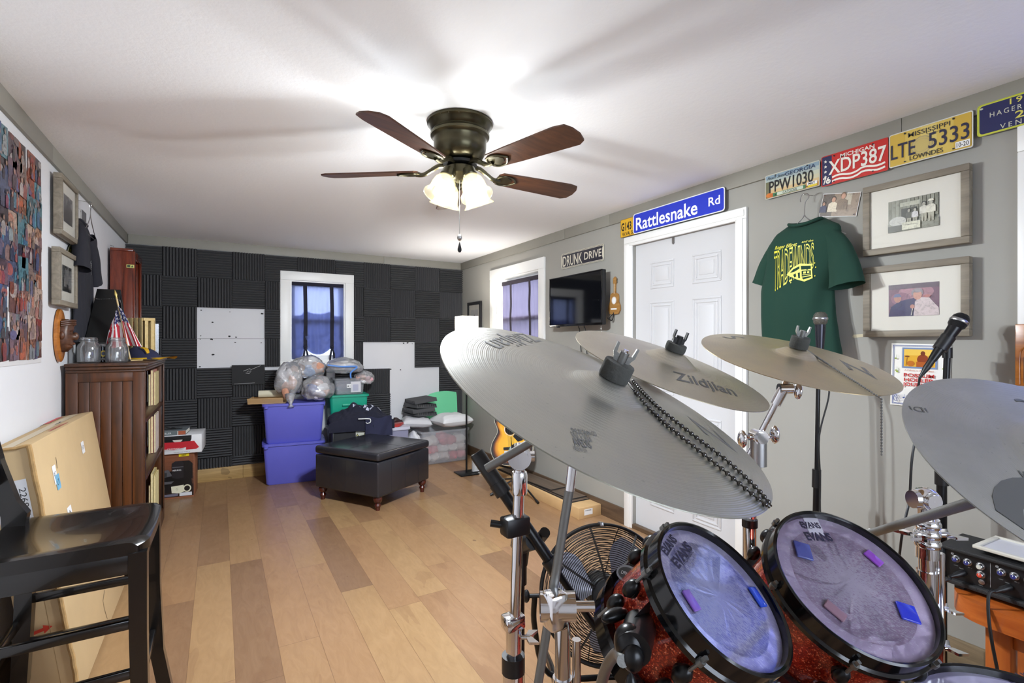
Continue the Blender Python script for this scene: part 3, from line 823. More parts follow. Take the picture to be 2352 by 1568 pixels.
# licence plates in a row under the ceiling
def art(g, w, h):
    for k, c in enumerate((rgb(136, 160, 176), rgb(170, 184, 182), rgb(196, 200, 180), rgb(206, 200, 170), rgb(212, 184, 136), rgb(206, 156, 96))):
        g.rect(-w / 2 + 0.004, h * (0.46 - 0.155 * (k + 1)), w / 2 - 0.004, h * (0.46 - 0.155 * k), c)
    g.rect(-w * 0.48, -h * 0.46, -w * 0.40, h * 0.2, rgb(110, 110, 84)); g.ell(-w * 0.42, -h * 0.36, 0.016, 0.012, rgb(206, 120, 50)); g.ell(-w * 0.36, -h * 0.38, 0.014, 0.011, rgb(196, 104, 44))
    g.text('Peach State', -w * 0.28, h * 0.34, h * 0.13, w * 0.34, rgb(60, 76, 80), shear=0.3)
    g.text('GEORGIA', w * 0.16, h * 0.33, h * 0.16, w * 0.54, rgb(46, 62, 96), bold=0.005)
    g.text('PPW1030', -w * 0.01, -h * 0.03, h * 0.47, w * 0.80, rgb(26, 26, 28), bold=0.012)
    g.rect(-w * 0.34, -h * 0.46, w * 0.26, -h * 0.31, rgb(64, 120, 84)); g.rect(-w * 0.26, -h * 0.445, w * 0.22, -h * 0.325, rgb(196, 206, 190))
    g.text('CATOOSA', -w * 0.02, -h * 0.385, h * 0.10, w * 0.26, rgb(24), bold=0.01)
    g.rect(w * 0.29, -h * 0.46, w * 0.46, -h * 0.26, rgb(234)); g.rect(w * 0.29, -h * 0.46, w * 0.46, -h * 0.38, rgb(226, 200, 50)); g.text('MAY', w * 0.37, -h * 0.32, h * 0.09, w * 0.11, rgb(30), bold=0.02)
    holes(g, w, h, w * 0.29)
sign('licence_plate', 'pale sunset coloured Georgia plate reading PPW1030', 'licence plate', plate([(1763, 410), (1763, 462), (1889, 364), (1889, 426)]), 0.018, 0.008, rgb(200, 196, 170), rgb(206, 206, 196), 0.0035, art, 'licence plates on the wall')
def star(g, x, y, r, c):
    g.flat([(x + (r if k % 2 == 0 else r * 0.42) * math.sin(k * PI / 5), y + (r if k % 2 == 0 else r * 0.42) * math.cos(k * PI / 5)) for k in range(10)], c=c)
def art(g, w, h):
    wh = rgb(236, 232, 222); rd = rgb(196, 38, 34)
    g.rect(-w * 0.485, -h * 0.47, -w * 0.33, h * 0.47, rgb(36, 40, 84))
    for k in range(4): star(g, -w * 0.43, h * (0.31 - 0.17 * k), 0.0085, wh)
    g.ringf(-w * 0.385, -h * 0.365, 0.011, 0.011, 0.0035, wh); g.text('76', -w * 0.415, -h * 0.33, h * 0.2, w * 0.10, wh, bold=0.03)
    g.text('MICHIGAN', w * 0.06, h * 0.355, h * 0.12, w * 0.5, wh, bold=0.02)
    g.text('XDP387', w * 0.05, h * 0.06, h * 0.44, w * 0.84, wh, bold=0.016)
    for z_ in (-0.27, -0.40):
        g.line([(-w * 0.32 + w * 0.78 * k / 14, h * (z_ + 0.035 * math.sin(k * 0.9)) + h * 0.03 * (k > 7)) for k in range(15)], h * 0.06, wh)
    holes(g, w, h, w * 0.29)
sign('licence_plate', 'red Michigan plate with a starred blue band reading XDP387', 'licence plate', plate([(1892, 362), (1892, 430), (2046, 318), (2046, 394)]), 0.018, 0.008, rgb(196, 38, 34), rgb(200, 60, 50), 0.0035, art, 'licence plates on the wall')
def art(g, w, h):
    nv = rgb(40, 40, 66)
    for k in range(5): g.rect(-w * 0.48 + w * 0.192 * k, -h * 0.46, -w * 0.48 + w * 0.192 * (k + 1), h * 0.46, (rgb(206, 172, 70), rgb(214, 186, 92), rgb(220, 198, 116), rgb(214, 186, 92), rgb(206, 170, 66))[k])
    g.ell(-w * 0.08, -h * 0.06, h * 0.26, h * 0.26, rgb(200, 180, 110)); g.ringf(-w * 0.08, -h * 0.06, h * 0.26, h * 0.26, 0.003, rgb(170, 156, 120)); g.ringf(-w * 0.08, -h * 0.06, h * 0.19, h * 0.19, 0.0015, rgb(180, 164, 120))
    g.text('MISSISSIPPI', 0, h * 0.33, h * 0.13, w * 0.5, rgb(60, 56, 50), bold=0.008); g.line([(w * 0.02 * math.cos(k * 0.6) - 0.012 + k * 0.0022, h * 0.23 + 0.005 * math.sin(k * 0.6)) for k in range(24)], 0.0012)
    g.text('LTE', -w * 0.47, -h * 0.05, h * 0.44, w * 0.31, nv, 'l', 0.008); g.text('5333', w * 0.46, -h * 0.0, h * 0.44, w * 0.46, nv, 'r', 0.008)
    g.text('LOWNDES', -w * 0.03, -h * 0.36, h * 0.13, w * 0.40, rgb(56, 52, 46), bold=0.008)
    g.rect(w * 0.31, -h * 0.44, w * 0.47, -h * 0.26, rgb(236)); g.text('10-20', w * 0.39, -h * 0.35, h * 0.12, w * 0.13, rgb(40), bold=0.01)
    holes(g, w, h, w * 0.29)
sign('licence_plate', 'gold Mississippi plate reading LTE 5333, Lowndes', 'licence plate', plate([(2048, 313), (2048, 389), (2241, 257), (2241, 340)]), 0.02, 0.008, rgb(212, 182, 86), rgb(226, 226, 220), 0.004, art, 'licence plates on the wall')
def art(g, w, h):
    y = rgb(214, 206, 92); p = rgb(206, 206, 186)
    g.flat(rrect(-w / 2 + 0.007, -h / 2 + 0.007, w / 2 - 0.007, h / 2 - 0.007, 0.012), c=rgb(32, 36, 84))
    g.text('1976', 0, h * 0.34, h * 0.17, w * 0.3, y, bold=0.015, space=1.3); g.text('HAGERSTOWN', 0, h * 0.1, h * 0.15, w * 0.72, p, space=1.4)
    g.text('24', 0, -h * 0.12, h * 0.21, w * 0.19, y, bold=0.015); g.text('VENDOR', 0, -h * 0.35, h * 0.15, w * 0.5, p, space=1.5)
    g.ball((-w * 0.45, h * 0.36, g.lay), (0.006, 0.004, 0.002), 1)
sign('vendor_plate', 'dark blue and yellow Hagerstown vendor plate of 1976', 'licence plate', (-0.768, 2.123, -0.50, 2.245), 0.018, 0.012, rgb(200, 204, 70), rgb(190, 196, 70), 0.003, art, 'licence plates on the wall')
# television on its bracket
tv = thing('television', 'black flat television showing the reflected window, on the grey wall', 'television', (XR, 3.206, 1.45))
R = Matrix.Translation((XR - 0.10, 3.206, 1.668)) @ Matrix.Rotation(math.radians(-0.5), 4, 'Z') @ frame((0, 0, 0), (0, -1, 0), (0, 0, 1))
w, h = 0.347, 0.206
obj('tv_body', G(R, M_BLACKMATTE).box(-w, w, -h, h, -0.022, 0.014, 0.006).box(-0.2, 0.2, -0.14, 0.12, -0.045, -0.02, 0.01), tv)
g = G(R, M_BLACKGLOSS)
g.box(-w, w, h - 0.012, h, 0.012, 0.019, 0.002).box(-w, w, -h, -h + 0.018, 0.012, 0.019, 0.002).box(-w, -w + 0.011, -h, h, 0.012, 0.019, 0.002).box(w - 0.011, w, -h, h, 0.012, 0.019, 0.002)
g.box(-0.26, -0.22, -h - 0.008, -h, -0.005, 0.012, 0.002)
obj('bezel', g, tv)
M_SCREEN = NT('dark_glossy_screen').set(col=rgb(6, 7, 12), rough=0.06, spec=0.9).m
obj('screen', G(R, M_SCREEN).box(-w + 0.01, w - 0.01, -h + 0.017, h - 0.011, 0.012, 0.0155), tv)
g = G(RIGHT, M_BLACKMETAL).box(-3.28, -3.12, 1.58, 1.80, 0, 0.012).box(-3.24, -3.21, 1.6, 1.78, 0.01, 0.06).box(-3.19, -3.16, 1.6, 1.78, 0.01, 0.06); obj('wall_bracket', g, tv)
for px, top, bot in ((1328, 1.47, 1.30), (1341, 1.47, 1.30)):
    y, _ = rw(px, 760, 0.06)
    obj('signal_cable', G(RIGHT, M_BLACK).tube(bez([(y, top + 0.05, 0.06), (y, top - 0.02, 0.055), (y + 0.005, top - 0.08, 0.045), (y + 0.01, 0.9, 0.01)], 6), 0.004, 8), tv)
y, z = rw(1382, 750, 0.08)
g = G(RIGHT, M_STEEL)
for k in range(14): g.tube([(y + 0.003 * math.cos(a * PI / 4), z + 0.02 - k * 0.012 + 0.008 * math.sin(a * PI / 4), 0.085 + 0.003 * math.sin(a * PI / 4) * (-1) ** k) for a in range(8)], 0.0012, 5, closed=True)
obj('lock_chain', g, tv)
# guitar shaped hook
x, z = rw(1414, 690)
fr = RIGHT @ Matrix.Translation((x, z, 0.004)) @ Matrix.Rotation(math.radians(-2), 4, 'Z')
M_BAMBOO = wood('bamboo_board', rgb(150, 104, 52), rgb(196, 150, 88), 1, 0.45)
hk = thing('guitar_hook', 'small wooden guitar shaped wall hook beside the white door', 'wall hook', fr.translation)
half = [(0.0, -0.105), (0.045, -0.100), (0.064, -0.072), (0.062, -0.038), (0.044, -0.008), (0.045, 0.022), (0.040, 0.045), (0.022, 0.056), (0.009, 0.058), (0.008, 0.12), (0.015, 0.128), (0.016, 0.165), (0.0, 0.178)]
out = half + [(-a, b) for a, b in half[-2:0:-1]]
g = G(fr, M_BAMBOO).prism(out, 0, 0.012)
g.use(M_PRINT); g.lay = 0.0122
g.ell(0, 0.0, 0.025, 0.028, rgb(236)); g.ringf(0, 0, 0.021, 0.024, 0.0015, rgb(170, 130, 80)); g.rect(-0.032, -0.068, 0.032, -0.058, rgb(240)); g.rect(-0.003, 0.05, 0.003, 0.125, rgb(224, 206, 176))
g.use(M_STEEL)
for s in (-1, 1):
    for k in range(3): g.cyl((s * 0.014, 0.134 + k * 0.012, 0.006), (s * 0.024, 0.136 + k * 0.012, 0.006), 0.003, n=8)
obj('hook_board', g, hk)
g = G(fr, M_BLACKMETAL).tube(bez([(0, -0.09, 0.012), (0, -0.125, 0.016), (0.0, -0.15, 0.03), (0.0, -0.142, 0.05), (0.0, -0.125, 0.052)], 5), 0.004, 8).tube(bez([(-0.004, -0.1, 0.012), (-0.03, -0.12, 0.014), (-0.034, -0.14, 0.03), (-0.03, -0.13, 0.044)], 5), 0.003, 8)
obj('metal_hook', g, hk)
# loose snapshot
q = [rw(1890, 443), rw(1886, 502), rw(1969, 500), rw(1978, 437)]
def person(g, x, y, s, shirt, skin, hair, pants=None, hat=None):
    if pants: g.flat([(x - 0.11 * s, y - 0.5 * s), (x - 0.13 * s, y), (x + 0.13 * s, y), (x + 0.12 * s, y - 0.5 * s), (x + 0.03 * s, y - 0.5 * s), (x, y - 0.12 * s), (x - 0.03 * s, y - 0.5 * s)], c=pants)
    g.flat([(x - 0.2 * s, y - 0.06 * s), (x - 0.19 * s, y + 0.28 * s), (x - 0.06 * s, y + 0.36 * s), (x + 0.06 * s, y + 0.36 * s), (x + 0.19 * s, y + 0.28 * s), (x + 0.2 * s, y - 0.06 * s)], c=shirt)
    g.ell(x, y + 0.49 * s, 0.105 * s, 0.125 * s, hair); g.ell(x, y + 0.455 * s, 0.078 * s, 0.105 * s, skin)
    if hat: g.flat([(x - 0.13 * s, y + 0.52 * s), (x - 0.09 * s, y + 0.62 * s), (x + 0.09 * s, y + 0.62 * s), (x + 0.13 * s, y + 0.52 * s)], c=hat)
SK = rgb(196, 150, 124)
cx = sum(p[0] for p in q) / 4; cz = sum(p[1] for p in q) / 4
fr = RIGHT @ Matrix.Translation((cx, cz, 0.004)) @ Matrix.Rotation(math.radians(-11), 4, 'Z')
g = G(fr, M_PAPER).box(-0.085, 0.085, -0.055, 0.055, 0, 0.0008, )
g.use(M_PHOTO); g.lay = 0.001
g.rect(-0.083, -0.053, 0.083, 0.053, rgb(150, 130, 110)); g.rect(-0.083, -0.053, -0.03, 0.053, rgb(96, 84, 74)); g.rect(0.02, 0.0, 0.05, 0.053, rgb(190, 180, 160))
person(g, -0.03, -0.025, 0.11, rgb(226, 214, 190), SK, rgb(70, 50, 40)); person(g, 0.012, -0.015, 0.12, rgb(130, 110, 90), SK, rgb(110, 84, 60)); person(g, -0.072, -0.03, 0.08, rgb(60, 60, 90), SK, rgb(40, 34, 30))
g.use(M_CHROME); 
for s in ((-0.075, 0.047), (0.075, -0.046)): g.ball((*s, 0.002), 0.004, 1)
one('snapshot', g, 'unframed tilted snapshot pinned between the licence plates and the green shirt', 'photo')
# the two big grey frames
M_GREYWOOD = wood('grey_washed_wood', rgb(116, 106, 92), rgb(160, 150, 132), 1, 0.6)
M_MAT = mat('cream_mount_board', rgb(238, 234, 222), 0.8)
def picture(label, R, fr, art, fw=0.028, mat_=(0.07, 0.06), th=0.034, off=0.006, m=None, group=None, glass=True, mm=None):
    x0, y0, x1, y1 = R; w, h = (x1 - x0) / 2, (y1 - y0) / 2
    F = fr @ Matrix.Translation(((x0 + x1) / 2, (y0 + y1) / 2, off))
    p = thing('picture_frame', label, 'framed picture', F.translation, group)
    m = m or M_GREYWOOD; g = G(F, m)
    for a, b, c, d in ((-w, w, h - fw, h), (-w, w, -h, -h + fw), (-w, -w + fw, -h + fw, h - fw), (w - fw, w, -h + fw, h - fw)): g.box(a, b, c, d, 0, th, 0.003)
    obj('frame_rails', g, p)
    g = G(F, mm or M_MAT).box(-w + fw, w - fw, -h + fw, h - fw, th - 0.020, th - 0.011); obj('mount_board', g, p)
    g = G(F, M_PHOTO); g.lay = th - 0.0108; g.clip = (-(w - fw - mat_[0]), -(h - fw - mat_[1]), w - fw - mat_[0], h - fw - mat_[1]); art(g, w - fw - mat_[0], h - fw - mat_[1]); obj('photograph', g, p)
    if glass: obj('picture_glass', G(F, M_PICGLASS).box(-w + fw, w - fw, -h + fw, h - fw, th - 0.006, th - 0.0045), p)
    return p
def art(g, w, h):
    g.rect(-w, -h, w, h, rgb(130, 132, 118))
    for k in range(13): g.rect(-w + 2 * w * k / 13, -h * 0.3, -w + 2 * w * (k + 0.85) / 13, h, rgb(140 + 12 * (k % 3), 142 + 12 * (k % 3), 126 + 12 * (k % 3)))
    g.rect(-w * 0.45, -h * 0.3, w * 0.15, h * 0.4, rgb(74, 78, 68)); g.rect(-w * 0.5, h * 0.52, w * 0.28, h * 0.78, rgb(196, 198, 178))
    g.rect(-w, -h, w, -h * 0.45, rgb(150, 152, 136)); g.ell(-w * 0.6, -h * 0.35, w * 0.35, h * 0.3, rgb(206, 208, 200)); g.rect(-w, -h, -w * 0.4, -h * 0.6, rgb(90, 92, 80))
    gr = rgb(176, 174, 160)
    for x, s, sh, hat in ((-w * 0.14, 0.062, rgb(92, 94, 84), None), (w * 0.1, 0.06, rgb(220), None), (w * 0.45, 0.075, rgb(210, 208, 196), None), (w * 0.72, 0.08, rgb(214, 212, 196), rgb(226, 224, 206))): person(g, x, -h * 0.05 if s > 0.07 else -h * 0.2, s, sh, gr, rgb(50), rgb(170, 168, 150), hat)
    g.rect(-w * 0.4, -h * 0.95, w * 0.32, -h * 0.5, rgb(206, 206, 184)); g.text('The Souvenir Message House', -w * 0.04, -h * 0.66, 0.004, w * 0.5, rgb(90), shear=0.2)
picture('upper grey frame with a faded group photograph, right of the green shirt', (-1.161, 1.718, -0.785, 2.03), RIGHT, art, group='grey framed photographs on the grey wall')
def art(g, w, h):
    g.rect(-w, -h, w, h, rgb(122, 84, 106)); g.ell(w * 0.1, h * 0.45, w * 0.7, h * 0.5, rgb(178, 128, 142)); g.ell(-w * 0.5, h * 0.1, w * 0.4, h * 0.4, rgb(150, 104, 124))
    g.rect(-w, h * 0.7, w, h, rgb(96, 76, 92))
    nv = rgb(52, 46, 96)
    g.flat([(-w, -h), (-w * 0.9, -h * 0.4), (-w * 0.55, -h * 0.05), (w * 0.1, h * 0.12), (w * 0.2, -h)], c=nv)
    g.ell(-w * 0.62, h * 0.12, w * 0.15, h * 0.26, rgb(190, 136, 120)); g.flat([(-w * 0.8, h * 0.2), (-w * 0.74, h * 0.4), (-w * 0.55, h * 0.42), (-w * 0.46, h * 0.22)], c=rgb(106, 112, 150))
    g.flat([(w * 0.02, -h), (w * 0.08, -h * 0.1), (w * 0.3, h * 0.12), (w * 0.62, h * 0.1), (w * 0.98, -h * 0.55), (w, -h)], c=rgb(222, 206, 206))
    g.ell(w * 0.17, h * 0.42, w * 0.24, h * 0.24, rgb(150, 140, 148)); g.ell(w * 0.18, h * 0.28, w * 0.17, h * 0.3, rgb(214, 158, 140)); g.ell(w * 0.18, h * 0.55, w * 0.2, h * 0.13, rgb(160, 150, 156))
    g.ell(-w * 0.02, -h * 0.42, w * 0.09, h * 0.13, rgb(200, 140, 124)); g.ell(w * 0.55, h * 0.18, w * 0.14, h * 0.09, rgb(190, 120, 116)); g.line([(-w * 0.06, -h * 0.95), (-w * 0.01, -h * 0.55)], 0.004, rgb(200, 196, 190))
picture('lower grey frame with a colour photograph of two men, right of the green shirt', (-1.160, 1.353, -0.785, 1.666), RIGHT, art, group='grey framed photographs on the grey wall')
# masking tape scrap
y, z = rw(1975, 771)
g = G(RIGHT @ Matrix.Translation((y, z, 0.0012)), mat('masking_tape', rgb(206, 196, 168), 0.8)).flat([(-0.032, -0.006), (-0.02, -0.009), (0.034, -0.004), (0.036, 0.010), (0.004, 0.008), (-0.028, 0.006)], 0)
one('tape_scrap', g, 'short scrap of masking tape left of the lower grey frame', 'tape')
# tribute poster
fr = RIGHT @ Matrix.Translation((-0.96, 1.188, 0.002)) @ Matrix.Rotation(math.radians(-1.2), 4, 'Z')
W_, H_ = 0.104, 0.135
g = G(fr, M_PAPER, rgb(236, 234, 228)).box(-W_, W_, -H_, H_, 0, 0.004, 0.001); g.lay = 0.0042
bl = rgb(64, 84, 150); rd = rgb(190, 44, 44)
for k, i_ in enumerate((0.008, 0.012)):
    for a, b, c, d in ((-1, -1, -1, 1), (1, -1, 1, 1), (-1, 1, 1, 1), (-1, -1, 1, -1)):
        g.line([(a * (W_ - i_), b * (H_ - i_)), (c * (W_ - i_), d * (H_ - i_))], 0.0012 if k else 0.002, bl)
g.rect(-0.062, 0.03, 0.062, 0.118, rgb(120, 140, 176)); g.rect(-0.055, 0.037, 0.055, 0.111, rgb(224, 170, 50)); g.rect(-0.055, 0.085, 0.055, 0.111, rgb(236, 196, 84))
g.ell(0.012, 0.068, 0.02, 0.022, rgb(140, 60, 24)); g.ell(0.012, 0.094, 0.008, 0.010, rgb(120, 56, 26)); g.ell(-0.03, 0.05, 0.014, 0.012, rgb(190, 110, 30)); g.rect(-0.01, 0.037, 0.04, 0.058, rgb(176, 90, 30)); g.ell(-0.043, 0.08, 0.009, 0.003, rgb(120, 70, 30))
for s in (-0.047, 0.045): g.line([(s, 0.04), (s + 0.004, 0.075)], 0.0015, rgb(140, 70, 30))
g.text('A Tribute to Roger Elliott', 0, 0.021, 0.007, 0.105, rgb(206, 110, 70), shear=0.25)
for k, (s, w) in enumerate((('POSSUM', 0.106), ('HOLLER', 0.104), ('JOURNAL', 0.112))): g.text(s, 0, 0.0 - 0.0195 * k, 0.0145, w, rd, bold=0.022)
for x, y in ((-0.078, 0.012), (-0.082, 0.018), (0.083, 0.034), (-0.084, 0.07), (0.086, 0.0)): g.ell(x, y, 0.004, 0.003, rgb(150, 170, 60)); g.line([(x + 0.004, y), (x + 0.004, y + 0.016)], 0.0012, rgb(110, 130, 60))
for k in range(5): g.line([(-0.09, -0.088 - k * 0.006), (0.09, -0.084 - k * 0.006)], 0.0007, bl)
g.line([(-0.08 + 0.007 * math.cos(k * 0.7), -0.1 + 0.016 * math.sin(k * 0.45)) for k in range(16)], 0.002, bl)
for x in (-0.05, -0.035, 0.0, 0.03, 0.05): g.ell(x, -0.098, 0.004, 0.003, bl); g.line([(x + 0.004, -0.098), (x + 0.004, -0.082)], 0.001, bl)
one('poster', g, 'white poster lettered Possum Holler Journal under the two grey frames', 'poster')
# carved plaque at the right edge
M_BURL = wood('varnished_burl', rgb(120, 62, 20), rgb(196, 120, 44), 1, 0.25, 0.7, coat=0.5)
fr = RIGHT @ Matrix.Translation((-0.53, 1.28, 0.024))
g = G(fr, M_BURL).box(-0.125, 0.125, -0.11, 0.115, 0, 0.02, 0.003)
g.tube(bez([(-0.112, -0.105, 0.0205), (-0.112, -0.0, 0.0205), (-0.10, 0.03, 0.0205), (-0.06, 0.05, 0.0205), (0.0, 0.058, 0.0205), (0.06, 0.05, 0.0205)], 6), 0.0025, 6)
g.use(M_PRINT); g.lay = 0.0205; g.rect(-0.102, -0.1, 0.1, -0.005, rgb(70, 44, 26))
for k in range(4): g.text('IN MEMORY OF GOOD TIMES'[k * 6:k * 6 + 6], -0.05, -0.02 - 0.02 * k, 0.009, 0.07, rgb(30, 20, 14))
one('plaque', g, 'varnished burl wood plaque at the right edge, below the white window casing', 'plaque')
# socket with plug and cord beneath the side window
y, z = rw(1156, 974)
g = G(RIGHT, M_WHITE).box(y - 0.035, y + 0.035, z - 0.057, z + 0.057, 0, 0.006, 0.003)
for s in (-0.024, 0.024): g.box(y - 0.016, y + 0.016, z + s - 0.016, z + s + 0.016, 0.006, 0.008, 0.002)
one('wall_outlet', g, 'white wall outlet behind the acoustic guitar', 'outlet')
pts = [RIGHT.inverted() @ at_x(px, py, XR - 0.03) for px, py in ((1152, 975), (1146, 990), (1143, 1020), (1144, 1055), (1150, 1080), (1146, 1100))]
y0, z0 = pts[-1].x, 0.01
pts = [(y + 0.005, z - 0.02, 0.03)] + [tuple(p) for p in pts[1:]] + [(y0, 0.12, 0.04), (y0 - 0.1, 0.006, 0.08), (y0 - 0.3, 0.006, 0.1)]
g = G(RIGHT, M_BLACK).tube(bez(pts, 5), 0.0035, 8).box(y - 0.012, y + 0.02, z - 0.036, z - 0.012, 0.008, 0.035, 0.004)
one('power_cord', g, 'black power cord hanging from the outlet by the guitar', 'cord')
# little charcoal frame in the corner
def art(g, w, h):
    g.rect(-w, -h, w, h, rgb(226)); g.flat([(-w * 0.5, -h), (-w * 0.45, -h * 0.1), (-w * 0.15, h * 0.1), (w * 0.15, h * 0.1), (w * 0.45, -h * 0.1), (w * 0.5, -h)], c=rgb(110)); g.ell(0, h * 0.38, w * 0.2, h * 0.2, rgb(130))
    g.line([(-w * 0.2, -h * 0.8), (0, h * 0.0), (w * 0.1, -h * 0.9)], 0.004, rgb(70))
a, b = rw(1077, 688), rw(1107, 683)
picture('small charcoal frame with a pencil portrait in the corner behind the lamp', (-5.40, 1.35, -5.05, 1.80), RIGHT, art, 0.035, (0.045, 0.055), 0.022, 0.003, M_BLACKMATTE)

# ================================================================ HANGING SHIRTS
def hanger(name, label, F, hw, z_sh, z_top, n0, group):
    g = G(F, M_STEEL)
    g.tube(bez([(-hw, z_sh - 0.075, n0), (-hw * 0.45, z_sh - 0.02, n0), (-0.012, z_sh + 0.035, n0), (0.0, z_sh + 0.06, n0)], 6), 0.0022, 8)
    g.tube(bez([(hw, z_sh - 0.075, n0), (hw * 0.45, z_sh - 0.02, n0), (0.012, z_sh + 0.035, n0), (0.0, z_sh + 0.06, n0)], 6), 0.0022, 8)
    g.tube([(-hw, z_sh - 0.075, n0), (hw, z_sh - 0.075, n0)], 0.0022, 8)
    zt = z_top
    g.tube(bez([(0, z_sh + 0.05, n0), (0.004, zt - 0.045, n0), (0.022, zt - 0.02, n0), (0.012, zt, n0), (-0.01, zt, n0), (-0.02, zt - 0.02, n0), (-0.018, zt - 0.035, n0)], 6), 0.0022, 8)
    g.cyl((0, zt + 0.002, 0.0), (0, zt - 0.004, n0 + 0.006), 0.0015, n=6)
    return one(name, g, label, 'clothes hanger', group)
def shirt(name, label, F, rows, depth, n0, cloth, cuff_l, cuff_r, sl_l, sl_r, art=None, fold=0.010):
    """rows: (height, left, right, depth factor) from collar down; the back sheet hangs n0 from the wall"""
    S = thing(name, label, 'shirt', F @ Vector((0, rows[-1][0], n0)))
    rings = []; NR = 56
    def width(z):
        for (za, la, ra, da), (zb, lb, rb, db) in zip(rows[:-1], rows[1:]):
            if zb <= z <= za:
                t = (za - z) / (za - zb); t2 = t * t * (3 - 2 * t) * 0.4 + t * 0.6
                return la + (lb - la) * t2, ra + (rb - ra) * t2, da + (db - da) * t
        return rows[-1][1:]
    ztop, zbot = rows[0][0], rows[-1][0]; NZ = 46
    def front(x, z):
        l, r, d = width(max(zbot, min(ztop, z))); c = (l + r) / 2; hw = max((r - l) / 2, 1e-3)
        q = max(0.0, 1 - abs((x - c) / hw) ** 2.6) ** 0.5
        low = min(1, max(0, (rows[1][0] - 0.12 - z) / 0.25))
        edge = min(1, abs((x - c) / hw) ** 2 * 1.5 + 0.15)
        w = fold * low * edge * (math.sin(x * 55 + 2.5 * nz((x * 3, z * 2.5, 1))) + 1.3 * nz((x * 9, z * 3, 5)))
        return n0 + depth * d * (0.5 + 0.5 * q) + w
    for i in range(NZ + 1):
        z = ztop + (zbot - ztop) * i / NZ
        l, r, d = width(z); c = (l + r) / 2; hw = (r - l) / 2; ring = []
        for j in range(NR):
            a = 2 * PI * j / NR; ca, sa = math.cos(a), math.sin(a)
            x = c + hw * math.copysign(abs(ca) ** 0.7, ca)
            zz = z
            if i > NZ - 3: zz += 0.012 * nz((x * 6, 2, 2))
            if sa >= 0: y = front(x, z)
            else: y = n0 + depth * d * 0.5 - depth * d * 0.45 * abs(sa) ** 0.8 + 0.3 * fold * nz((x * 8, z * 3, 9))
            if i == 0: zz += 0.004 - 0.022 * (1 - abs((x - c) / max(hw, 1e-3)) ** 2) * (1 if sa > 0 else 0.2)
            ring.append((x, zz, max(y, 0.006)))
        rings.append(ring)
    g = G(F, cloth).loft(rings, False, False)
    if art:
        art(g, front)
    obj('shirt_body', g, S, sharp=1.2)
    for path, rad, nm in ((sl_l, cuff_l, 'sleeve'), (sl_r, cuff_r, 'sleeve')):
        P = bez(path, 5); rr = []
        for i, p in enumerate(P):
            t = i / (len(P) - 1); a = P[max(i - 1, 0)]; b = P[min(i + 1, len(P) - 1)]; tv_ = (b - a).normalized()
            side = Vector((tv_.y, -tv_.x, 0)).normalized(); nn = tv_.cross(side)
            r1 = rad[0] + (rad[1] - rad[0]) * t; r2 = rad[2] + (rad[3] - rad[2]) * t
            rr.append([p + side * r1 * math.cos(2 * PI * j / 28) * (1 + 0.05 * nz((t * 4, j * 0.6, 3))) + nn * r2 * math.sin(2 * PI * j / 28) * (1 + 0.25 * nz((t * 3, j * 0.4, 7))) for j in range(28)])
        rr.append([p + (P[-2] - P[-1]).normalized() * 0.02 - (p - P[-1]) * 0.06 for p in rr[-1]])
        g = G(F, cloth).loft(rr, False, False)
        obj(nm, g, S, sharp=1.2)
    z = rows[0][0]; l, r = rows[0][1], rows[0][2]
    g = G(F, cloth); c = (l + r) / 2; hw = (r - l) / 2
    g.tube([(c + (hw + 0.002) * math.cos(2 * PI * j / 24), z - 0.004 - (0.022 * (1 - math.cos(2 * PI * j / 24) ** 2) if math.sin(2 * PI * j / 24) > 0 else 0.0), n0 + depth * 0.5 + depth * 0.36 * math.sin(2 * PI * j / 24)) for j in range(24)], 0.008, 8, closed=True)
    obj('collar', g, S)
    return S
M_GREEN = mat('dark_green_cotton', rgb(22, 58, 46), 0.95, bump=0.15, bscale=400, bdist=0.001, sheen=0.0)
def GX(px, py): return rw(px, py, 0.07)
def row(py, pl, pr, d):
    a, z = GX(pl, py); b, z2 = GX(pr, py); return ((z + z2) / 2, a, b, d)
rows = [row(507, 1815, 1886, 0.55), row(517, 1797, 1906, 0.7), row(530, 1780, 1928, 0.85), row(560, 1765, 1934, 1.0), row(620, 1760, 1930, 1.0), row(665, 1750, 1914, 1.0), row(720, 1751, 1918, 1.05), row(770, 1752, 1926, 1.05), row(812, 1757, 1934, 1.0)]
def p3(px, py, n): a, z = rw(px, py, n); return (a, z, n)
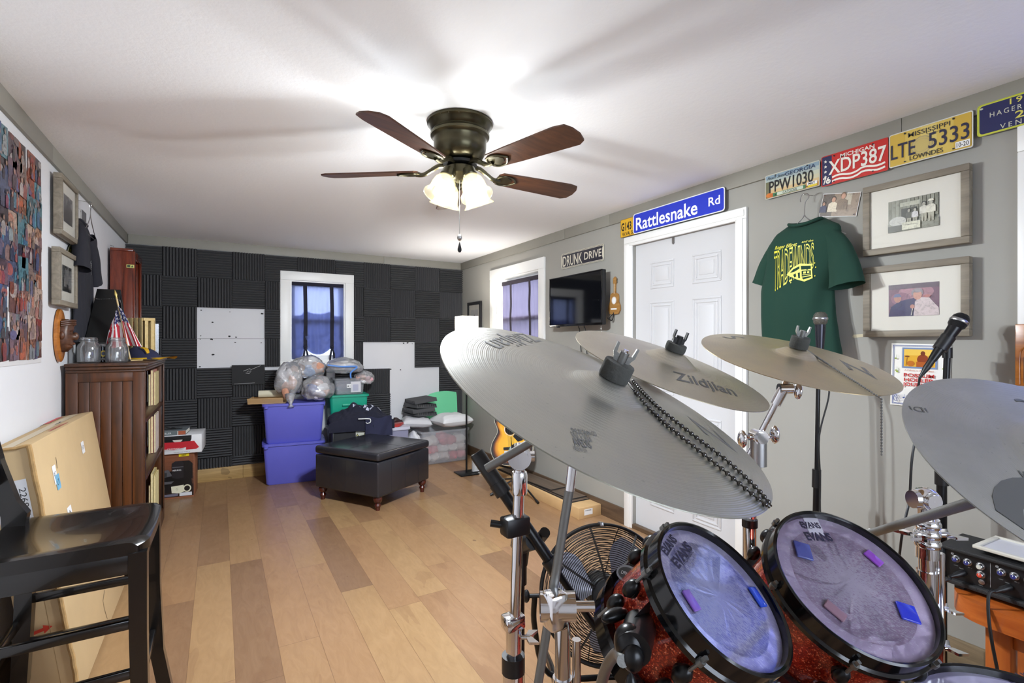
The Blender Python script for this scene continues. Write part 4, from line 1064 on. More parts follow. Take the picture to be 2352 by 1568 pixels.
def tshirt_art(g, front):
    g.use(M_PRINT); yl = rgb(222, 218, 60); gn = rgb(22, 58, 46)
    ax, az = GX(1792, 575); bx, bz = GX(1886, 570); w = bx - ax
    dz = lambda e: (lambda p: front(p[0], p[1]) + e)
    cx = (ax + bx) / 2
    g.text('Roger Elliott', ax + w * 0.03, az + 0.006, 0.017, w * 0.58, yl, 'l', 0.012, 0.35, z=dz(0.0015)); g.text('and the', bx - w * 0.02, az + 0.012, 0.010, w * 0.26, yl, 'r', 0.01, 0.35, z=dz(0.0015))
    H0, H1 = 0.20, 0.115                      # letters tall at the left, shorter at the right
    zt = az - 0.012
    def warp(qx, qy):
        t = (qx + w / 2) / w; hh = H0 + (H1 - H0) * t
        return qx, 0.012 * t + (qy / 0.1 - 0.5) * hh
    g.text('TRADEWINDS', cx, zt, 0.1, w * 0.98, yl, 'c', 0.022, z=dz(0.0020), warp=warp)
    g.use(M_GREEN); g.text('TRADEWINDS', cx, zt, 0.1, w * 0.98, gn, 'c', -0.016, z=dz(0.0026), warp=warp)
    def fl(pts, c, e):
        g.m = M_PRINT if c is yl else M_GREEN
        g.c = c; zz = dz(e); g.add([(cx + x * w, zt - 0.13 + y * w, zz((cx + x * w, zt - 0.13 + y * w))) for x, y in pts], [tuple(range(len(pts)))])
    fl([(-0.14, 0.02), (0.0, 0.17), (0.18, 0.25), (0.45, 0.2), (0.47, -0.13), (0.28, -0.19), (0.1, -0.12)], yl, 0.0032)
    fl([(0.2, 0.19), (0.43, 0.165), (0.43, 0.09), (0.21, 0.10)], gn, 0.0038); fl([(-0.06, 0.05), (0.02, 0.13), (0.17, 0.19), (0.17, 0.13), (0.05, 0.07)], gn, 0.0038)
    fl([(0.22, 0.07), (0.43, 0.06), (0.43, -0.05), (0.22, -0.07)], gn, 0.0038); fl([(0.26, 0.045), (0.32, 0.045), (0.32, 0.0), (0.26, 0.0)], yl, 0.0043); fl([(0.35, 0.04), (0.40, 0.04), (0.40, 0.0), (0.35, 0.0)], yl, 0.0043); fl([(0.24, -0.02), (0.41, -0.02), (0.41, -0.035), (0.24, -0.035)], yl, 0.0043)
    fl([(0.22, -0.09), (0.44, -0.075), (0.44, -0.10), (0.26, -0.14)], gn, 0.0038); fl([(0.02, 0.0), (0.08, 0.03), (0.09, -0.05), (0.05, -0.07)], gn, 0.0038); fl([(0.13, 0.03), (0.18, 0.04), (0.18, -0.1), (0.14, -0.09)], gn, 0.0038)
    for x, y in ((0.5, -0.1), (0.52, 0.1), (0.5, 0.2), (-0.05, -0.2)): fl([(x, y), (x + 0.025, y + 0.01), (x + 0.02, y + 0.04), (x + 0.005, y + 0.03)], yl, 0.0032)
shirt('t_shirt', 'dark green band T-shirt with yellow bus print on the grey wall', RIGHT, rows, 0.12, 0.012, M_GREEN, (0.040, 0.052, 0.030, 0.036), (0.044, 0.074, 0.034, 0.05),
      [p3(1806, 545, 0.07), p3(1786, 570, 0.07), p3(1764, 612, 0.07), p3(1750, 654, 0.068)], [p3(1902, 540, 0.075), p3(1922, 565, 0.078), p3(1938, 608, 0.088), p3(1945, 656, 0.10)], tshirt_art, fold=0.011)
a, z = rw(1848, 518, 0.07); a2, zt = rw(1843, 452, 0.03)
hanger('wire_hanger', 'bare wire hanger carrying the green T-shirt', RIGHT @ Matrix.Translation((a, 0, 0)), 0.19, z + 0.0, zt, 0.072, None)
# ================================================================ FAR END OF THE ROOM
def rot2(x, y, a): return (x * math.cos(a) - y * math.sin(a), x * math.sin(a) + y * math.cos(a))
def placed(x, y, z, deg): return Matrix.Translation((x, y, z)) @ Matrix.Rotation(math.radians(deg), 4, 'Z')
# ---------------------------------------------------------------- ottoman: corners front, left, right measured on the floor
M_LEATHER = mat('black_leather', rgb(42, 42, 48), 0.22, bump=0.10, bscale=180, bdist=0.001, spec=0.6)
M_MAHOG = mat('turned_mahogany', rgb(74, 26, 18), 0.25, var=0.25, vscale=20, coat=0.4)
ot = Matrix.Translation((1.16, 4.372, 0)) @ Matrix.Rotation(math.radians(31.8), 4, 'Z')
OW, OD = 0.325, 0.352                        # half sizes along the two sides
t = thing('ottoman', 'black leather storage ottoman on turned legs in the middle of the floor', 'ottoman', (1.16, 4.372, 0))
Z0, Z1, Z2 = 0.11, 0.388, 0.472
g = G(ot, M_LEATHER).box(-OW, OW, -OD, OD, Z0, Z1, 0.014, 3)
for k in (-0.17, 0.0, 0.17):
    for s in (-1, 1): g.box(k - 0.0015, k + 0.0015, s * OD - 0.001, s * OD + 0.001, Z0 + 0.02, Z1 - 0.02)
    for s in (-1, 1): g.box(s * OW - 0.001, s * OW + 0.001, k - 0.0015, k + 0.0015, Z0 + 0.02, Z1 - 0.02)
obj('ottoman_body', g, t)
g = G(ot, M_LEATHER).box(-OW - 0.004, OW + 0.004, -OD - 0.004, OD + 0.004, Z1 + 0.006, Z2 - 0.012, 0.022, 5)
g.box(-0.0015, 0.0015, -OD + 0.02, OD - 0.02, Z2 - 0.03, Z2 - 0.0112).box(-OW + 0.02, OW - 0.02, -0.0015, 0.0015, Z2 - 0.03, Z2 - 0.0112)
obj('ottoman_lid', g, t)
for sx in (-1, 1):
    for sy in (-1, 1):
        o = ot @ Vector((sx * (OW - 0.045), sy * (OD - 0.045), 0))
        g = G(WORLD, M_MAHOG).lathe([(0, 0), (0.017, 0), (0.018, 0.02), (0.022, 0.03), (0.026, 0.04), (0.020, 0.052), (0.017, 0.058), (0.028, 0.066), (0.035, 0.082), (0.036, 0.095), (0.030, 0.108), (0.022, 0.116), (0, 0.116)], o, n=28)
        obj('leg', g, t)
# ---------------------------------------------------------------- lidded storage bins
def tote_geo(fr, w, d, h, m, taper=0.90, wall=0.006, rim=0.012, n=6):
    g = G(fr, m); rings = []
    for f, z in ((taper, 0.0), (taper + 0.012, 0.012), (1.0, h - 0.03), (1.0, h)):
        rings.append([(x, y, z) for x, y in rrect(-w / 2 * f, -d / 2 * f, w / 2 * f, d / 2 * f, 0.03 * f, n)])
    rings[0] = [(x * 0.97, y * 0.97, z) for x, y, z in rings[0]]
    inner = [[(x * (1 - 2 * wall / w), y * (1 - 2 * wall / d), max(z, wall)) for x, y, z in r] for r in rings[::-1]]
    g.loft(rings + inner, True, True)
    return g
def rim_geo(fr, w, d, z, m, over=0.014, th=0.022, top=True):
    g = G(fr, m); a = rrect(-w / 2 - over, -d / 2 - over, w / 2 + over, d / 2 + over, 0.04, 6)
    if top: g.prism(a, z - th, z)
    else:
        b = rrect(-w / 2 + 0.006, -d / 2 + 0.006, w / 2 - 0.006, d / 2 - 0.006, 0.026, 6)
        g.loft([[(x, y, z - th) for x, y in a], [(x, y, z) for x, y in a], [(x, y, z) for x, y in b], [(x, y, z - th) for x, y in b]], False, False)
    return g
M_BLUEBIN = mat('blue_bin_plastic', rgb(96, 98, 196), 0.4, var=0.03, vscale=3, bump=0.02, bscale=80)
M_GREENBIN = mat('green_bin_plastic', rgb(22, 158, 128), 0.4)
M_GREYBIN = mat('grey_bin_plastic', rgb(150, 150, 176), 0.4); M_GREYLID = mat('pale_bin_lid', rgb(206, 206, 222), 0.4)
BX, BYY = 0.63, 5.30
for k, (z, nm) in enumerate(((0.0, 'lower blue storage tote on the floor, under another blue tote'), (0.385, 'upper blue storage tote, plastic bags heaped on its lid'))):
    fr = placed(BX, BYY, z, -6); h = 0.385 if k == 0 else 0.372
    t = thing('storage_tote', nm, 'storage bin', fr.translation, 'stacked blue storage totes')
    obj('tote_body', tote_geo(fr, 0.525, 0.36, h - 0.022, M_BLUEBIN), t)
    g = rim_geo(fr, 0.525, 0.36, h, M_BLUEBIN); g.lathe([(0, -0.02), (0.02, -0.02), (0.02, 0.0), (0, 0.0)], (-0.24, -0.185, h - 0.02), n=10)
    obj('tote_lid', g, t)
    for s in (-1, 1): obj('clasp', G(fr, M_BLUEBIN).box(s * 0.272 - 0.008, s * 0.272 + 0.008, -0.05, 0.05, h - 0.05, h + 0.002, 0.003), t)
# green bin on a dark crate behind the speaker
fr = placed(1.15, 5.385, 0, 0)
t = thing('storage_tote', 'plain grey tote hidden behind the speaker, under the green tote', 'storage bin', fr.translation)
obj('tote_body', tote_geo(fr, 0.36, 0.28, 0.44, M_GREYBIN), t); obj('tote_lid', rim_geo(fr, 0.36, 0.28, 0.462, M_GREYLID), t)
fr = placed(1.145, 5.375, 0.463, -2)
t = thing('storage_tote', 'green storage tote standing behind the heap of navy clothes', 'storage bin', fr.translation)
g = tote_geo(fr, 0.37, 0.30, 0.325, M_GREENBIN); g.use(M_GREENBIN).box(-0.07, 0.07, -0.166, -0.148, 0.225, 0.245, 0.004)
g.use(M_PRINT); g.fr = fr @ frame((0, -0.148, 0), (1, 0, 0), (0, 0, 1)); g.lay = 0.001; g.rect(-0.05, 0.12, 0.03, 0.19, rgb(226)); g.rect(-0.044, 0.126, 0.024, 0.184, rgb(60, 64, 80))
obj('tote_body', g, t); obj('tote_rim', rim_geo(fr, 0.37, 0.30, 0.335, M_GREENBIN, 0.016, 0.02, True), t)
# small clear bin on top
fr = placed(1.155, 5.37, 0.80, -2)
t = thing('clear_bin', 'small clear lidded bin with a paper label standing on the green tote', 'storage bin', fr.translation)
obj('bin_body', tote_geo(fr, 0.30, 0.22, 0.145, M_CLEARBIN, 0.92, 0.004), t); obj('bin_lid', rim_geo(fr, 0.30, 0.22, 0.165, M_CLEARBIN, 0.010, 0.018), t)
g = G(fr, mat('grey_folded_cloth', rgb(110, 112, 136), 0.9, var=0.2, vscale=30)).ball((0, 0, 0.065), (0.12, 0.08, 0.055), 3, lambda c: 1 + 0.12 * nz(c, 3)); obj('contents', g, t)
g = G(fr @ frame((0, -0.112, 0.0), (1, 0, 0), (0, 0, 1)), M_PRINT); g.lay = 0.003; g.rect(-0.03, 0.065, 0.03, 0.105, rgb(230)); g.ell(-0.016, 0.085, 0.008, 0.006, rgb(40)); g.rect(-0.004, 0.08, 0.022, 0.092, rgb(190)); g.rect(0.01, 0.02, 0.11, 0.13, rgb(206, 204, 210)); g.rect(0.03, 0.035, 0.085, 0.10, rgb(170, 170, 190)); obj('paper_label', g, t)
# ---------------------------------------------------------------- plastic bags of toys on the blue tote
def bag(label, c, r, seed, stuff, knot=None, tape=None, squash=0.0):
    c = Vector(c); t = thing('plastic_bag', label, 'plastic bag', (c.x, c.y, c.z - r[2] * 0.8), 'clear bags heaped on the totes')
    rnd = random.Random(seed)
    def fn(v):
        p = v * 1.6 + Vector((seed, seed * 2, 0)); f = 1 + 0.22 * noise.noise(p) + 0.10 * noise.noise(p * 2.7) + 0.05 * abs(noise.noise(p * 6))
        return f * (0.8 if v.z < -0.75 else 1)
    g = G(WORLD, M_BAG).ball(c, r, 4, fn)
    if knot: 
        k = Vector(knot); d = (k - c); P = [c + d * q for q in (0.6, 0.8, 0.95, 1.0, 1.08)]
        g.tube(P, [min(r) * 0.5, min(r) * 0.3, 0.014, 0.012, 0.03], 14)
    obj('bag_film', g, t, sharp=3)
    for k, (dx, dy, dz, rx, ry, rz, col) in enumerate(stuff):
        m = mat('bagged_toy', col, 0.75, var=0.18, vscale=25)
        g = G(WORLD, m).ball((c.x + dx * r[0], c.y + dy * r[1], c.z + dz * r[2]), (rx * r[0], ry * r[1], rz * r[2]), 3, lambda v, k=k: 1 + 0.25 * noise.noise(v * 1.7 + Vector((k * 3.1, seed, 0))))
        obj('bagged_toy', g, t, sharp=3)
    if tape: obj('zip_strip', G(WORLD, mat('blue_zip_strip', rgb(90, 140, 214), 0.4)).tube(bez(tape, 5), 0.009, 6), t)
    return t
SKN = rgb(206, 150, 124); PK = rgb(222, 170, 176); WHT = rgb(214, 212, 216); BLU = rgb(70, 90, 170); DK = rgb(60, 48, 50)
def BP(px, py, Y): return at_y(px, py, Y)
bag('tall clear bag of dolls hanging over the left end of the blue tote', BP(664, 872, 5.20), (0.125, 0.11, 0.165), 3.1,
    [(-0.25, -0.5, -0.55, 0.3, 0.3, 0.5, SKN), (0.2, -0.5, -0.1, 0.3, 0.3, 0.45, SKN), (-0.3, -0.2, 0.4, 0.5, 0.5, 0.4, WHT), (0.35, -0.4, 0.1, 0.3, 0.35, 0.4, DK), (0.35, 0.0, 0.5, 0.35, 0.4, 0.3, rgb(150, 110, 90))], knot=BP(668, 930, 5.09))
bag('round knotted clear bag of small toys at the front of the heap', BP(730, 893, 5.17), (0.15, 0.12, 0.125), 7.4,
    [(-0.4, -0.35, 0.1, 0.4, 0.4, 0.4, BLU), (0.3, -0.4, 0.2, 0.35, 0.4, 0.3, WHT), (0.0, -0.4, -0.45, 0.5, 0.4, 0.35, rgb(200, 196, 210)), (-0.1, -0.3, 0.5, 0.4, 0.4, 0.3, rgb(190, 150, 140)), (0.45, -0.3, -0.3, 0.3, 0.3, 0.35, SKN)])
bag('clear bag holding a doll with brown hair, up against the window casing', BP(706, 845, 5.33), (0.17, 0.11, 0.12), 11.2,
    [(-0.45, -0.4, -0.1, 0.35, 0.4, 0.5, rgb(150, 112, 84)), (0.05, -0.5, -0.2, 0.35, 0.4, 0.45, rgb(80, 140, 200)), (0.5, -0.4, 0.0, 0.4, 0.45, 0.5, SKN)])
bag('clear zip bag with a blue closing strip, top of the heap', BP(790, 842, 5.33), (0.19, 0.12, 0.085), 15.9,
    [(-0.3, -0.3, 0, 0.5, 0.4, 0.4, WHT), (0.35, -0.3, -0.1, 0.5, 0.4, 0.4, rgb(186, 190, 214))], tape=[BP(752, 838, 5.19), BP(785, 842, 5.18), BP(820, 842, 5.19), BP(806, 855, 5.18), BP(806, 868, 5.19)])
bag('clear bag of pink doll parts hanging off the small clear bin', BP(836, 868, 5.32), (0.10, 0.09, 0.075), 21.3,
    [(-0.4, -0.35, 0.1, 0.5, 0.5, 0.5, rgb(226, 176, 160)), (0.4, -0.35, -0.2, 0.45, 0.45, 0.5, PK)])
# cardboard tray and rolled paper on the left of the tote
M_KRAFT = mat('corrugated_cardboard', rgb(196, 160, 112), 0.85, var=0.06, vscale=10)
fr = placed(*BP(615, 916, 5.33)[:2], 0.758, -12)
g = G(fr, M_KRAFT).box(-0.15, 0.17, -0.14, 0.14, 0, 0.006).box(-0.15, -0.145, -0.14, 0.14, 0.004, 0.045).box(-0.15, 0.17, 0.134, 0.14, 0.004, 0.04)
g.fr = fr @ Matrix.Translation((-0.15, -0.14, 0.004)) @ Matrix.Rotation(math.radians(30), 4, 'X'); g.box(0, 0.3, 0, 0.006, 0, 0.055)
one('cardboard_tray', g, 'torn open cardboard tray on the left of the upper blue tote', 'cardboard')
g = G(WORLD, mat('cream_paper', rgb(224, 216, 190), 0.8)); a, b = BP(594, 890, 5.36), BP(645, 892, 5.33)
a.z = b.z = 0.838
for k in range(2): pass
ang = [0.3 * j for j in range(42)]
d_ = (b - a).normalized(); u_ = Vector((0, 0, 1)); v_ = d_.cross(u_)
R0 = [a + (u_ * math.sin(q) + v_ * math.cos(q)) * (0.022 + 0.0012 * q) for q in ang]; g.grid([R0, [p + d_ * 0.24 for p in R0]])
one('paper_roll', g, 'loose roll of cream paper lying in the torn cardboard tray', 'paper')
# ---------------------------------------------------------------- black speaker cabinet with clothes on it
fr = placed(1.20, 5.05, 0, -2)
t = thing('speaker_cabinet', 'black speaker cabinet behind the ottoman, clothes heaped on top', 'speaker', fr.translation)
obj('cabinet', G(fr, mat('black_speaker_carpet', rgb(34, 34, 38), 0.8, bump=0.3, bscale=200)).box(-0.27, 0.25, -0.12, 0.115, 0, 0.55, 0.012), t)
for sx in (-1, 1): obj('corner_guard', G(fr, M_BLACK).box(sx * 0.25 - 0.03, sx * 0.25 + 0.005 * sx, -0.125, -0.09, 0.51, 0.556, 0.006), t)
obj('corner_rail', G(fr, M_BLACK).box(-0.274, -0.256, -0.124, -0.106, 0.02, 0.51, 0.003), t)
g = G(fr @ frame((0, -0.12, 0), (1, 0, 0), (0, 0, 1)), M_PRINT); g.lay = 0.001
g.rect(-0.06, 0.40, 0.04, 0.475, rgb(214, 214, 200)); g.rect(-0.054, 0.455, 0.034, 0.47, rgb(150, 150, 140))
for x in (-0.045, 0.025): g.flat([(x - 0.016, 0.425), (x + 0.016, 0.425), (x, 0.452)], c=rgb(30, 30, 30)); g.flat([(x - 0.008, 0.429), (x + 0.008, 0.429), (x, 0.444)], c=rgb(210, 206, 120))
g.text('WARNING', -0.01, 0.435, 0.006, 0.034, rgb(40)); g.rect(-0.05, 0.405, 0.03, 0.42, rgb(170, 170, 160))
obj('warning_label', g, t)
M_NAVYJ = mat('navy_fleece', rgb(26, 27, 44), 0.95, bump=0.4, bscale=120, bdist=0.002)
def heap(name, label, cat, fr, poly, base, h, m, seed, drop=None, art=None):
    """a crumpled cloth lying over base height: grid over the outline box, draped at its edges"""
    xs = [p[0] for p in poly]; ys = [p[1] for p in poly]; x0, x1, y0, y1 = min(xs), max(xs), min(ys), max(ys)
    NX, NY = 44, 30; rows = []
    def top(x, y):
        u, v = (x - x0) / (x1 - x0), (y - y0) / (y1 - y0)
        dome = max(0, math.sin(PI * min(1, max(0, u)))) ** 0.6 * max(0, math.sin(PI * min(1, max(0, v)) ** 1.7)) ** 0.7
        w = 0.5 + 0.5 * noise.noise(Vector((x * 7 + seed, y * 7, seed))); w2 = abs(noise.noise(Vector((x * 14, y * 10 + seed, seed))))
        return base + 0.006 + dome * h * (0.40 + 0.6 * w) + 0.055 * w2 * dome + 0.012 * math.sin(x * 38 + 14 * noise.noise(Vector((x * 5, y * 9, seed + 4)))) * dome
    for j in range(NY + 1):
        r = []
        for i in range(NX + 1):
            x, y = x0 + (x1 - x0) * i / NX, y0 + (y1 - y0) * j / NY; z = top(x, y)
            if drop: z, x, y = drop(x, y, z)
            r.append((x, y, z))
        rows.append(r)
    g = G(fr, m).grid(rows)
    g.grid([[(x, y, z - 0.008) for x, y, z in r] for r in rows])
    if art: art(g, top)
    return one(name, g, label, cat, loc=fr @ Vector((0, 0, base)), sharp=2.5)
def drape_over(x, y, z):
    if y < -0.122:
        e = -0.122 - y; return z - e * 0.95 - 0.0, x, -0.13 - 0.02 * abs(noise.noise(Vector((x * 9, e * 5, 2)))) - 0.02 * min(1, e / 0.05)
    if x < -0.278: e = -0.278 - x; return z - e * 0.9, -0.285 - 0.02 * abs(noise.noise(Vector((y * 9, e * 5, 2)))), y
    if x > 0.262: e = x - 0.262; return z - e * 0.9, 0.27 + 0.02 * abs(noise.noise(Vector((y * 9, e * 5, 4)))), y
    return z, x, y
def heap_art(g, top):
    g.use(M_PRINT)
    c = rgb(190, 194, 212); zf = lambda p: top(p[0], p[1]) + 0.004
    def blot(pts, col): g.c = col; g.add([(x, y, zf((x, y))) for x, y in pts], [tuple(range(len(pts)))])
    for x0, y0, w, h in ((-0.06, 0.02, 0.09, 0.016), (-0.065, -0.012, 0.08, 0.02), (0.165, 0.03, 0.02, 0.012), (0.19, 0.02, 0.02, 0.012), (0.16, -0.0, 0.03, 0.012), (0.165, -0.03, 0.045, 0.018)):
        for k in range(4): blot([(x0 + w * k / 4, y0), (x0 + w * (k + 0.75) / 4, y0 + 0.002), (x0 + w * (k + 0.75) / 4, y0 + h), (x0 + w * k / 4, y0 + h - 0.002)], c)
    for k in range(8): a = k * PI / 4; blot([(0.09 + r * math.cos(q), -0.005 + 0.8 * r * math.sin(q)) for r, q in ((0.03, a), (0.055, a), (0.055, a + 0.6), (0.03, a + 0.6))], c)
heap('hooded_sweatshirt', 'crumpled navy sweatshirt with pale lettering on top of the speaker cabinet', 'sweatshirt', fr, [(-0.31, -0.20), (0.31, 0.125)], 0.555, 0.17, M_NAVYJ, 2.3, drape_over, heap_art)
g = G(fr, mat('navy_corduroy', rgb(38, 40, 66), 0.9, bump=0.5, bscale=90))
rows = []
for i in range(13):
    v = i / 12; rows.append([(0.02 + 0.26 * u / 10, -0.163 - 0.012 * math.sin(v * 4 + u) - 0.01 * v, 0.60 - 0.19 * v + 0.012 * math.sin(u * 0.9)) for u in range(11)])
g.grid(rows).grid([[(x, y + 0.012, z) for x, y, z in r] for r in rows])
one('folded_trousers', g, 'folded navy corduroys hanging over the front of the speaker cabinet', 'trousers', sharp=2.5)
g = G(fr, M_WHITE).tube(bez([(-0.05, -0.184, 0.60), (0.05, -0.19, 0.595), (0.065, -0.192, 0.58), (0.06, -0.192, 0.56), (0.035, -0.192, 0.553), (0.02, -0.191, 0.562)], 6), 0.0045, 8)
one('plastic_hanger', g, 'white plastic hanger hook poking out of the navy clothes', 'clothes hanger')
# printed panel of lettering on the sweatshirt
# ---------------------------------------------------------------- grey bin with odds and ends, right of the speaker
fr = placed(1.61, 5.28, 0, 0)
t = thing('storage_tote', 'grey storage tote with a pale lid between the speaker and the pillows', 'storage bin', fr.translation)
obj('tote_body', tote_geo(fr, 0.22, 0.40, 0.43, M_GREYBIN), t); obj('tote_lid', rim_geo(fr, 0.22, 0.40, 0.452, M_GREYLID, 0.016, 0.03), t)
g = G(placed(1.61, 5.20, 0.453, 60), mat('red_plastic', rgb(200, 50, 44), 0.4)).prism(rrect(-0.10, -0.06, 0.10, 0.06, 0.03), 0, 0.008).prism(rrect(-0.11, -0.07, 0.11, 0.07, 0.035), 0.008, 0.016)
one('red_tray', g, 'small red plastic tray on the pale lid of the grey tote', 'tray')
for k, (dx, nm) in enumerate(((-0.05, 'dark small toy shoe in the red tray, left one'), (0.03, 'dark small toy shoe in the red tray, right one'))):
    f2 = placed(1.61 + dx, 5.20 + 0.02 * k, 0.469, 60 - 40 * k)
    g = G(f2, mat('dark_toy', rgb(50, 38, 40), 0.5, var=0.3, vscale=40)).loft([[(x + 0.0, 0.026 * math.cos(a * PI / 6) * w, 0.012 + 0.022 * h_ + 0.022 * h_ * math.sin(a * PI / 6)) for a in range(12)] for x, w, h_ in ((-0.055, 0.5, 0.7), (-0.04, 0.9, 1.3), (-0.01, 0.9, 1.2), (0.02, 1.0, 0.7), (0.05, 0.6, 0.4))])
    one('toy_shoe', g, nm, 'shoe')
# ---------------------------------------------------------------- clear tote full of clothes, pillows, spare foam
fr = placed(2.16, 5.33, 0, 1)
t = thing('clear_tote', 'large clear tote of red and white cloth under the pillows', 'storage bin', fr.translation)
obj('tote_body', tote_geo(fr, 0.56, 0.38, 0.36, mat('clear_tote_plastic', rgb(196, 196, 202), 0.2, alpha=0.32), 0.94, 0.004), t); obj('tote_rim', rim_geo(fr, 0.56, 0.38, 0.365, M_CLEARBIN, 0.014, 0.022, False), t)
rnd = random.Random(5)
for k in range(16):
    x, z = -0.21 + 0.105 * (k % 5) + rnd.uniform(-0.02, 0.02), 0.065 + 0.085 * (k // 5)
    if z > 0.29: x, z = 0.0, 0.27
    col = (rgb(222, 218, 212), rgb(206, 84, 96), rgb(226, 222, 216), rgb(214, 122, 130), rgb(216, 206, 200))[(k * 7 + k // 5) % 5]
    g = G(fr, mat('packed_cloth', col, 0.9, var=0.06, vscale=20)).ball((x, -0.06, z), (0.07, 0.11, 0.055), 3, lambda v, k=k: 1 + 0.35 * noise.noise(v * 1.8 + Vector((k, 0, 0))))
    obj('packed_cloth', g, t, sharp=3)
g = G(WORLD, mat('white_bin_liner', rgb(226, 226, 230), 0.35, bump=0.8, bscale=30, bdist=0.01)).ball(Vector((1.81, 5.20, 0.2)), (0.072, 0.15, 0.17), 4, lambda v: 1 + 0.15 * noise.noise(v * 2.2) + 0.05 * abs(noise.noise(v * 6)))
z_ = min(v.z for v in g.v); g.v = [v - Vector((0, 0, z_)) for v in g.v]
k_ = 0.385 / max(v.z for v in g.v); g.v = [Vector((v.x, v.y, v.z * k_)) for v in g.v]
one('rubbish_bag', g, 'white plastic sack beside the clear tote, under a pillow', 'bag', sharp=3)
def pillow(label, c, sx, sy, sz, deg, m, tilt=0):
    fr = Matrix.Translation(c) @ Matrix.Rotation(math.radians(deg), 4, 'Z') @ Matrix.Rotation(math.radians(tilt), 4, 'Y'); g = G(fr, m); N = 26; top, bot = [], []
    for i in range(N + 1):
        a, b = [], []
        for j in range(N + 1):
            u, v = -1 + 2 * i / N, -1 + 2 * j / N; e = (1 - abs(u) ** 3.2) * (1 - abs(v) ** 3.2); h = max(e, 0) ** 0.45
            x = u * sx * (1 - 0.10 * (1 - v * v) * abs(u)); y = v * sy * (1 - 0.10 * (1 - u * u) * abs(v))
            w = 0.012 * noise.noise(Vector((u * 3, v * 3, sx * 9))) * e
            a.append((x, y, sz * h + w)); b.append((x, y, -sz * h * 0.8 + w * 0.3))
        top.append(a); bot.append(b)
    g.grid(top).grid(bot)
    return one('pillow', g, label, 'pillow', sharp=2.5)
M_PILLOW = mat('white_pillow_ticking', rgb(230, 230, 232), 0.85, bump=0.1, bscale=40)
pillow('plump white pillow at the front, right of the foam stack', Vector((2.265, 5.235, 0.452)), 0.20, 0.17, 0.08, 8, M_PILLOW)
pillow('flatter grey white pillow beneath the stack of spare foam', Vector((1.90, 5.36, 0.445)), 0.165, 0.17, 0.065, -16, mat('grey_white_ticking', rgb(206, 206, 210), 0.85, bump=0.1, bscale=40), 4)
for k, (dx, dy, dz, a, b) in enumerate(((0.02, 0.0, 0.515, 18, 3), (0.0, -0.01, 0.560, 8, -2), (0.02, 0.0, 0.606, 14, 3), (0.03, 0.0, 0.665, 6, -5))):
    fr2 = placed(1.93 + dx, 5.39 + dy, dz, a) @ Matrix.Rotation(math.radians(b), 4, 'Y')
    g = foam_geo(0.27, 0.27, k % 2 == 0, fr2 @ Matrix.Translation((-0.135, -0.135, 0)))
    tag(obj('acoustic_foam_tile', g, loc=fr2.translation), ('lowest', 'second', 'third', 'topmost')[k] + ' spare black foam tile in the pile on the pillows', 'foam tile', 'spare foam tiles on the pillows')
g = G(WORLD, mat('mint_green_sheet', rgb(120, 216, 164), 0.5)); rows = []
for i in range(15):
    x = 1.98 + 0.50 * i / 14
    z1 = 0.735 - 0.02 * math.cos((i / 14) * 5) - (0.08 * max(0, 0.3 - i / 14) / 0.3)
    rows.append([(x, 5.555 - 0.02 * math.sin(i * 0.3) - 0.03 * (1 - j / 8), 0.39 + (z1 - 0.39) * j / 8) for j in range(9)])
g.grid(rows).grid([[(x, y + 0.004, z) for x, y, z in r] for r in rows])
one('craft_foam_sheet', g, 'mint green flexible sheet leaning on the wall behind the pillows', 'sheet', sharp=2)
g = G(WORLD, mat('dark_wire', rgb(70, 66, 66), 0.4)); rnd = random.Random(9)
P = []
for k in range(70):
    a = k * 0.75; P.append((2.47 + 0.06 * math.cos(a) * (0.7 + 0.3 * rnd.random()), 5.40 + 0.05 * math.sin(a * 0.83), 0.44 + 0.055 * math.sin(a) * (0.7 + 0.3 * rnd.random())))
g.tube(bez(P, 3), 0.004, 6)
one('wire_bundle', g, 'tangle of dark wire on the clear tote behind the lamp pole', 'wire')
# ---------------------------------------------------------------- floor lamp
LX_, LY_ = 2.165, 4.62
t = thing('floor_lamp', 'thin black floor lamp with a glowing white square shade', 'floor lamp', (LX_, LY_, 0))
fr = placed(LX_, LY_, 0, -2)
obj('base', G(fr, M_BLACKMETAL).box(-0.10, 0.10, -0.10, 0.10, 0, 0.012, 0.003), t)
obj('pole', G(fr, M_BLACKMETAL).cyl((0, 0, 0.01), (0, 0, 1.44), 0.009, n=12), t)
M_LSHADE = sheer('white_lamp_shade', (0.95, 0.94, 0.9, 1), 0.12, 0.7, vary=False)
g = G(fr, M_LSHADE); a = 0.09
for x0, x1, y0, y1 in ((-a, a, -a, -a + 0.003), (-a, a, a - 0.003, a), (-a, -a + 0.003, -a, a), (a - 0.003, a, -a, a)): g.box(x0, x1, y0, y1, 1.30, 1.595)
sh = obj('lamp_shade', g, t)
obj('shade_spider', G(fr, M_STEEL).bar((-a, 0, 1.57), (a, 0, 1.57), 0.004, 0.004).bar((0, -a, 1.57), (0, a, 1.57), 0.004, 0.004), sh)
obj('bulb', G(fr, M_BULB).ball((0, 0, 1.475), 0.028, 2), t)
point_light('floor_lamp_light', (LX_, LY_, 1.53), LAMP_W, (1, 0.95, 0.88), 0.04)
g = G(WORLD, M_BLACK).tube(bez([(2.20, 4.60, 0.012), (2.30, 4.50, 0.03), (2.26, 4.42, 0.006), (2.36, 4.35, 0.006), (2.44, 4.44, 0.02), (2.38, 4.55, 0.006), (2.48, 4.7, 0.02)], 6), 0.004, 8)
one('lamp_cord', g, 'tangled black lamp cord on the floor by the lamp base', 'cord')
fr = placed(2.31, 4.62, 0, 0)
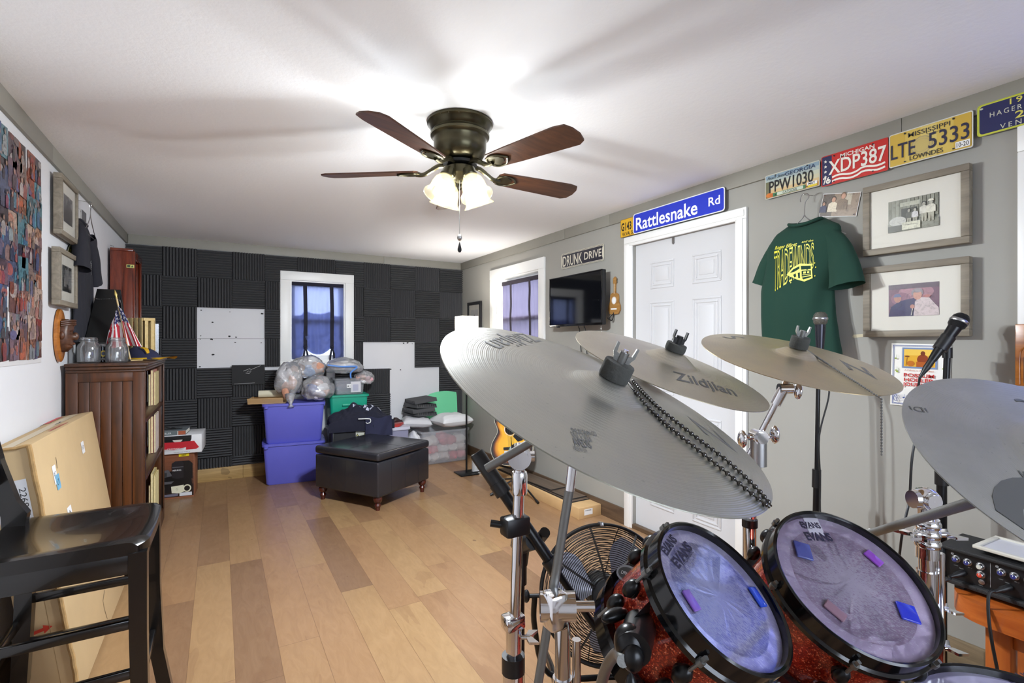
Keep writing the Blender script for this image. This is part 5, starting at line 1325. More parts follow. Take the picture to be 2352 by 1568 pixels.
g = G(fr, mat('tin_label', rgb(206, 206, 206), 0.4)).cyl((0, 0, 0.004), (0, 0, 0.17), 0.078, n=32)
g.use(M_STEEL).lathe([(0.079, 0.0), (0.081, 0.006), (0.079, 0.012)], n=32).lathe([(0.079, 0.162), (0.083, 0.17), (0.076, 0.174), (0.07, 0.166), (0, 0.164)], n=32)
g.use(M_PRINT)
for k in range(7):
    a0 = -2.4 + 0.22 * k; g.c = rgb(120, 124, 120) if k % 2 else rgb(176, 180, 176); g.add([(0.0785 * math.cos(q), 0.0785 * math.sin(q), z) for q, z in ((a0, 0.04), (a0 + 0.2, 0.04), (a0 + 0.2, 0.11 + 0.02 * (k % 3)), (a0, 0.11 + 0.02 * (k % 3)))], [(0, 1, 2, 3)])
one('paint_tin', g, 'white and silver paint tin on the floor behind the lamp base', 'tin')
# ---------------------------------------------------------------- acoustic guitar on its stand
def sunburst():
    t = NT('sunburst_lacquer'); v = t.coord(); sep = t.n('ShaderNodeSeparateXYZ'); t.put(sep.inputs[0], v)
    a = t.n('ShaderNodeVertexColor', layer_name='Col')
    t.set(col=a.outputs[0], rough=0.12, coat=0.6); return t.m
M_BURST = sunburst()
GP = Vector((2.265, 3.86, 0.235))
gfr = axis_frame(GP, Vector((-0.62, -0.78, 0.22)), (0.0, 0.17, 1))
t = thing('acoustic_guitar', 'sunburst acoustic guitar standing on the floor under the window', 'guitar', GP)
half = [(0.0, 0.0), (0.07, 0.003), (0.135, 0.03), (0.176, 0.08), (0.19, 0.14), (0.178, 0.20), (0.145, 0.255), (0.120, 0.30), (0.122, 0.345), (0.138, 0.39), (0.136, 0.44), (0.105, 0.475), (0.05, 0.49), (0.0, 0.492)]
def outline(n=5):
    P = [Vector((a, b, 0)) for a, b in half]; r = [(p.x, p.y) for p in bez(P, n)]
    return r + [(-x, y) for x, y in r[-2:0:-1]]
OUT = outline()
g = G(gfr, M_BLACKGLOSS).loft([[(x, y, -0.10) for x, y in OUT], [(x, y, -0.002) for x, y in OUT]], True, False); obj('guitar_back_and_sides', g, t)
cx, cy = 0.0, 0.20
cols = [rgb(12, 8, 6), rgb(20, 10, 6), rgb(96, 40, 8), rgb(206, 128, 16), rgb(240, 176, 24), rgb(246, 190, 40)]
ks = [1.0, 0.93, 0.85, 0.76, 0.62, 0.0]
me_g = G(gfr, M_BURST)
for a, b, ca in zip(ks[:-1], ks[1:], cols):
    me_g.c = ca
    def sc(k): return [(x * k, cy + (y - cy) * (1 - (1 - k) * 0.85), 0.0) for x, y in OUT]
    me_g.grid([sc(a), sc(max(b, 0.02))], cu=True)
me_g.c = cols[-1]
tp = obj('soundboard', me_g, t)
# blend the burst smoothly across its rings
att = tp.data.color_attributes['Col']; me = tp.data
inv = gfr.inverted()
for p in me.polygons:
    for li in p.loop_indices:
        v = me.vertices[me.loops[li].vertex_index].co
        l = inv @ v
        best = min(range(len(OUT)), key=lambda q: abs(math.atan2(OUT[q][1] - cy, OUT[q][0]) - math.atan2(l.y - cy, l.x)) if math.hypot(l.x, l.y - cy) > 0.01 else 0)
        k = min(1, math.hypot(l.x, (l.y - cy)) / max(1e-4, math.hypot(OUT[best][0], OUT[best][1] - cy)))
        for (k1, c1), (k0, c0) in zip(zip(ks[:-1], cols[:-1]), zip(ks[1:], cols[1:])):
            if k0 <= k <= k1 + 1e-6:
                f = (k - k0) / (k1 - k0); att.data[li].color = tuple(c0[i] + (c1[i] - c0[i]) * f for i in range(4)); break
g = G(gfr, mat('cream_binding', rgb(226, 220, 200), 0.4))
for z in (-0.002, -0.1): g.tube([(x * 1.002, y, z) for x, y in OUT], 0.0028, 6, closed=True)
obj('binding', g, t)
g = G(gfr, M_BLACKMATTE).lathe([(0, 0.001), (0.048, 0.001)], (0, 0.315, 0.0005), n=32); g.use(M_WHITE).tube([(0.054 * math.cos(a * PI / 16), 0.315 + 0.054 * math.sin(a * PI / 16), 0.001) for a in range(32)], 0.0025, 6, closed=True); obj('sound_hole', g, t)
g = G(gfr, M_BLACKGLOSS); g.lay = 0.001; g.flat([(0.02, 0.25), (0.06, 0.2), (0.105, 0.21), (0.11, 0.26), (0.075, 0.32), (0.058, 0.34), (0.055, 0.3)]); obj('pickguard', g, t)
obj('bridge', G(gfr, M_BLACKMATTE).box(-0.075, 0.075, 0.135, 0.16, 0, 0.009, 0.003), t)
nk = G(gfr, M_BLACKMATTE).box(-0.027, 0.027, 0.36, 0.86, 0.0, 0.02, 0.004); obj('neck', nk, t)
obj('headstock', G(gfr, M_BLACKGLOSS).prism([(-0.026, 0.86), (0.026, 0.86), (0.036, 0.9), (0.034, 1.03), (-0.034, 1.03), (-0.036, 0.9)], -0.004, 0.012), t)
g = G(gfr, M_STEEL)
for k in range(6): g.cyl((-0.025 + 0.01 * k, 0.148, 0.012), (-0.02 + 0.008 * k, 0.87, 0.022), 0.0007, n=5)
obj('strings', g, t)
t = thing('guitar_stand', 'black folding guitar stand holding the sunburst guitar', 'stand', (2.20, 3.74, 0))
g = G(WORLD, M_BLACKMETAL)
hub = Vector((2.255, 3.80, 0.13))
g.cyl(hub - Vector((0, 0, 0.03)), hub + Vector((0.03, 0.06, 0.10)), 0.013, n=12); obj('stand_post', g, t)
for e in (at_z(1127, 1136, 0.012), at_z(1236, 1154, 0.012), Vector((2.29, 4.16, 0.012))):
    g = G(WORLD, M_BLACKMETAL).tube([hub, hub * 0.4 + e * 0.6 + Vector((0, 0, 0.012)), e], 0.008, 8); g.use(M_BLACK).cyl(e + (hub - e).normalized() * 0.03, e - (hub - e).normalized() * 0.004, 0.011, n=10)
    obj('leg', g, t)
g = G(gfr, M_BLACK)
for s in (-1, 1): g.tube(bez([(s * 0.02, -0.03, -0.06), (s * 0.10, -0.006, -0.06), (s * 0.115, 0.004, -0.02), (s * 0.115, 0.006, 0.02), (s * 0.115, 0.028, 0.022)], 5), 0.009, 8)
g.tube([(0, -0.075, -0.06), (0, -0.02, -0.06)], 0.009, 8)
obj('cradle', g, t)
# ---------------------------------------------------------------- boxes of flooring along the wall
def carton(label, x0, x1, y0, y1, z0, z1):
    t = thing('flooring_carton', label, 'carton', ((x0 + x1) / 2, (y0 + y1) / 2, z0), 'flooring cartons along the wall')
    obj('carton_body', G(WORLD, M_KRAFT).box(x0, x1, y0, y1, z0, z1, 0.002), t)
    g = G(frame((0, y0, 0), (1, 0, 0), (0, 0, 1)), M_PRINT); g.lay = 0.0006
    g.rect(x0 + 0.05, z0 + 0.025, x0 + 0.13, z1 - 0.015, rgb(232)); 
    for k in range(9): g.rect(x0 + 0.06 + 0.0065 * k, z0 + 0.055, x0 + 0.062 + 0.0065 * k + 0.002 * (k % 2), z1 - 0.022, rgb(60))
    obj('shipping_label', g, t); return t
carton('long cardboard flooring carton on the floor along the grey wall', 2.325, 2.54, 2.985, 4.45, 0.0, 0.085)
M_SAMPLE = wood('grey_brown_sample', rgb(84, 70, 58), rgb(128, 108, 90), 1, 0.4)
for k, (x0, x1, y0, y1) in enumerate(((2.35, 2.535, 3.12, 4.3), (2.36, 2.53, 3.16, 4.28), (2.35, 2.52, 3.42, 3.98))):
    f2 = placed((x0 + x1) / 2, (y0 + y1) / 2, 0.0855 + 0.009 * k, (0, 1, 4)[k]); w, h = (x1 - x0) / 2, (y1 - y0) / 2
    g = G(f2, M_BLACKMATTE).box(-w, w, -h, h, 0, 0.006); g.use(M_SAMPLE).box(-w + 0.004, w - 0.004, -h + 0.004, h - 0.004, 0.006, 0.008)
    one('floor_sample', g, ('lowest', 'middle', 'topmost, shorter')[k] + ' grey brown floor board sample on the flooring carton', 'floor sample', 'floor samples on the carton')
# ---------------------------------------------------------------- boxes stacked against the foam wall, right of the bookcase
fr = placed(-0.345, 5.265, 0, -4) 
t = thing('coffee_maker_box', 'brown product box picturing a black coffee maker, on the floor', 'box', fr.translation)
w, d, h = 0.165, 0.13, 0.385
obj('carton', G(fr, mat('brown_carton', rgb(150, 96, 68), 0.6)).box(-w, w, -d, d, 0, h, 0.002), t)
g = G(fr @ frame((0, -d, 0), (1, 0, 0), (0, 0, 1)), M_GLOSSPRINT); g.lay = 0.001
for k in range(8): g.rect(-w + 0.002, h * 0.30 + (h * 0.7) * k / 8, w - 0.002, h * 0.30 + (h * 0.7) * (k + 1) / 8 - 0.001, tuple(0.9 * q for q in ((0.10 + 0.025 * k), (0.045 + 0.008 * k), (0.03 + 0.003 * k))) + (1,))
g.rect(-w + 0.002, 0.015, w - 0.002, h * 0.30, rgb(48, 34, 30))
bk = rgb(30, 27, 27); gy = rgb(92, 90, 94)
g.flat([(-0.15, 0.06), (-0.16, 0.2), (-0.05, 0.235), (0.14, 0.235), (0.155, 0.06), (0.1, 0.045)], c=bk)
g.flat([(-0.155, 0.17), (-0.155, 0.225), (-0.02, 0.25), (0.01, 0.195)], c=gy); g.ell(-0.085, 0.207, 0.016, 0.016, rgb(40)); g.ell(-0.085, 0.207, 0.006, 0.006, rgb(200)); g.rect(-0.055, 0.19, -0.03, 0.225, rgb(60)); g.rect(-0.135, 0.195, -0.11, 0.222, rgb(60))
g.flat([(0.005, 0.18), (0.005, 0.3), (0.03, 0.318), (0.075, 0.318), (0.09, 0.3), (0.09, 0.175), (0.045, 0.165)], c=rgb(44, 40, 42)); g.flat([(0.09, 0.3), (0.075, 0.318), (0.13, 0.316), (0.155, 0.29), (0.155, 0.16), (0.09, 0.175)], c=bk); g.rect(0.008, 0.262, 0.088, 0.27, gy); g.text('KEURIG', 0.042, 0.24, 0.012, 0.06, rgb(220), bold=0.02)
g.flat([(-0.12, 0.13), (-0.13, 0.15), (0.02, 0.15), (0.0, 0.128)], c=gy)
cr = rgb(226, 222, 196); g.flat([(0.005, 0.05), (0.0, 0.105), (0.09, 0.112), (0.095, 0.055), (0.06, 0.042)], c=cr); g.ringf(0.115, 0.08, 0.03, 0.032, 0.009, cr); g.text('G', 0.042, 0.08, 0.018, None, rgb(170, 166, 140))
g.rect(-w + 0.004, 0.022, 0.05, 0.042, rgb(110, 108, 124)); g.rect(0.06, 0.018, 0.15, 0.046, rgb(214, 216, 220)); g.rect(0.055, h - 0.03, 0.13, h - 0.006, rgb(232, 206, 40)); g.text('NEW', 0.092, h - 0.018, 0.010, 0.034, rgb(40, 36, 20), bold=0.03)
obj('box_front_print', g, t)
fr = placed(-0.325, 5.26, 0.386, -4)
t = thing('record_player_box', 'white product box picturing a red record player, on the brown box', 'box', fr.translation)
w, d, h = 0.205, 0.16, 0.155
obj('carton', G(fr, mat('white_carton', rgb(226, 226, 228), 0.5)).box(-w, w, -d, d, 0, h, 0.002), t)
g = G(fr @ frame((0, -d, 0), (1, 0, 0), (0, 0, 1)), M_GLOSSPRINT); g.lay = 0.001
g.ell(0.03, 0.125, 0.10, 0.06, rgb(30), a0=-PI, a1=0); g.ell(0.03, 0.118, 0.035, 0.022, rgb(214, 206, 196), a0=-PI, a1=0); g.rect(-0.07, 0.125, 0.13, h - 0.004, rgb(40, 40, 42))
rd = rgb(196, 46, 56); g.flat([(-0.18, 0.03), (-0.18, 0.085), (-0.15, 0.1), (0.15, 0.1), (0.185, 0.045), (0.165, 0.03), (0.09, 0.03), (0.09, 0.052), (0.0, 0.034), (-0.1, 0.05), (-0.13, 0.03)], c=rd)
g.flat([(-0.1, 0.05), (0.0, 0.034), (0.09, 0.052), (0.06, 0.03), (-0.08, 0.028)], c=rgb(206, 200, 200)); g.text('CROSLEY', 0.0, 0.045, 0.009, 0.09, rgb(240, 226, 226), bold=0.02); g.line([(-0.15, 0.1), (-0.11, 0.05)], 0.002, rgb(150, 30, 40))
g.text('TURNTABLE', 0.06, 0.012, 0.006, 0.12, rgb(120))
obj('box_front_print', g, t)
fr = placed(-0.375, 5.24, 0.5415, -6)
t = thing('hardback_book', 'grey hardback lettered Storyteller lying on the white box', 'book', fr.translation)
obj('cover', G(fr, mat('grey_book_cover', rgb(112, 120, 124), 0.5)).box(-0.16, 0.14, -0.11, 0.1, 0, 0.004).box(-0.16, 0.14, -0.11, 0.1, 0.034, 0.038).box(-0.16, 0.14, -0.114, -0.108, 0, 0.038, 0.002), t)
obj('pages', G(fr, mat('book_pages', rgb(226, 222, 210), 0.9)).box(-0.155, 0.136, -0.108, 0.096, 0.004, 0.034), t)
g = G(fr @ frame((0, -0.114, 0), (1, 0, 0), (0, 0, 1)), M_PRINT); g.lay = 0.0006; g.rect(-0.155, 0.003, 0.138, 0.035, rgb(100, 110, 112)); g.rect(0.085, 0.003, 0.137, 0.035, rgb(170, 90, 60)); g.rect(0.078, 0.003, 0.084, 0.035, rgb(214, 210, 200)); g.text('STORYTELLER', -0.03, 0.019, 0.013, 0.13, rgb(216), bold=0.02); obj('spine', g, t)
g = G(fr, M_BLACK); P = []
for k in range(26): P.append((-0.08 + 0.055 * math.cos(k * 0.6) + 0.004 * k, 0.0 + 0.05 * math.sin(k * 0.55), 0.043 + 0.003 * (k % 3)))
g.tube(bez(P, 3), 0.0035, 6).box(-0.01, 0.10, -0.03, -0.012, 0.0385, 0.05, 0.003)
one('charging_cable', g, 'coiled black cable lying on the grey hardback book', 'cable')
# ================================================================ LEFT WALL
def lz(px, py, off=0.0): return lw(px, py, off)
# collage of snapshots
t = thing('photo_collage', 'tall collage of overlapping party snapshots on the white wall', 'photo collage', (XL, 2.7, 1.25))
y0, y1, z0, z1 = 2.28, 3.135, 1.255, 2.165
obj('backing_sheet', G(LEFT, mat('collage_paper', rgb(206, 204, 204), 0.6)).box(y0, y1, z0 - 0.02, z1, 0.001, 0.003), t)
rnd = random.Random(12)
WARM = [rgb(104, 60, 50), rgb(150, 76, 56), rgb(84, 72, 84), rgb(140, 118, 110), rgb(62, 52, 56), rgb(170, 128, 104), rgb(80, 88, 116), rgb(186, 160, 144), rgb(56, 50, 56), rgb(86, 128, 140), rgb(120, 92, 104), rgb(160, 100, 74)]
SH = [rgb(40, 42, 70), rgb(160, 30, 40), rgb(30), rgb(210, 200, 196), rgb(60, 90, 150), rgb(90, 160, 180), rgb(200, 90, 50), rgb(120, 100, 120)]
SKS = [rgb(206, 154, 128), rgb(186, 130, 104), rgb(220, 172, 148)]
nr, ncol = 9, 8
for i in range(nr):
    for j in range(ncol):
        cx = y0 + (j + 0.5 + rnd.uniform(-0.18, 0.18)) * (y1 - y0) / ncol; cz = z0 + (i + 0.5 + rnd.uniform(-0.12, 0.12)) * (z1 - z0) / nr
        w, h = rnd.uniform(0.052, 0.066), rnd.uniform(0.056, 0.072)
        cx = min(max(cx, y0 + w), y1 - w); cz = min(max(cz, z0 + h), z1 - h)
        F = LEFT @ Matrix.Translation((cx, cz, 0.0034 + 0.0005 * ((i * 3 + j * 5) % 7))) @ Matrix.Rotation(rnd.uniform(-0.07, 0.07), 4, 'Z')
        g = G(F, M_SNAPS); c = rnd.choice(WARM); g.rect(-w, -h, w, h, c, 0); g.lay = 0.0
        def pc(p, c): g.flat([(max(-w, min(w, x)), max(-h, min(h, y))) for x, y in p], c=c)
        for k in range(4):
            ex, ey, rx, ry = rnd.uniform(-w, w), rnd.uniform(-h, h), rnd.uniform(0.015, 0.05), rnd.uniform(0.012, 0.04); c2 = tuple(0.45 * p + 0.55 * q for p, q in zip(c, rnd.choice(WARM + SH)))
            pc([(ex + rx * math.cos(q), ey + ry * math.sin(q)) for q in [0.42 * e for e in range(15)]], c2)
        for k in range(rnd.randint(2, 4)):        # little figures in the snapshot
            px_ = rnd.uniform(-w * 0.7, w * 0.7); s = rnd.uniform(0.05, 0.12); yy = rnd.uniform(-h, -h * 0.1); s = min(s, (h - yy) / 0.62)
            sh_, sk_, ha_ = (tuple(0.5 * p + 0.5 * q for p, q in zip(rnd.choice(u), c)) for u in (SH, SKS, [rgb(30, 24, 22), rgb(70, 50, 40)]))
            L = rnd.uniform(-0.05, 0.05)
            pc([(px_ - 0.2 * s, max(-h, yy - 0.4 * s)), (px_ - (0.2 - L) * s, yy + 0.2 * s), (px_ - 0.1 * s, yy + 0.33 * s), (px_ + 0.1 * s, yy + 0.33 * s), (px_ + (0.22 + L) * s, yy + 0.15 * s), (px_ + 0.16 * s, max(-h, yy - 0.4 * s))], sh_)
            pc([(px_ + 0.11 * s * math.cos(q), yy + 0.47 * s + 0.12 * s * math.sin(q)) for q in [0.52 * e for e in range(12)]], ha_)
            pc([(px_ + (0.02 + 0.075 * math.cos(q)) * s, yy + 0.44 * s + 0.09 * s * math.sin(q)) for q in [0.52 * e for e in range(12)]], sk_)
        obj('photo_print', g, t)
# two grey frames
def art(dark):
    def f(g, w, h):
        g.rect(-w, -h, w, h, rgb(112, 114, 112)); g.rect(-w, -h * 0.2, w, h, rgb(96, 98, 98)); g.rect(-w * 0.9, -h, -w * 0.2, -h * 0.1, rgb(60, 62, 62))
        for x, y, s in ((-0.35, -0.5, 0.16), (0.1, -0.25, 0.2), (0.5, -0.6, 0.16)): person(g, x * w, y * h, s, rgb(56, 58, 58) if dark else rgb(150), rgb(160), rgb(46), rgb(50))
    return f
picture('upper grey wooden frame with a black and white photograph, right of the collage', (3.275, 1.868, 3.615, 2.172), LEFT, art(True), 0.026, (0.055, 0.055), 0.034, 0.014, group='grey framed photographs on the white wall')
picture('lower grey wooden frame with a black and white photograph, above the carved mask', (3.245, 1.515, 3.60, 1.80), LEFT, art(False), 0.026, (0.06, 0.05), 0.034, 0.014, group='grey framed photographs on the white wall')
# paper and metal emblems
def wall_rect(px):
    P = [lw(x, y) for x, y in px]; return min(p[0] for p in P), sum(sorted(p[1] for p in P)[:2]) / 2, max(p[0] for p in P), sum(sorted(p[1] for p in P)[2:]) / 2
def flat_sign(name, label, cat, R, art, m=M_PAPER, off=0.002, th=0.0015, base=rgb(226, 226, 226), group=None):
    x0, y0, x1, y1 = R; F = LEFT @ Matrix.Translation(((x0 + x1) / 2, (y0 + y1) / 2, off)); w, h = (x1 - x0) / 2, (y1 - y0) / 2
    g = G(F, m, base).box(-w, w, -h, h, 0, th); g.lay = th; art(g, w, h)
    return one(name, g, label, cat, group, loc=F.translation)
def art1(g, w, h):
    for a, b, c, d in ((-1, -1, -1, 1), (1, -1, 1, 1), (-1, 1, 1, 1), (-1, -1, 1, -1)): g.line([(a * w * 0.96, b * h * 0.97), (c * w * 0.96, d * h * 0.97)], 0.002, rgb(60))
    bk = rgb(22, 22, 20); g.flat([(-w * 0.42, h * 0.28), (-w * 0.42, -h * 0.3), (-w * 0.2, -h * 0.72), (0, -h * 0.82), (w * 0.2, -h * 0.72), (w * 0.42, -h * 0.3), (w * 0.42, h * 0.28)], c=bk)
    g.flat([(w * 0.5 * math.cos(a * PI / 10), h * 0.3 + h * 0.42 * math.sin(a * PI / 10)) for a in range(11)], c=bk); g.flat([(w * 0.38 * math.cos(a * PI / 10), h * 0.42 + h * 0.24 * math.sin(a * PI / 10)) for a in range(11)], c=rgb(206, 170, 40))
    g.ell(0, 0, w * 0.3, h * 0.26, rgb(236)); g.flat([(w * 0.05, h * 0.08), (w * 0.4, -h * 0.02), (w * 0.1, -h * 0.14)], c=rgb(214, 170, 40)); g.flat([(-w * 0.28, -h * 0.1), (w * 0.12, -h * 0.18), (0, -h * 0.6), (-w * 0.16, -h * 0.44)], c=rgb(236))
    for a in (-1, 1):
        for b in (-1, 1): g.ell(a * w * 0.85, b * h * 0.88, 0.006, 0.006, rgb(50))
flat_sign('metal_sign', 'white metal sign with a black and gold eagle shield on the left wall', 'sign', (3.625, 1.905, 3.905, 2.125), art1, M_GLOSSPRINT)
def art2(g, w, h): g.rect(-w, -h, w, h, rgb(46, 46, 50)); g.rect(-w, h * 0.2, w, h, rgb(96, 98, 104)); person(g, 0, -h * 0.4, 0.2, rgb(30), rgb(190), rgb(40))
flat_sign('photo_print', 'dark photograph right of the white eagle shield sign', 'photo', (3.93, 1.885, 4.05, 2.135), art2, M_PHOTO, group='loose photographs on the white wall')
F = LEFT @ Matrix.Translation((3.70, 1.705, 0.003))
g = G(F, M_GLOSSPRINT, rgb(30, 30, 24)); a_ = [(0.155 * math.cos(k * PI / 20) , 0.185 * math.sin(k * PI / 20)) for k in range(40)]; g.prism(a_, 0, 0.003); g.lay = 0.003
yl = rgb(214, 196, 60); g.ringf(0, 0, 0.152, 0.182, 0.006, rgb(222, 220, 206)); g.ringf(0, 0, 0.143, 0.172, 0.004, yl); g.ringf(0, 0, 0.10, 0.12, 0.004, yl); g.ell(0, 0, 0.095, 0.115, rgb(70, 96, 90)); g.ringf(0, 0, 0.085, 0.104, 0.004, rgb(220, 216, 200))
for k in range(16):
    a = math.radians(165 - k * 10); s = 'UNITED STATES AR'[k]
    if s != ' ': g.text(s, 0.122 * math.cos(a), 0.146 * math.sin(a), 0.026, None, yl, rot=a - PI / 2, bold=0.02)
for k, s in enumerate('ARMY'): a = math.radians(238 + k * 21); g.text(s, 0.122 * math.cos(a), 0.146 * math.sin(a), 0.028, None, yl, rot=a + PI / 2, bold=0.02)
g.ell(0, 0.005, 0.05, 0.055, rgb(190, 196, 190)); g.rect(-0.05, -0.06, 0.05, -0.03, rgb(170, 90, 80)); g.ell(-0.02, 0.03, 0.02, 0.03, rgb(90, 110, 150)); g.ell(0.025, 0.0, 0.02, 0.03, rgb(180, 150, 90)); g.line([(-0.05, -0.07), (0.0, 0.07), (0.05, -0.06)], 0.005, rgb(40, 50, 60))
one('army_seal', g, 'oval black and yellow army seal half behind the lower grey frame', 'emblem', loc=F.translation)
def art3(g, w, h):
    for x, c in ((-0.45, rgb(190, 60, 60)), (0.45, rgb(170, 50, 50)), (-0.1, rgb(120, 120, 140))): g.ell(x * w, h * 0.5, w * 0.25, h * 0.14, c)
    for k in range(7): g.line([(-w * 0.6, h * (0.2 - 0.15 * k)), (w * (0.2 + 0.1 * (k % 4)), h * (0.2 - 0.15 * k))], 0.004, rgb(150, 150, 165))
flat_sign('certificate', 'white printed certificate between the army seal and the black T-shirt', 'paper', (3.845, 1.55, 4.01, 1.94), art3)
def art4(g, w, h): g.rect(-w, -h, w, h, rgb(60, 70, 66)); g.rect(-w, -h, w * 0.3, -h * 0.1, rgb(30)); g.ell(0.1 * w, h * 0.4, w * 0.4, h * 0.3, rgb(170, 180, 170)); person(g, w * 0.3, -h * 0.5, 0.09, rgb(40), rgb(180, 150, 140), rgb(40))
flat_sign('photo_print', 'small green tinted photograph below the white certificate', 'photo', (3.80, 1.52, 3.93, 1.66), art4, M_PHOTO, group='loose photographs on the white wall')
def art5(g, w, h): g.rect(-w, -h, w, h, rgb(120, 40, 40)); g.rect(-w * 0.2, -h, w, h * 0.2, rgb(30, 28, 30)); person(g, -w * 0.1, -h * 0.4, 0.1, rgb(200), rgb(190, 150, 130), rgb(40))
flat_sign('photo_print', 'small red and black photograph lowest on the wall, beside the flag case', 'photo', (3.85, 1.37, 3.95, 1.50), art5, M_PHOTO, group='loose photographs on the white wall')
# carved mask
x, z = lw(126, 770)
F = LEFT @ Matrix.Translation((x + 0.04, z, 0.004))
M_ORANGEWOOD = wood('orange_stained_wood', rgb(150, 84, 26), rgb(206, 130, 50), 1, 0.3, coat=0.4); M_MASK = wood('dark_carved_wood', rgb(52, 30, 20), rgb(110, 66, 40), 1, 0.4)
t = thing('carved_mask', 'dark carved face mounted on an orange boat-shaped plaque, below the frames', 'carving', F.translation)
poly = [(0.085 * math.cos(k * PI / 24) * (1 - 0.25 * abs(math.sin(k * PI / 24)) ** 3), 0.137 * math.sin(k * PI / 24)) for k in range(48)]
obj('backing_plaque', G(F, M_ORANGEWOOD).loft([[(a * 1.0, b * 1.0, 0) for a, b in poly], [(a, b, 0.012) for a, b in poly], [(a * 0.86, b * 0.93, 0.018) for a, b in poly]]), t)
def mask_prof(zz):                         # how far the face stands out along its middle
    K = [(-0.085, 0.02), (-0.07, 0.034), (-0.058, 0.045), (-0.05, 0.038), (-0.04, 0.05), (-0.032, 0.042), (-0.022, 0.046), (-0.01, 0.062), (0.004, 0.052), (0.018, 0.04), (0.028, 0.047), (0.045, 0.046), (0.06, 0.052), (0.075, 0.046), (0.085, 0.02)]
    for (a, b), (c, d) in zip(K[:-1], K[1:]):
        if a <= zz <= c: return b + (d - b) * (zz - a) / (c - a)
    return 0.02
rings = []
for i in range(35):
    zz = -0.085 + 0.17 * i / 34; wd = 0.052 * math.sqrt(max(0.03, 1 - (zz / 0.092) ** 2)); pr = mask_prof(zz); ring = []
    for k in range(25):
        a = PI * k / 24; c_ = math.cos(a); s_ = math.sin(a); nose = pr if abs(c_) < 0.3 else min(pr, 0.043)
        hairline = 0.006 * math.sin(k * 2.6) if zz > 0.05 else 0
        eye = -0.010 if 0.010 < zz < 0.024 and 0.25 < abs(c_) < 0.6 else 0
        ring.append((wd * c_, zz, 0.016 + (nose + eye) * s_ ** 0.6 + hairline * s_))
    rings.append(ring + [(wd * -0.9, zz, 0.015), (wd * 0.9, zz, 0.015)])
obj('carved_face', G(F, M_MASK).loft(rings), t, sharp=1.0)
g = G(F, M_MASK)
for zz in (0.058, 0.068, 0.078): g.tube(bez([(-0.05, zz - 0.008, 0.02), (-0.03, zz, 0.055), (0, zz, 0.068), (0.03, zz, 0.055), (0.05, zz - 0.008, 0.02)], 4), 0.005, 8)
obj('hat_band', g, t); obj('nose', G(F, M_MASK).ball((0, -0.004, 0.068), (0.012, 0.022, 0.016), 2), t)
g = G(F, M_MASK)
for s in (-1, 1): obj('ear', G(F, M_MASK).ball((s * 0.05, 0.0, 0.025), (0.01, 0.022, 0.012), 2), t)
g.tube(bez([(-0.022, -0.046, 0.05), (0, -0.042, 0.064), (0.022, -0.046, 0.05)], 4), 0.005, 8)
obj('lips', g, t)
# black T-shirt on its hanger
M_BLACKCLOTH = mat('black_cotton', rgb(34, 34, 42), 0.95, bump=0.15, bscale=300)
rows = [(2.045, 3.775, 3.90, 0.55), (2.03, 3.74, 3.935, 0.75), (2.00, 3.67, 4.00, 0.9), (1.93, 3.635, 4.035, 1.0), (1.80, 3.635, 4.035, 1.0), (1.66, 3.66, 4.04, 1.0), (1.5, 3.66, 4.05, 1.0), (1.33, 3.66, 4.06, 1.0)]
def sart(g, front):
    g.use(M_PRINT); zz = lambda p: front(p[0], p[1]) + 0.002
    g.text('USA', 3.93, 1.80, 0.03, 0.05, rgb(206), z=zz, rot=-1.2, bold=0.02); g.text('1st', 3.945, 1.76, 0.035, 0.05, rgb(196), z=zz, shear=0.3)
shirt('t_shirt', 'black T-shirt with a small white chest print on the white wall', LEFT, rows, 0.042, 0.004, M_BLACKCLOTH, (0.05, 0.066, 0.025, 0.042), (0.05, 0.066, 0.025, 0.03),
      [(3.72, 1.97, 0.04), (3.685, 1.92, 0.045), (3.635, 1.84, 0.055), (3.61, 1.735, 0.06)], [(3.955, 1.97, 0.04), (3.99, 1.92, 0.04), (4.05, 1.82, 0.045), (4.10, 1.70, 0.045)], sart)
hanger('wire_hanger', 'thin wire hanger carrying the black T-shirt', LEFT @ Matrix.Translation((3.84, 0, 0)), 0.17, 2.035, 2.165, 0.06, None)
x, z = lw(253, 563)
g = G(LEFT, M_STEEL).tube([(x, z, 0), (x, z - 0.004, 0.02), (x, z - 0.03, 0.022), (x + 0.01, z - 0.045, 0.016)], 0.002, 6); one('wall_nail', g, 'bent nail in the white wall above the mahogany cabinet', 'nail')
# ---------------------------------------------------------------- tall mahogany cabinet in the corner
M_MAHWOOD = wood('polished_mahogany', rgb(66, 22, 12), rgb(140, 56, 28), 2, 0.22, 0.8, coat=0.6)
t = thing('tall_cabinet', 'tall shallow polished mahogany cabinet in the corner by the foam wall', 'cabinet', (-0.645, 4.93, 0))
X0, X1, Y0, Y1, ZT = XL + 0.018, -0.572, 4.74, 5.12, 2.02
obj('side_panel', G(WORLD, M_MAHWOOD).box(X0, X1, Y0, Y0 + 0.022, 0, ZT, 0.002), t); obj('side_panel', G(WORLD, M_MAHWOOD).box(X0, X1, Y1 - 0.022, Y1, 0, ZT, 0.002), t)
obj('top_panel', G(WORLD, M_MAHWOOD).box(X0, X1 + 0.006, Y0 - 0.006, Y1 + 0.006, ZT, ZT + 0.02, 0.003), t); obj('back_panel', G(WORLD, M_MAHWOOD).box(X0, X0 + 0.008, Y0 + 0.022, Y1 - 0.022, 0, ZT), t)
g = G(WORLD, M_MAHWOOD)
for z in (0.06, 0.5, 0.95, 1.4): g.box(X0 + 0.008, X1 - 0.02, Y0 + 0.022, Y1 - 0.022, z, z + 0.016)
obj('shelves', g, t)
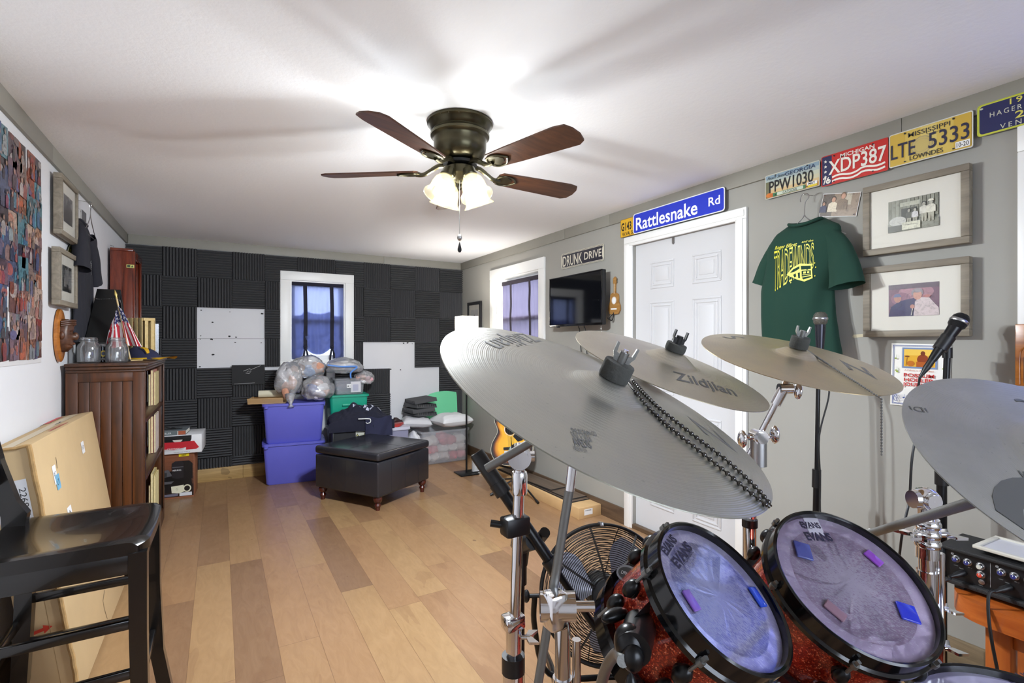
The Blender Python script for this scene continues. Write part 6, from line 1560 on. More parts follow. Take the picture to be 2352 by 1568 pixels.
g = G(WORLD, M_MAHWOOD).box(X1, X1 + 0.018, Y0, Y0 + 0.035, 0, ZT, 0.002).box(X1, X1 + 0.018, Y1 - 0.035, Y1, 0, ZT, 0.002).box(X1, X1 + 0.018, Y0 + 0.035, Y1 - 0.035, ZT - 0.05, ZT, 0.002).box(X1, X1 + 0.018, Y0 + 0.035, Y1 - 0.035, 0, 0.06, 0.002); obj('face_frame', g, t)
g = G(frame((0, Y0, 0), (1, 0, 0), (0, 0, 1)), M_PRINT); g.lay = 0.0006; g.rect(X1 - 0.035, 1.895, X1 + 0.012, 1.92, rgb(196, 196, 110)); g.rect(X1 - 0.031, 1.898, X1 - 0.012, 1.917, rgb(40, 60, 40)); g.flat([(X1 - 0.008, 1.9), (X1 + 0.008, 1.9), (X1, 1.916)], c=rgb(40, 60, 40)); obj('sticker', g, t)
# ---------------------------------------------------------------- bookcase
M_DARKWOOD = wood('dark_stained_pine', rgb(44, 22, 6), rgb(108, 58, 18), 2, 0.45, 0.8, coat=0.05)
M_DARKWOODH = wood('dark_stained_pine_flat', rgb(46, 26, 14), rgb(96, 56, 28), 1, 0.4, 0.8, coat=0.1)
bX0, bX1, bY0, bY1, bZ = XL + 0.02, -0.367, 3.475, 4.62, 1.215
t = thing('bookcase', 'dark stained wooden bookcase against the white wall, keepsakes on top', 'bookcase', ((bX0 + bX1) / 2, (bY0 + bY1) / 2, 0))
g = G(WORLD, M_DARKWOODH).box(bX0 - 0.002, bX1 + 0.022, bY0 - 0.025, bY1 + 0.025, bZ - 0.016, bZ, 0.004).box(bX0, bX1 + 0.012, bY0 - 0.014, bY1 + 0.014, bZ - 0.036, bZ - 0.016, 0.006).box(bX0, bX1 + 0.006, bY0 - 0.006, bY1 + 0.006, bZ - 0.05, bZ - 0.036, 0.004); obj('top_board', g, t)
for yy, sgn in ((bY0, 1), (bY1, -1)):
    g = G(WORLD, M_DARKWOOD); ya, yb = sorted((yy, yy + sgn * 0.024))
    g.box(bX0, bX0 + 0.05, ya, yb, 0, bZ - 0.05, 0.002).box(bX1 - 0.05, bX1, ya, yb, 0, bZ - 0.05, 0.002).box(bX0 + 0.05, bX1 - 0.05, ya, yb, bZ - 0.10, bZ - 0.05, 0.002).box(bX0 + 0.05, bX1 - 0.05, ya, yb, 0.05, 0.12, 0.002)
    n = 5; w = (bX1 - bX0 - 0.1) / n
    for k in range(n): g.box(bX0 + 0.05 + w * k + 0.001, bX0 + 0.05 + w * (k + 1) - 0.001, yy + sgn * 0.008, yy + sgn * 0.022, 0.1, bZ - 0.09, 0.002)
    obj('side_panel', g, t)
obj('back_panel', G(WORLD, M_DARKWOOD).box(bX0, bX0 + 0.008, bY0 + 0.024, bY1 - 0.024, 0.08, bZ - 0.05), t)
g = G(WORLD, M_DARKWOOD).box(bX1, bX1 + 0.006, bY0, bY0 + 0.035, 0, bZ - 0.05, 0.002).box(bX1, bX1 + 0.006, bY1 - 0.05, bY1, 0, bZ - 0.05, 0.002).box(bX1, bX1 + 0.006, bY0 + 0.035, bY1 - 0.05, 0.0, 0.085, 0.002); obj('face_frame', g, t)
SHZ = (0.085, 0.55, 0.885)
for z in SHZ: obj('shelf', G(WORLD, M_DARKWOODH).box(bX0 + 0.008, bX1, bY0 + 0.024, bY1 - 0.024, z - 0.022, z, 0.002), t)
M_PAGES = mat('yellowed_pages', rgb(222, 206, 160), 0.9, var=0.12, vscale=60)
bn = ['thin', 'worn', 'pale', 'tall', 'small', 'wide']
k = 0
for si, (z, hs) in enumerate(((SHZ[2], (0.235, 0.25, 0.22)), (SHZ[1], (0.27, 0.26, 0.25)), (SHZ[0], (0.30, 0.32, 0.24)))):
    xb = bX1 - 0.022
    for bi, h in enumerate(hs):
        th = (0.010, 0.016, 0.009)[bi]; col = (rgb(206, 190, 140), rgb(190, 130, 120), rgb(216, 206, 170), rgb(210, 196, 186), rgb(150, 60, 60), rgb(226, 214, 170), rgb(230, 216, 160), rgb(200, 180, 120), rgb(120, 90, 60))[k]
        x1 = xb; x0 = xb - th; xb = x0 - 0.002; y0, y1 = 4.33 - 0.01 * bi, 4.54
        b = thing('book', '%s book standing face outward on the %s shelf of the dark bookcase' % (('foremost', 'middle', 'rearmost')[bi], ('upper', 'middle', 'lowest')[si]), 'book', ((x0 + x1) / 2, (y0 + y1) / 2, z), 'books in the bookcase')
        obj('cover', G(WORLD, mat('book_cover', col, 0.7, var=0.15, vscale=40)).box(x0, x0 + 0.0015, y0, y1, z, z + h).box(x1 - 0.0015, x1, y0, y1, z, z + h).box(x0, x1, y1 - 0.002, y1, z, z + h), b)
        obj('pages', G(WORLD, M_PAGES).box(x0 + 0.0015, x1 - 0.0015, y0 + 0.002, y1 - 0.002, z + 0.002, z + h - 0.003), b)
        k += 1
g = G(WORLD, mat('pale_magazine', rgb(196, 188, 196), 0.5, var=0.1, vscale=30))
for j in range(5): g.box(bX1 - 0.2, bX1 - 0.004, bY0 + 0.03 + 0.006 * j, bY0 + 0.0345 + 0.006 * j, SHZ[1], SHZ[1] + 0.27 - 0.006 * (j % 3))
one('magazine', g, 'pale magazines upright at the near end of the middle bookcase shelf', 'magazine')
# ---------------------------------------------------------------- keepsakes on top of the bookcase
TZ = bZ + 0.0005
def jar(label, x, y, deg):
    t = thing('mason_jar_mug', label, 'jar', (x, y, TZ), 'glass jar mugs on the bookcase'); fr = placed(x, y, TZ, deg)
    pr = [(0, 0.004), (0.046, 0.0), (0.052, 0.006), (0.0535, 0.03), (0.053, 0.085), (0.047, 0.102), (0.038, 0.112), (0.0375, 0.116), (0.041, 0.118), (0.041, 0.121), (0.0375, 0.124), (0.0405, 0.127), (0.0405, 0.13), (0.0375, 0.133), (0.039, 0.139), (0.036, 0.141), (0.0345, 0.136), (0.0345, 0.112), (0.043, 0.1), (0.0495, 0.084), (0.050, 0.03), (0.047, 0.009), (0, 0.009)]
    obj('jar_glass', G(fr, M_JAR).lathe(pr, n=40), t)
    obj('handle', G(fr, M_JAR).tube(bez([(0.05, 0, 0.095), (0.075, 0, 0.10), (0.088, 0, 0.075), (0.086, 0, 0.04), (0.07, 0, 0.02), (0.05, 0, 0.022)], 6), [0.007] * 31, 10), t)
    return t
jar('clear glass jar mug at the wall side of the bookcase top', -0.628, 3.60, 20)
jar('clear glass jar mug before the small flag, handle to the left', -0.505, 3.60, 178)
fr = placed(-0.582, 3.69, TZ, 200)
t = thing('black_mug', 'black mug with a gold emblem behind the jar mug handle', 'mug', fr.translation)
obj('mug_body', G(fr, M_BLACKGLOSS).lathe([(0, 0), (0.036, 0), (0.04, 0.004), (0.04, 0.095), (0.037, 0.095), (0.036, 0.008), (0, 0.006)], n=32), t)
g = G(frame(fr.translation + Vector((0.009, -0.0405, 0.05)), (1, 0.2, 0), (0, 0, 1)), M_PRINT); g.lay = 0.002; g.ell(0, 0, 0.013, 0.018, rgb(206, 170, 40)); g.ell(0, 0, 0.008, 0.011, rgb(40, 40, 60)); obj('emblem', g, t)
obj('handle', G(fr, M_BLACKGLOSS).tube(bez([(0.038, 0, 0.08), (0.06, 0, 0.08), (0.066, 0, 0.05), (0.055, 0, 0.02), (0.038, 0, 0.02)], 5), 0.006, 10), t)
# memorial flag case: a triangle on a base box, seen from its sloping side
M_CASE = mat('black_case_lacquer', rgb(26, 26, 26), 0.35)
t = thing('flag_case', 'black triangular memorial case holding a folded starry flag', 'display case', (-0.59, 4.08, TZ))
cx0, cx1 = -0.672, -0.552
ya, yb, yc = 3.74, 4.08, 4.42; zb, zt = TZ + 0.115, TZ + 0.455
obj('case_base', G(WORLD, M_CASE).box(cx0, cx1, ya, yc, TZ, zb, 0.003), t)
F = frame((cx0, 0, 0), (0, 1, 0), (0, 0, 1))
def tri(k): cy, cz = (ya + yb + yc) / 3, (2 * zb + zt) / 3; return [(cy + (y - cy) * k, cz + (z - cz) * k) for y, z in ((ya, zb), (yc, zb), (yb, zt))]
g = G(F, M_CASE); o, i_ = tri(1.0), tri(0.84); D_ = cx1 - cx0
g.loft([[(*p, 0) for p in o], [(*p, D_) for p in o], [(*p, D_) for p in i_], [(*p, 0.012) for p in i_]], True, True); obj('triangular_frame', g, t)
g = G(F, mat('folded_flag_cloth', rgb(34, 38, 84), 0.85, bump=0.2, bscale=150)); q = tri(0.83); g.loft([[(*p, 0.014) for p in q], [(*p, D_ - 0.05) for p in q], [(*p, D_ - 0.03) for p in tri(0.7)]])
g.use(M_PRINT); g.lay = D_ - 0.0295
for k, (dy, dz) in enumerate(((0, 0.12), (-0.07, 0.02), (0.07, 0.02), (0, -0.01), (-0.13, -0.06), (0.13, -0.06), (0.0, -0.075), (-0.06, -0.07))): star(g, yb + dy, (2 * zb + zt) / 3 + dz, 0.03, rgb(226))
obj('folded_flag', g, t); obj('case_glass', G(F, M_PICGLASS).prism(tri(0.86), D_ - 0.008, D_ - 0.006), t)
# dog tags on a ball chain draped over the case
g = G(WORLD, M_STEEL); zq = zt - 0.075; yq = yb - 0.075
P = bez([(cx0 + 0.01, yq - 0.008, zq + 0.006), (-0.65, yq - 0.01, zq + 0.004), (cx1 + 0.004, yq - 0.008, zq), (cx1 + 0.012, yq + 0.02, zq - 0.10), (cx1 + 0.014, yq + 0.05, zq - 0.22), (cx1 + 0.014, yq + 0.07, zq - 0.16), (cx1 + 0.012, yq + 0.03, zq - 0.05), (cx1 + 0.006, yq + 0.004, zq + 0.004)], 12)
for p in P: g.ball(p, 0.0021, 1)
e = Vector((cx1 + 0.015, yq + 0.05, zq - 0.22))
for k in range(2):
    f3 = frame(e + Vector((0.003 * k, 0.004 * k, 0)), (0, 1, 0), (0, 0, 1)); g.fr = f3; g.prism(rrect(-0.014, -0.05, 0.014, 0.0, 0.012), 0, 0.0012); g.fr = WORLD
one('dog_tags', g, 'pair of steel dog tags on a ball chain over the flag case', 'dog tags')
# small stick flag
fr = placed(-0.488, 3.72, TZ, 0)
t = thing('stick_flag', 'small American flag on a wooden stick with a gilt spear tip', 'flag', fr.translation)
obj('flag_base', G(fr, M_CASE).lathe([(0, 0), (0.032, 0), (0.032, 0.012), (0.012, 0.02), (0, 0.02)], n=24), t)
a, b = Vector((0.03, 0, 0.012)), Vector((-0.035, 0.0, 0.375))
obj('flag_stick', G(fr, mat('pale_dowel', rgb(206, 180, 130), 0.5)).cyl(a, b, 0.0045, n=10), t)
obj('spear_tip', G(fr, mat('gilt_plastic', rgb(196, 170, 96), 0.35, 0.4)).lathe([(0, -0.004), (0.006, 0), (0.0045, 0.008), (0.008, 0.02), (0.005, 0.034), (0, 0.05)], b, b - a, 16), t)
# cloth hanging in folds from the stick: stripes run down the fly, blue canton at the top
g = G(fr, M_PAPER); NU, NV = 26, 26; R_, W_, B_ = rgb(170, 36, 50), rgb(226, 222, 222), rgb(40, 44, 90)
for side in (-1, 1):
    def pt(u, v):
        top = b + (a - b) * (0.12 + 0.0 * u); spread = (0.015 + 0.085 * v ** 0.8) * u * (1.0 if side < 0 else 0.75)
        x = top.x + (a.x - b.x) * v * 0.62 + side * spread + 0.004 * math.sin(u * 9 + v * 3)
        return (x, 0.012 * math.sin(u * 7.0) * (0.3 + v) - 0.008 * side, top.z - v * 0.235 - (0.06 * u if side < 0 else 0.02 * u) * (1 - 0.6 * v))
    for i in range(NU):
        for j in range(NV):
            u, v = i / NU, j / NV; stripe = int((u * 0.55 + v * 0.0) * 13 + v * 5.2) if v < 0.5 else int(u * 7 + 2.4)
            c = B_ if v < 0.36 and u < 1.0 - 0.2 * (side < 0) - 1.2 * max(0, v - 0.2) else (R_ if stripe % 2 == 0 else W_)
            if c is B_ and (i * 3 + j * 2) % 7 < 2 and (j % 3) < 2: c = W_
            g.c = c; g.add([pt(u, v), pt(u + 1 / NU, v), pt(u + 1 / NU, v + 1 / NV), pt(u, v + 1 / NV)], [(0, 1, 2, 3)])
obj('flag_cloth', g, t, sharp=3)
# little slatted crate
B_ = Vector((-0.455, 4.275)); A_ = Vector((-0.578, 4.43)); u2 = (B_ - A_).normalized(); wC = (B_ - A_).length; dC = 0.085; hC = 0.285
fr = frame((A_.x, A_.y, TZ), (u2.x, u2.y, 0), (0, 0, 1)); fr = fr @ Matrix.Identity(4)   # x along the slatted face, y up, z towards the room
M_PINE = wood('raw_pine', rgb(206, 176, 116), rgb(232, 208, 150), 1, 0.6)
t = thing('slatted_crate', 'small raw pine slatted crate standing on end beside the flag', 'crate', (A_.x, A_.y, TZ))
for face, z_ in (('slat', 0.0), ('slat', -dC)):
    for k in range(4): obj('slat', G(fr, M_PINE).box(wC * (k + 0.08) / 4, wC * (k + 0.82) / 4, 0, hC, z_ - 0.003, z_ + 0.003, 0.001), t)
for y_ in (0.0, hC - 0.02):
    obj('end_board', G(fr, M_PINE).box(0.002, wC, y_, y_ + 0.02, -dC + 0.003, -0.003, 0.001), t)
for k in range(2):
    obj('slat', G(fr, M_PINE).box(wC - 0.004, wC + 0.002, 0.02, hC - 0.02, -dC + 0.012 + 0.04 * k, -dC + 0.034 + 0.04 * k, 0.001), t)
fr2 = placed(-0.485, 4.36, TZ + 0.0205, 20)
one('small_bottle', G(fr2, mat('brown_bottle', rgb(60, 26, 22), 0.3)).lathe([(0, 0), (0.016, 0), (0.016, 0.06), (0.009, 0.072), (0.009, 0.085), (0, 0.085)], n=18).use(M_PRINT, rgb(206)).lathe([(0.0164, 0.018), (0.0164, 0.05)], n=18), 'small dark bottle with a pale label inside the pine crate', 'bottle')
fr = placed(-0.44, 4.52, TZ, 8)
t = thing('clear_display_box', 'tall clear plastic box with a round white sticker at the bookcase end', 'box', fr.translation)
g = G(fr, M_CLEARBIN); w = 0.05
for x0, x1, y0_, y1_ in ((-w, w, -w, -w + 0.002), (-w, w, w - 0.002, w), (-w, -w + 0.002, -w, w), (w - 0.002, w, -w, w)): g.box(x0, x1, y0_, y1_, 0, 0.25)
g.box(-w, w, -w, w, 0.248, 0.25); obj('box_walls', g, t)
g = G(fr, mat('grey_blister_card', rgb(150, 150, 156), 0.5, var=0.1, vscale=30)).box(-0.044, 0.044, 0.03, 0.034, 0.004, 0.24); g.use(M_PRINT); g.fr = fr @ frame((0, -w - 0.001, 0), (1, 0, 0), (0, 0, 1)); g.lay = 0.0005
g.ell(0.01, 0.205, 0.018, 0.02, rgb(236)); g.ell(0.01, 0.205, 0.009, 0.010, rgb(120)); g.rect(-0.01, 0.17, 0.034, 0.178, rgb(226)); g.rect(-0.03, 0.06, 0.0, 0.12, rgb(226, 222, 220)); g.rect(-0.018, 0.08, -0.01, 0.1, rgb(60)); g.rect(0.0, 0.04, 0.03, 0.07, rgb(206, 140, 110)); obj('insert_card', g, t)
obj('hang_tab', G(fr, mat('yellow_tab', rgb(214, 190, 90), 0.5)).tube(bez([(-0.03, 0, 0.25), (-0.02, 0, 0.268), (0.0, 0, 0.27), (0.02, 0, 0.25)], 4), 0.003, 6), t)
# cap
fr = placed(-0.415, 4.02, TZ, -28)
M_CAPN = mat('navy_cap_cloth', rgb(36, 38, 66), 0.9, bump=0.2, bscale=300); M_CAPY = mat('gold_cap_cloth', rgb(214, 166, 30), 0.8)
t = thing('baseball_cap', 'navy baseball cap with gold peak and letter at the bookcase edge', 'cap', fr.translation)
rings = []
for i in range(11):
    v = i / 10; rings.append([(-0.01 + (0.098 - 0.0) * math.cos(PI / 2 * v) ** 0.8 * math.cos(a * PI / 16) - 0.02 * v, 0.078 * math.cos(PI / 2 * v) ** 0.8 * math.sin(a * PI / 16), 0.006 + 0.078 * math.sin(PI / 2 * v) * (1 - 0.1 * math.cos(a * PI / 16))) for a in range(32)])
obj('crown', G(fr, M_CAPN).loft(rings, False, True), t)
rows = []
for i in range(9):
    v = i / 8; rows.append([(0.07 + 0.03 * math.cos(q) + (0.085 * v) * (0.35 + 0.65 * math.cos(q * 0.85)), 0.078 * math.sin(q) * (1.0 + 0.05 * v), 0.012 + 0.016 * v * (1 - (q / 1.25) ** 2) - 0.008 * v) for q in [-1.25 + 2.5 * k / 16 for k in range(17)]])
obj('peak', G(fr, M_CAPY).grid(rows).grid([[(x, y, z + 0.004) for x, y, z in r] for r in rows]), t, sharp=2)
g = G(fr, M_CAPY); 
for k in range(3): g.tube(bez([(0.055 - 0.004 * k, -0.066 + 0.014 * k, 0.045), (0.03, -0.056 + 0.014 * k, 0.072), (0.004, -0.05 + 0.014 * k, 0.080)], 5), 0.004, 6)
g.tube(bez([(-0.06, -0.066, 0.012), (0.0, -0.08, 0.010), (0.05, -0.064, 0.012)], 5), 0.005, 6)
obj('gold_letter', g, t)
g = G(placed(-0.47, 3.88, TZ, 40), M_PINE).box(-0.075, 0.06, -0.012, 0.012, 0, 0.006, 0.001); one('wooden_stick', g, 'flat wooden stick on the bookcase top in front of the cap', 'stick')
# ---------------------------------------------------------------- big cardboard box leaning on the wall
A = math.radians(8.5)
fr = Matrix.Translation((-0.440, 0, 0.0)) @ Matrix.Rotation(-A, 4, 'Y')
TH, HH, YA, YB_ = 0.128, 0.955, 2.40, 3.415
lift = TH * math.sin(A)
fr = Matrix.Translation((0, 0, lift + 0.001)) @ fr
t = thing('cardboard_box', 'big flat cardboard box leaning on the white wall behind the stool', 'box', (-0.55, 2.9, 0))
M_KRAFT2 = mat('kraft_board', rgb(190, 163, 122), 0.8, var=0.05, vscale=5)
obj('box_body', G(fr, M_KRAFT2).box(-TH, 0, YA, YB_, 0, HH, 0.004), t)
g = G(fr, mat('worn_box_edge', rgb(170, 136, 88), 0.9, var=0.2, vscale=40, bump=0.5, bscale=50))
g.tube([(-0.004 + 0.004 * nz((k, 0, 0), 0.7), YA + 0.001, HH * k / 30) for k in range(31)], 0.008, 8); g.tube([(-TH * k / 10, YA + 0.002, HH - 0.002 + 0.004 * nz((k, 5, 0), 0.9)) for k in range(11)], 0.006, 8)
obj('worn_edges', g, t)
g = G(fr @ frame((0, 0, 0), (0, 1, 0), (0, 0, 1)), M_PRINT); g.lay = 0.0008
def onbox(px, py):
    inv = fr.inverted(); o = inv @ EYEV; d = inv.to_3x3() @ ray(px, py); p = o + d * (-o.x / d.x); return (p.y, p.z)
SF = fr @ frame((0, 0, 0), (0, 1, 0), (0, 0, 1))
for px, py, w, h, c, s in ((190, 1027, 0.026, 0.055, rgb(230), '10'), (126, 1090, 0.022, 0.075, rgb(236), 'PC'), (133, 1106, 0.026, 0.06, rgb(120, 176, 206), 'LT'), (160, 1176, 0.03, 0.05, rgb(236), 'A')):
    x, z = onbox(px, py); g = G(SF, M_PRINT); g.lay = 0.0008 + 0.0004 * (s == 'LT'); g.flat(rrect(x - w, z - h / 2, x + w, z + h / 2, 0.004), c=c); g.text(s, x, z, h * 0.35, w * 1.1, rgb(50, 50, 60), rot=0.2); obj('sticker', g, t)
for P in (((240, 1355), (236, 1380), (240, 1400), (246, 1420)), ((128, 1050), (131, 1075))):
    g = G(SF, M_PRINT); g.lay = 0.0006; g.line([onbox(*p) for p in P], 0.004, rgb(92, 76, 56)); obj('scuff', g, t)
g = G(fr @ frame((0, YA, 0), (1, 0, 0), (0, 0, 1)), M_PRINT); g.lay = 0.0012
g.rect(-0.115, 0.62, -0.028, 0.84, rgb(214, 214, 216)); g.text('226841', -0.042, 0.76, 0.018, 0.10, rgb(40), rot=-PI / 2)
for k in range(24): g.rect(-0.105, 0.65 + 0.006 * k, -0.065, 0.653 + 0.006 * k + 0.002 * (k % 2), rgb(40))
for k in range(5): g.rect(-0.06 + 0.0, 0.66 + 0.02 * k, -0.056, 0.672 + 0.02 * k, rgb(110))
g.rect(-0.055, 0.50, -0.012, 0.545, rgb(214)); g.text('LBS', -0.03, 0.525, 0.012, 0.02, rgb(40), rot=-0.1)
for k in range(2):
    z = 0.285 - 0.04 * k; g.flat([(-0.1, z), (-0.06, z + 0.004), (-0.06, z - 0.006), (-0.035, z + 0.012), (-0.06, z + 0.026), (-0.06, z + 0.016), (-0.1, z + 0.012)], c=rgb(196, 60, 44))
g.line([(-TH * 0.35, 0.02), (-TH * 0.33, 0.55)], 0.002, rgb(150, 122, 84))
obj('shipping_label', g, t)
g = G(fr @ frame((0, 0, HH), (0, 1, 0), (-1, 0, 0)), M_PRINT); g.lay = 0.001
g.rect(YA + 0.02, 0.05, YB_ - 0.02, 0.09, rgb(196, 180, 150)); g.line([(YA + 0.35, 0.025), (YA + 0.6, 0.02)], 0.008, rgb(176, 70, 50)); g.text('FRAGILE', YA + 0.48, 0.03, 0.02, 0.18, rgb(176, 70, 50)); g.rect(YB_ - 0.3, 0.11, YB_ - 0.05, 0.13, rgb(196, 40, 40)); g.line([(YA + 0.6, 0.06), (YA + 0.66, 0.058), (YA + 0.7, 0.065)], 0.007, rgb(60, 52, 44))
obj('packing_tape', g, t)
# ---------------------------------------------------------------- bar stool
M_STOOL = mat('black_stool_lacquer', rgb(16, 14, 13), 0.22, var=0.2, vscale=6, bump=0.02, bscale=80, coat=0.3)
t = thing('bar_stool', 'black wooden saddle-seat bar stool at the left, facing the room', 'bar stool', (-0.38, 2.07, 0))
sx0, sx1, sy0, sy1, sz = -0.60, -0.188, 1.865, 2.30, 0.738
top = []
NX, NY = 30, 26
def seatpt(u, v):
    x = sx0 + (sx1 - sx0) * u; y = sy0 + (sy1 - sy0) * v
    r = max(0, u - 0.9) / 0.1
    e = 0.014 * (1 - math.sqrt(max(0, 1 - r * r)))              # waterfall front edge
    yc_ = (v - 0.5) * 2; dip = 0.020 * (1 - yc_ ** 2) ** 1.2 * math.sin(PI * min(1, u * 0.92 + 0.10)) ** 0.8
    side = 0.006 * max(0, abs(yc_) - 0.86) / 0.14
    cr = 0.024 * (max(0, abs(yc_) - 0.8) / 0.2) ** 2
    bulge = 0.006 * (1 - yc_ ** 2) * u
    return (x + (bulge - cr) * u, y, sz - dip - e - side)
rows = [[seatpt(i / NX, j / NY) for i in range(NX + 1)] for j in range(NY + 1)]
low = [[(x, y, sz - 0.045 + 0.004 * (k == NX)) for k, (x, y, z) in enumerate(r)] for r in rows]
g = G(WORLD, M_STOOL).grid(rows).grid(low)
edge = [rows[0][k] for k in range(NX + 1)] + [rows[j][NX] for j in range(1, NY + 1)] + [rows[NY][k] for k in range(NX - 1, -1, -1)] + [rows[j][0] for j in range(NY - 1, 0, -1)]
edl = [low[0][k] for k in range(NX + 1)] + [low[j][NX] for j in range(1, NY + 1)] + [low[NY][k] for k in range(NX - 1, -1, -1)] + [low[j][0] for j in range(NY - 1, 0, -1)]
g.grid([edge, edl], cu=True); obj('seat', g, t, sharp=0.9)
def leg(x, y, dx, dy):
    g = G(WORLD, M_STOOL); rr = []
    for z, k, w in ((sz - 0.04, 0, 0.023), (0.45, 0.05, 0.022), (0.2, 0.3, 0.021), (0.0, 1.0, 0.021)): rr.append([(x + dx * k + a * w, y + dy * k + b * w, z) for a, b in ((-1, -1), (1, -1), (1, 1), (-1, 1))])
    g.loft(rr); return obj('leg', g, t)
lx0, lx1, ly0, ly1 = -0.555, -0.212, 1.885, 2.25
leg(lx1, ly0, 0.02, -0.01); leg(lx1, ly1, 0.045, 0.02); leg(lx0, ly0, -0.05, -0.01); leg(lx0, ly1, -0.05, 0.02)
for y in (ly0, ly1): obj('apron', G(WORLD, M_STOOL).box(lx0, lx1, y - 0.011, y + 0.011, sz - 0.105, sz - 0.04, 0.002), t)
for x in (lx0, lx1): obj('apron', G(WORLD, M_STOOL).box(x - 0.011, x + 0.011, ly0, ly1, sz - 0.105, sz - 0.04, 0.002), t)
for y, z in ((ly0, 0.48), (ly1, 0.475), (ly0, 0.33), (ly1, 0.33)): obj('rung', G(WORLD, M_STOOL).box(lx0 - 0.01, lx1 + 0.004, y - 0.009, y + 0.009, z - 0.014, z + 0.014, 0.003), t)
for x, z in ((lx1 + 0.002, 0.27), (lx0 - 0.02, 0.40)): obj('rung', G(WORLD, M_STOOL).box(x - 0.009, x + 0.009, ly0, ly1, z - 0.014, z + 0.014, 0.003), t)
for y in (1.90, 2.235):
    g = G(WORLD, M_STOOL); rr = []
    for z, x, w in ((sz - 0.03, -0.578, 0.026), (sz + 0.03, -0.575, 0.032), (sz + 0.075, -0.595, 0.026), (sz + 0.2, -0.625, 0.021), (sz + 0.36, -0.655, 0.018)): rr.append([(x - w, y - 0.019, z), (x + w, y - 0.019, z), (x + w, y + 0.019, z), (x - w, y + 0.019, z)])
    g.loft(rr); obj('back_post', g, t)
for z, x in ((sz + 0.16, -0.617), (sz + 0.32, -0.648)): obj('back_rail', G(WORLD, M_STOOL).box(x - 0.009, x + 0.009, 1.915, 2.22, z - 0.03, z + 0.03, 0.004), t)
g = G(WORLD, mat('dark_blue_cloth', rgb(30, 30, 62), 0.8, var=0.3, vscale=20)).box(-0.44, -0.30, 3.43, 3.46, 0, 0.02, 0.004)
# ================================================================ DRUM KIT
def local_obj(name, g, parent, fr, label=None, sharp=0.65):
    o = bpy.data.objects.new(name, g.mesh(name, (0, 0, 0), sharp)); COL.objects.link(o); WL[o.name] = Vector((0, 0, 0))
    o.parent = parent; o.matrix_parent_inverse = Matrix.Translation(-WL[parent.name]); o.matrix_basis = fr
    if label: o['label'] = label
    return o
def on_plane(fr, px, py, h=0.0):            # photograph point on the local plane z = h
    inv = fr.inverted(); o = inv @ EYEV; d = inv.to_3x3() @ ray(px, py); p = o + d * ((h - o.z) / d.z); return Vector((p.x, p.y))
def wing_nut(fr, z, parent, wing=0.02, black=False, th=0.005):
    g = G(fr, M_BLACK if black else M_GREYSTEEL).cyl((0, 0, z - 0.002), (0, 0, z + 0.016), 0.007, n=14)
    for s in (-1, 1): g.loft([[(s * 0.004, -th / 2, z), (s * 0.004, th / 2, z), (s * 0.004, th / 2, z + 0.010), (s * 0.004, -th / 2, z + 0.010)], [(s * 0.012, -th / 2, z + 0.001), (s * 0.012, th / 2, z + 0.001), (s * 0.012, th / 2, z + 0.013), (s * 0.012, -th / 2, z + 0.013)], [(s * wing * 0.8, -th / 2, z + 0.006), (s * wing * 0.8, th / 2, z + 0.006), (s * wing * 0.8, th / 2, z + 0.027), (s * wing * 0.8, -th / 2, z + 0.027)], [(s * wing, -th / 2, z + 0.012), (s * wing, th / 2, z + 0.012), (s * wing, th / 2, z + 0.027), (s * wing, -th / 2, z + 0.027)]])
    return obj('wing_nut', g, parent)
def cymbal(label, c, n, R, m, bell_r, bell_h, bow, felt, logos, nut=None, ink=rgb(84)):
    fr = axis_frame(c, n); t = thing('cymbal', label, 'cymbal', c, 'cymbals of the drum kit')
    def zs(r): return bow * (1 - (r / R) ** 1.9) + (bell_h * math.cos(PI / 2 * min(1, r / bell_r)) ** 1.1 if r < bell_r else 0)
    rs = [0.006] + [bell_r * k / 9 for k in range(1, 10)] + [bell_r + (R - bell_r) * k / 16 for k in range(1, 17)]
    prof = [(r, zs(r)) for r in rs] + [(R - 0.0006, -0.0012)] + [(r, zs(r) - 0.0016) for r in rs[::-1]]
    g = G(WORLD, m).lathe(prof, n=96, close=True)
    for s, p0, p1, hh, bold, shear in logos:
        a, b = on_plane(fr, *p0, 0.004), on_plane(fr, *p1, 0.004); d = b - a
        mid = (a + b) / 2
        g.use(M_PRINT); g.text(s, mid.x, mid.y, hh, d.length, ink, 'c', bold, shear, math.atan2(d.y, d.x), z=lambda p: zs(math.hypot(*p)) + 0.0006)
    local_obj('cymbal_disc', g, t, fr)
    zt = zs(0)
    fr_, fh = felt
    obj('felt', G(fr, M_FELT).lathe([(0.004, zt - 0.002), (fr_ * 0.96, zt - 0.002), (fr_, zt + 0.002), (fr_, zt + fh - 0.002), (fr_ * 0.95, zt + fh), (0.004, zt + fh)], n=28), t)
    obj('under_felt', G(fr, M_FELT).lathe([(0.004, zt - 0.018), (0.018, zt - 0.018), (0.018, zt - 0.004), (0.004, zt - 0.004)], n=20), t)
    spun = fr @ Matrix.Rotation(nut[1] if nut else 0, 4, 'Z')
    wing_nut(spun, zt + fh + 0.001, t, nut[0] if nut else 0.02, bool(nut and nut[2]), 0.009 if nut and nut[2] else 0.005)
    return fr, zs
C1M = cymbal_metal('silvery_brass', (0.50, 0.49, 0.43, 1), (0.42, 0.42, 0.39, 1), 0.26)
C2M = cymbal_metal('pale_brass', (0.58, 0.54, 0.44, 1), (0.50, 0.46, 0.38, 1), 0.26)
C3M = cymbal_metal('warm_brass', (0.62, 0.53, 0.36, 1), (0.52, 0.46, 0.36, 1), 0.24)
C4M = cymbal_metal('worn_grey_brass', (0.52, 0.52, 0.50, 1), (0.38, 0.38, 0.36, 1), 0.30)
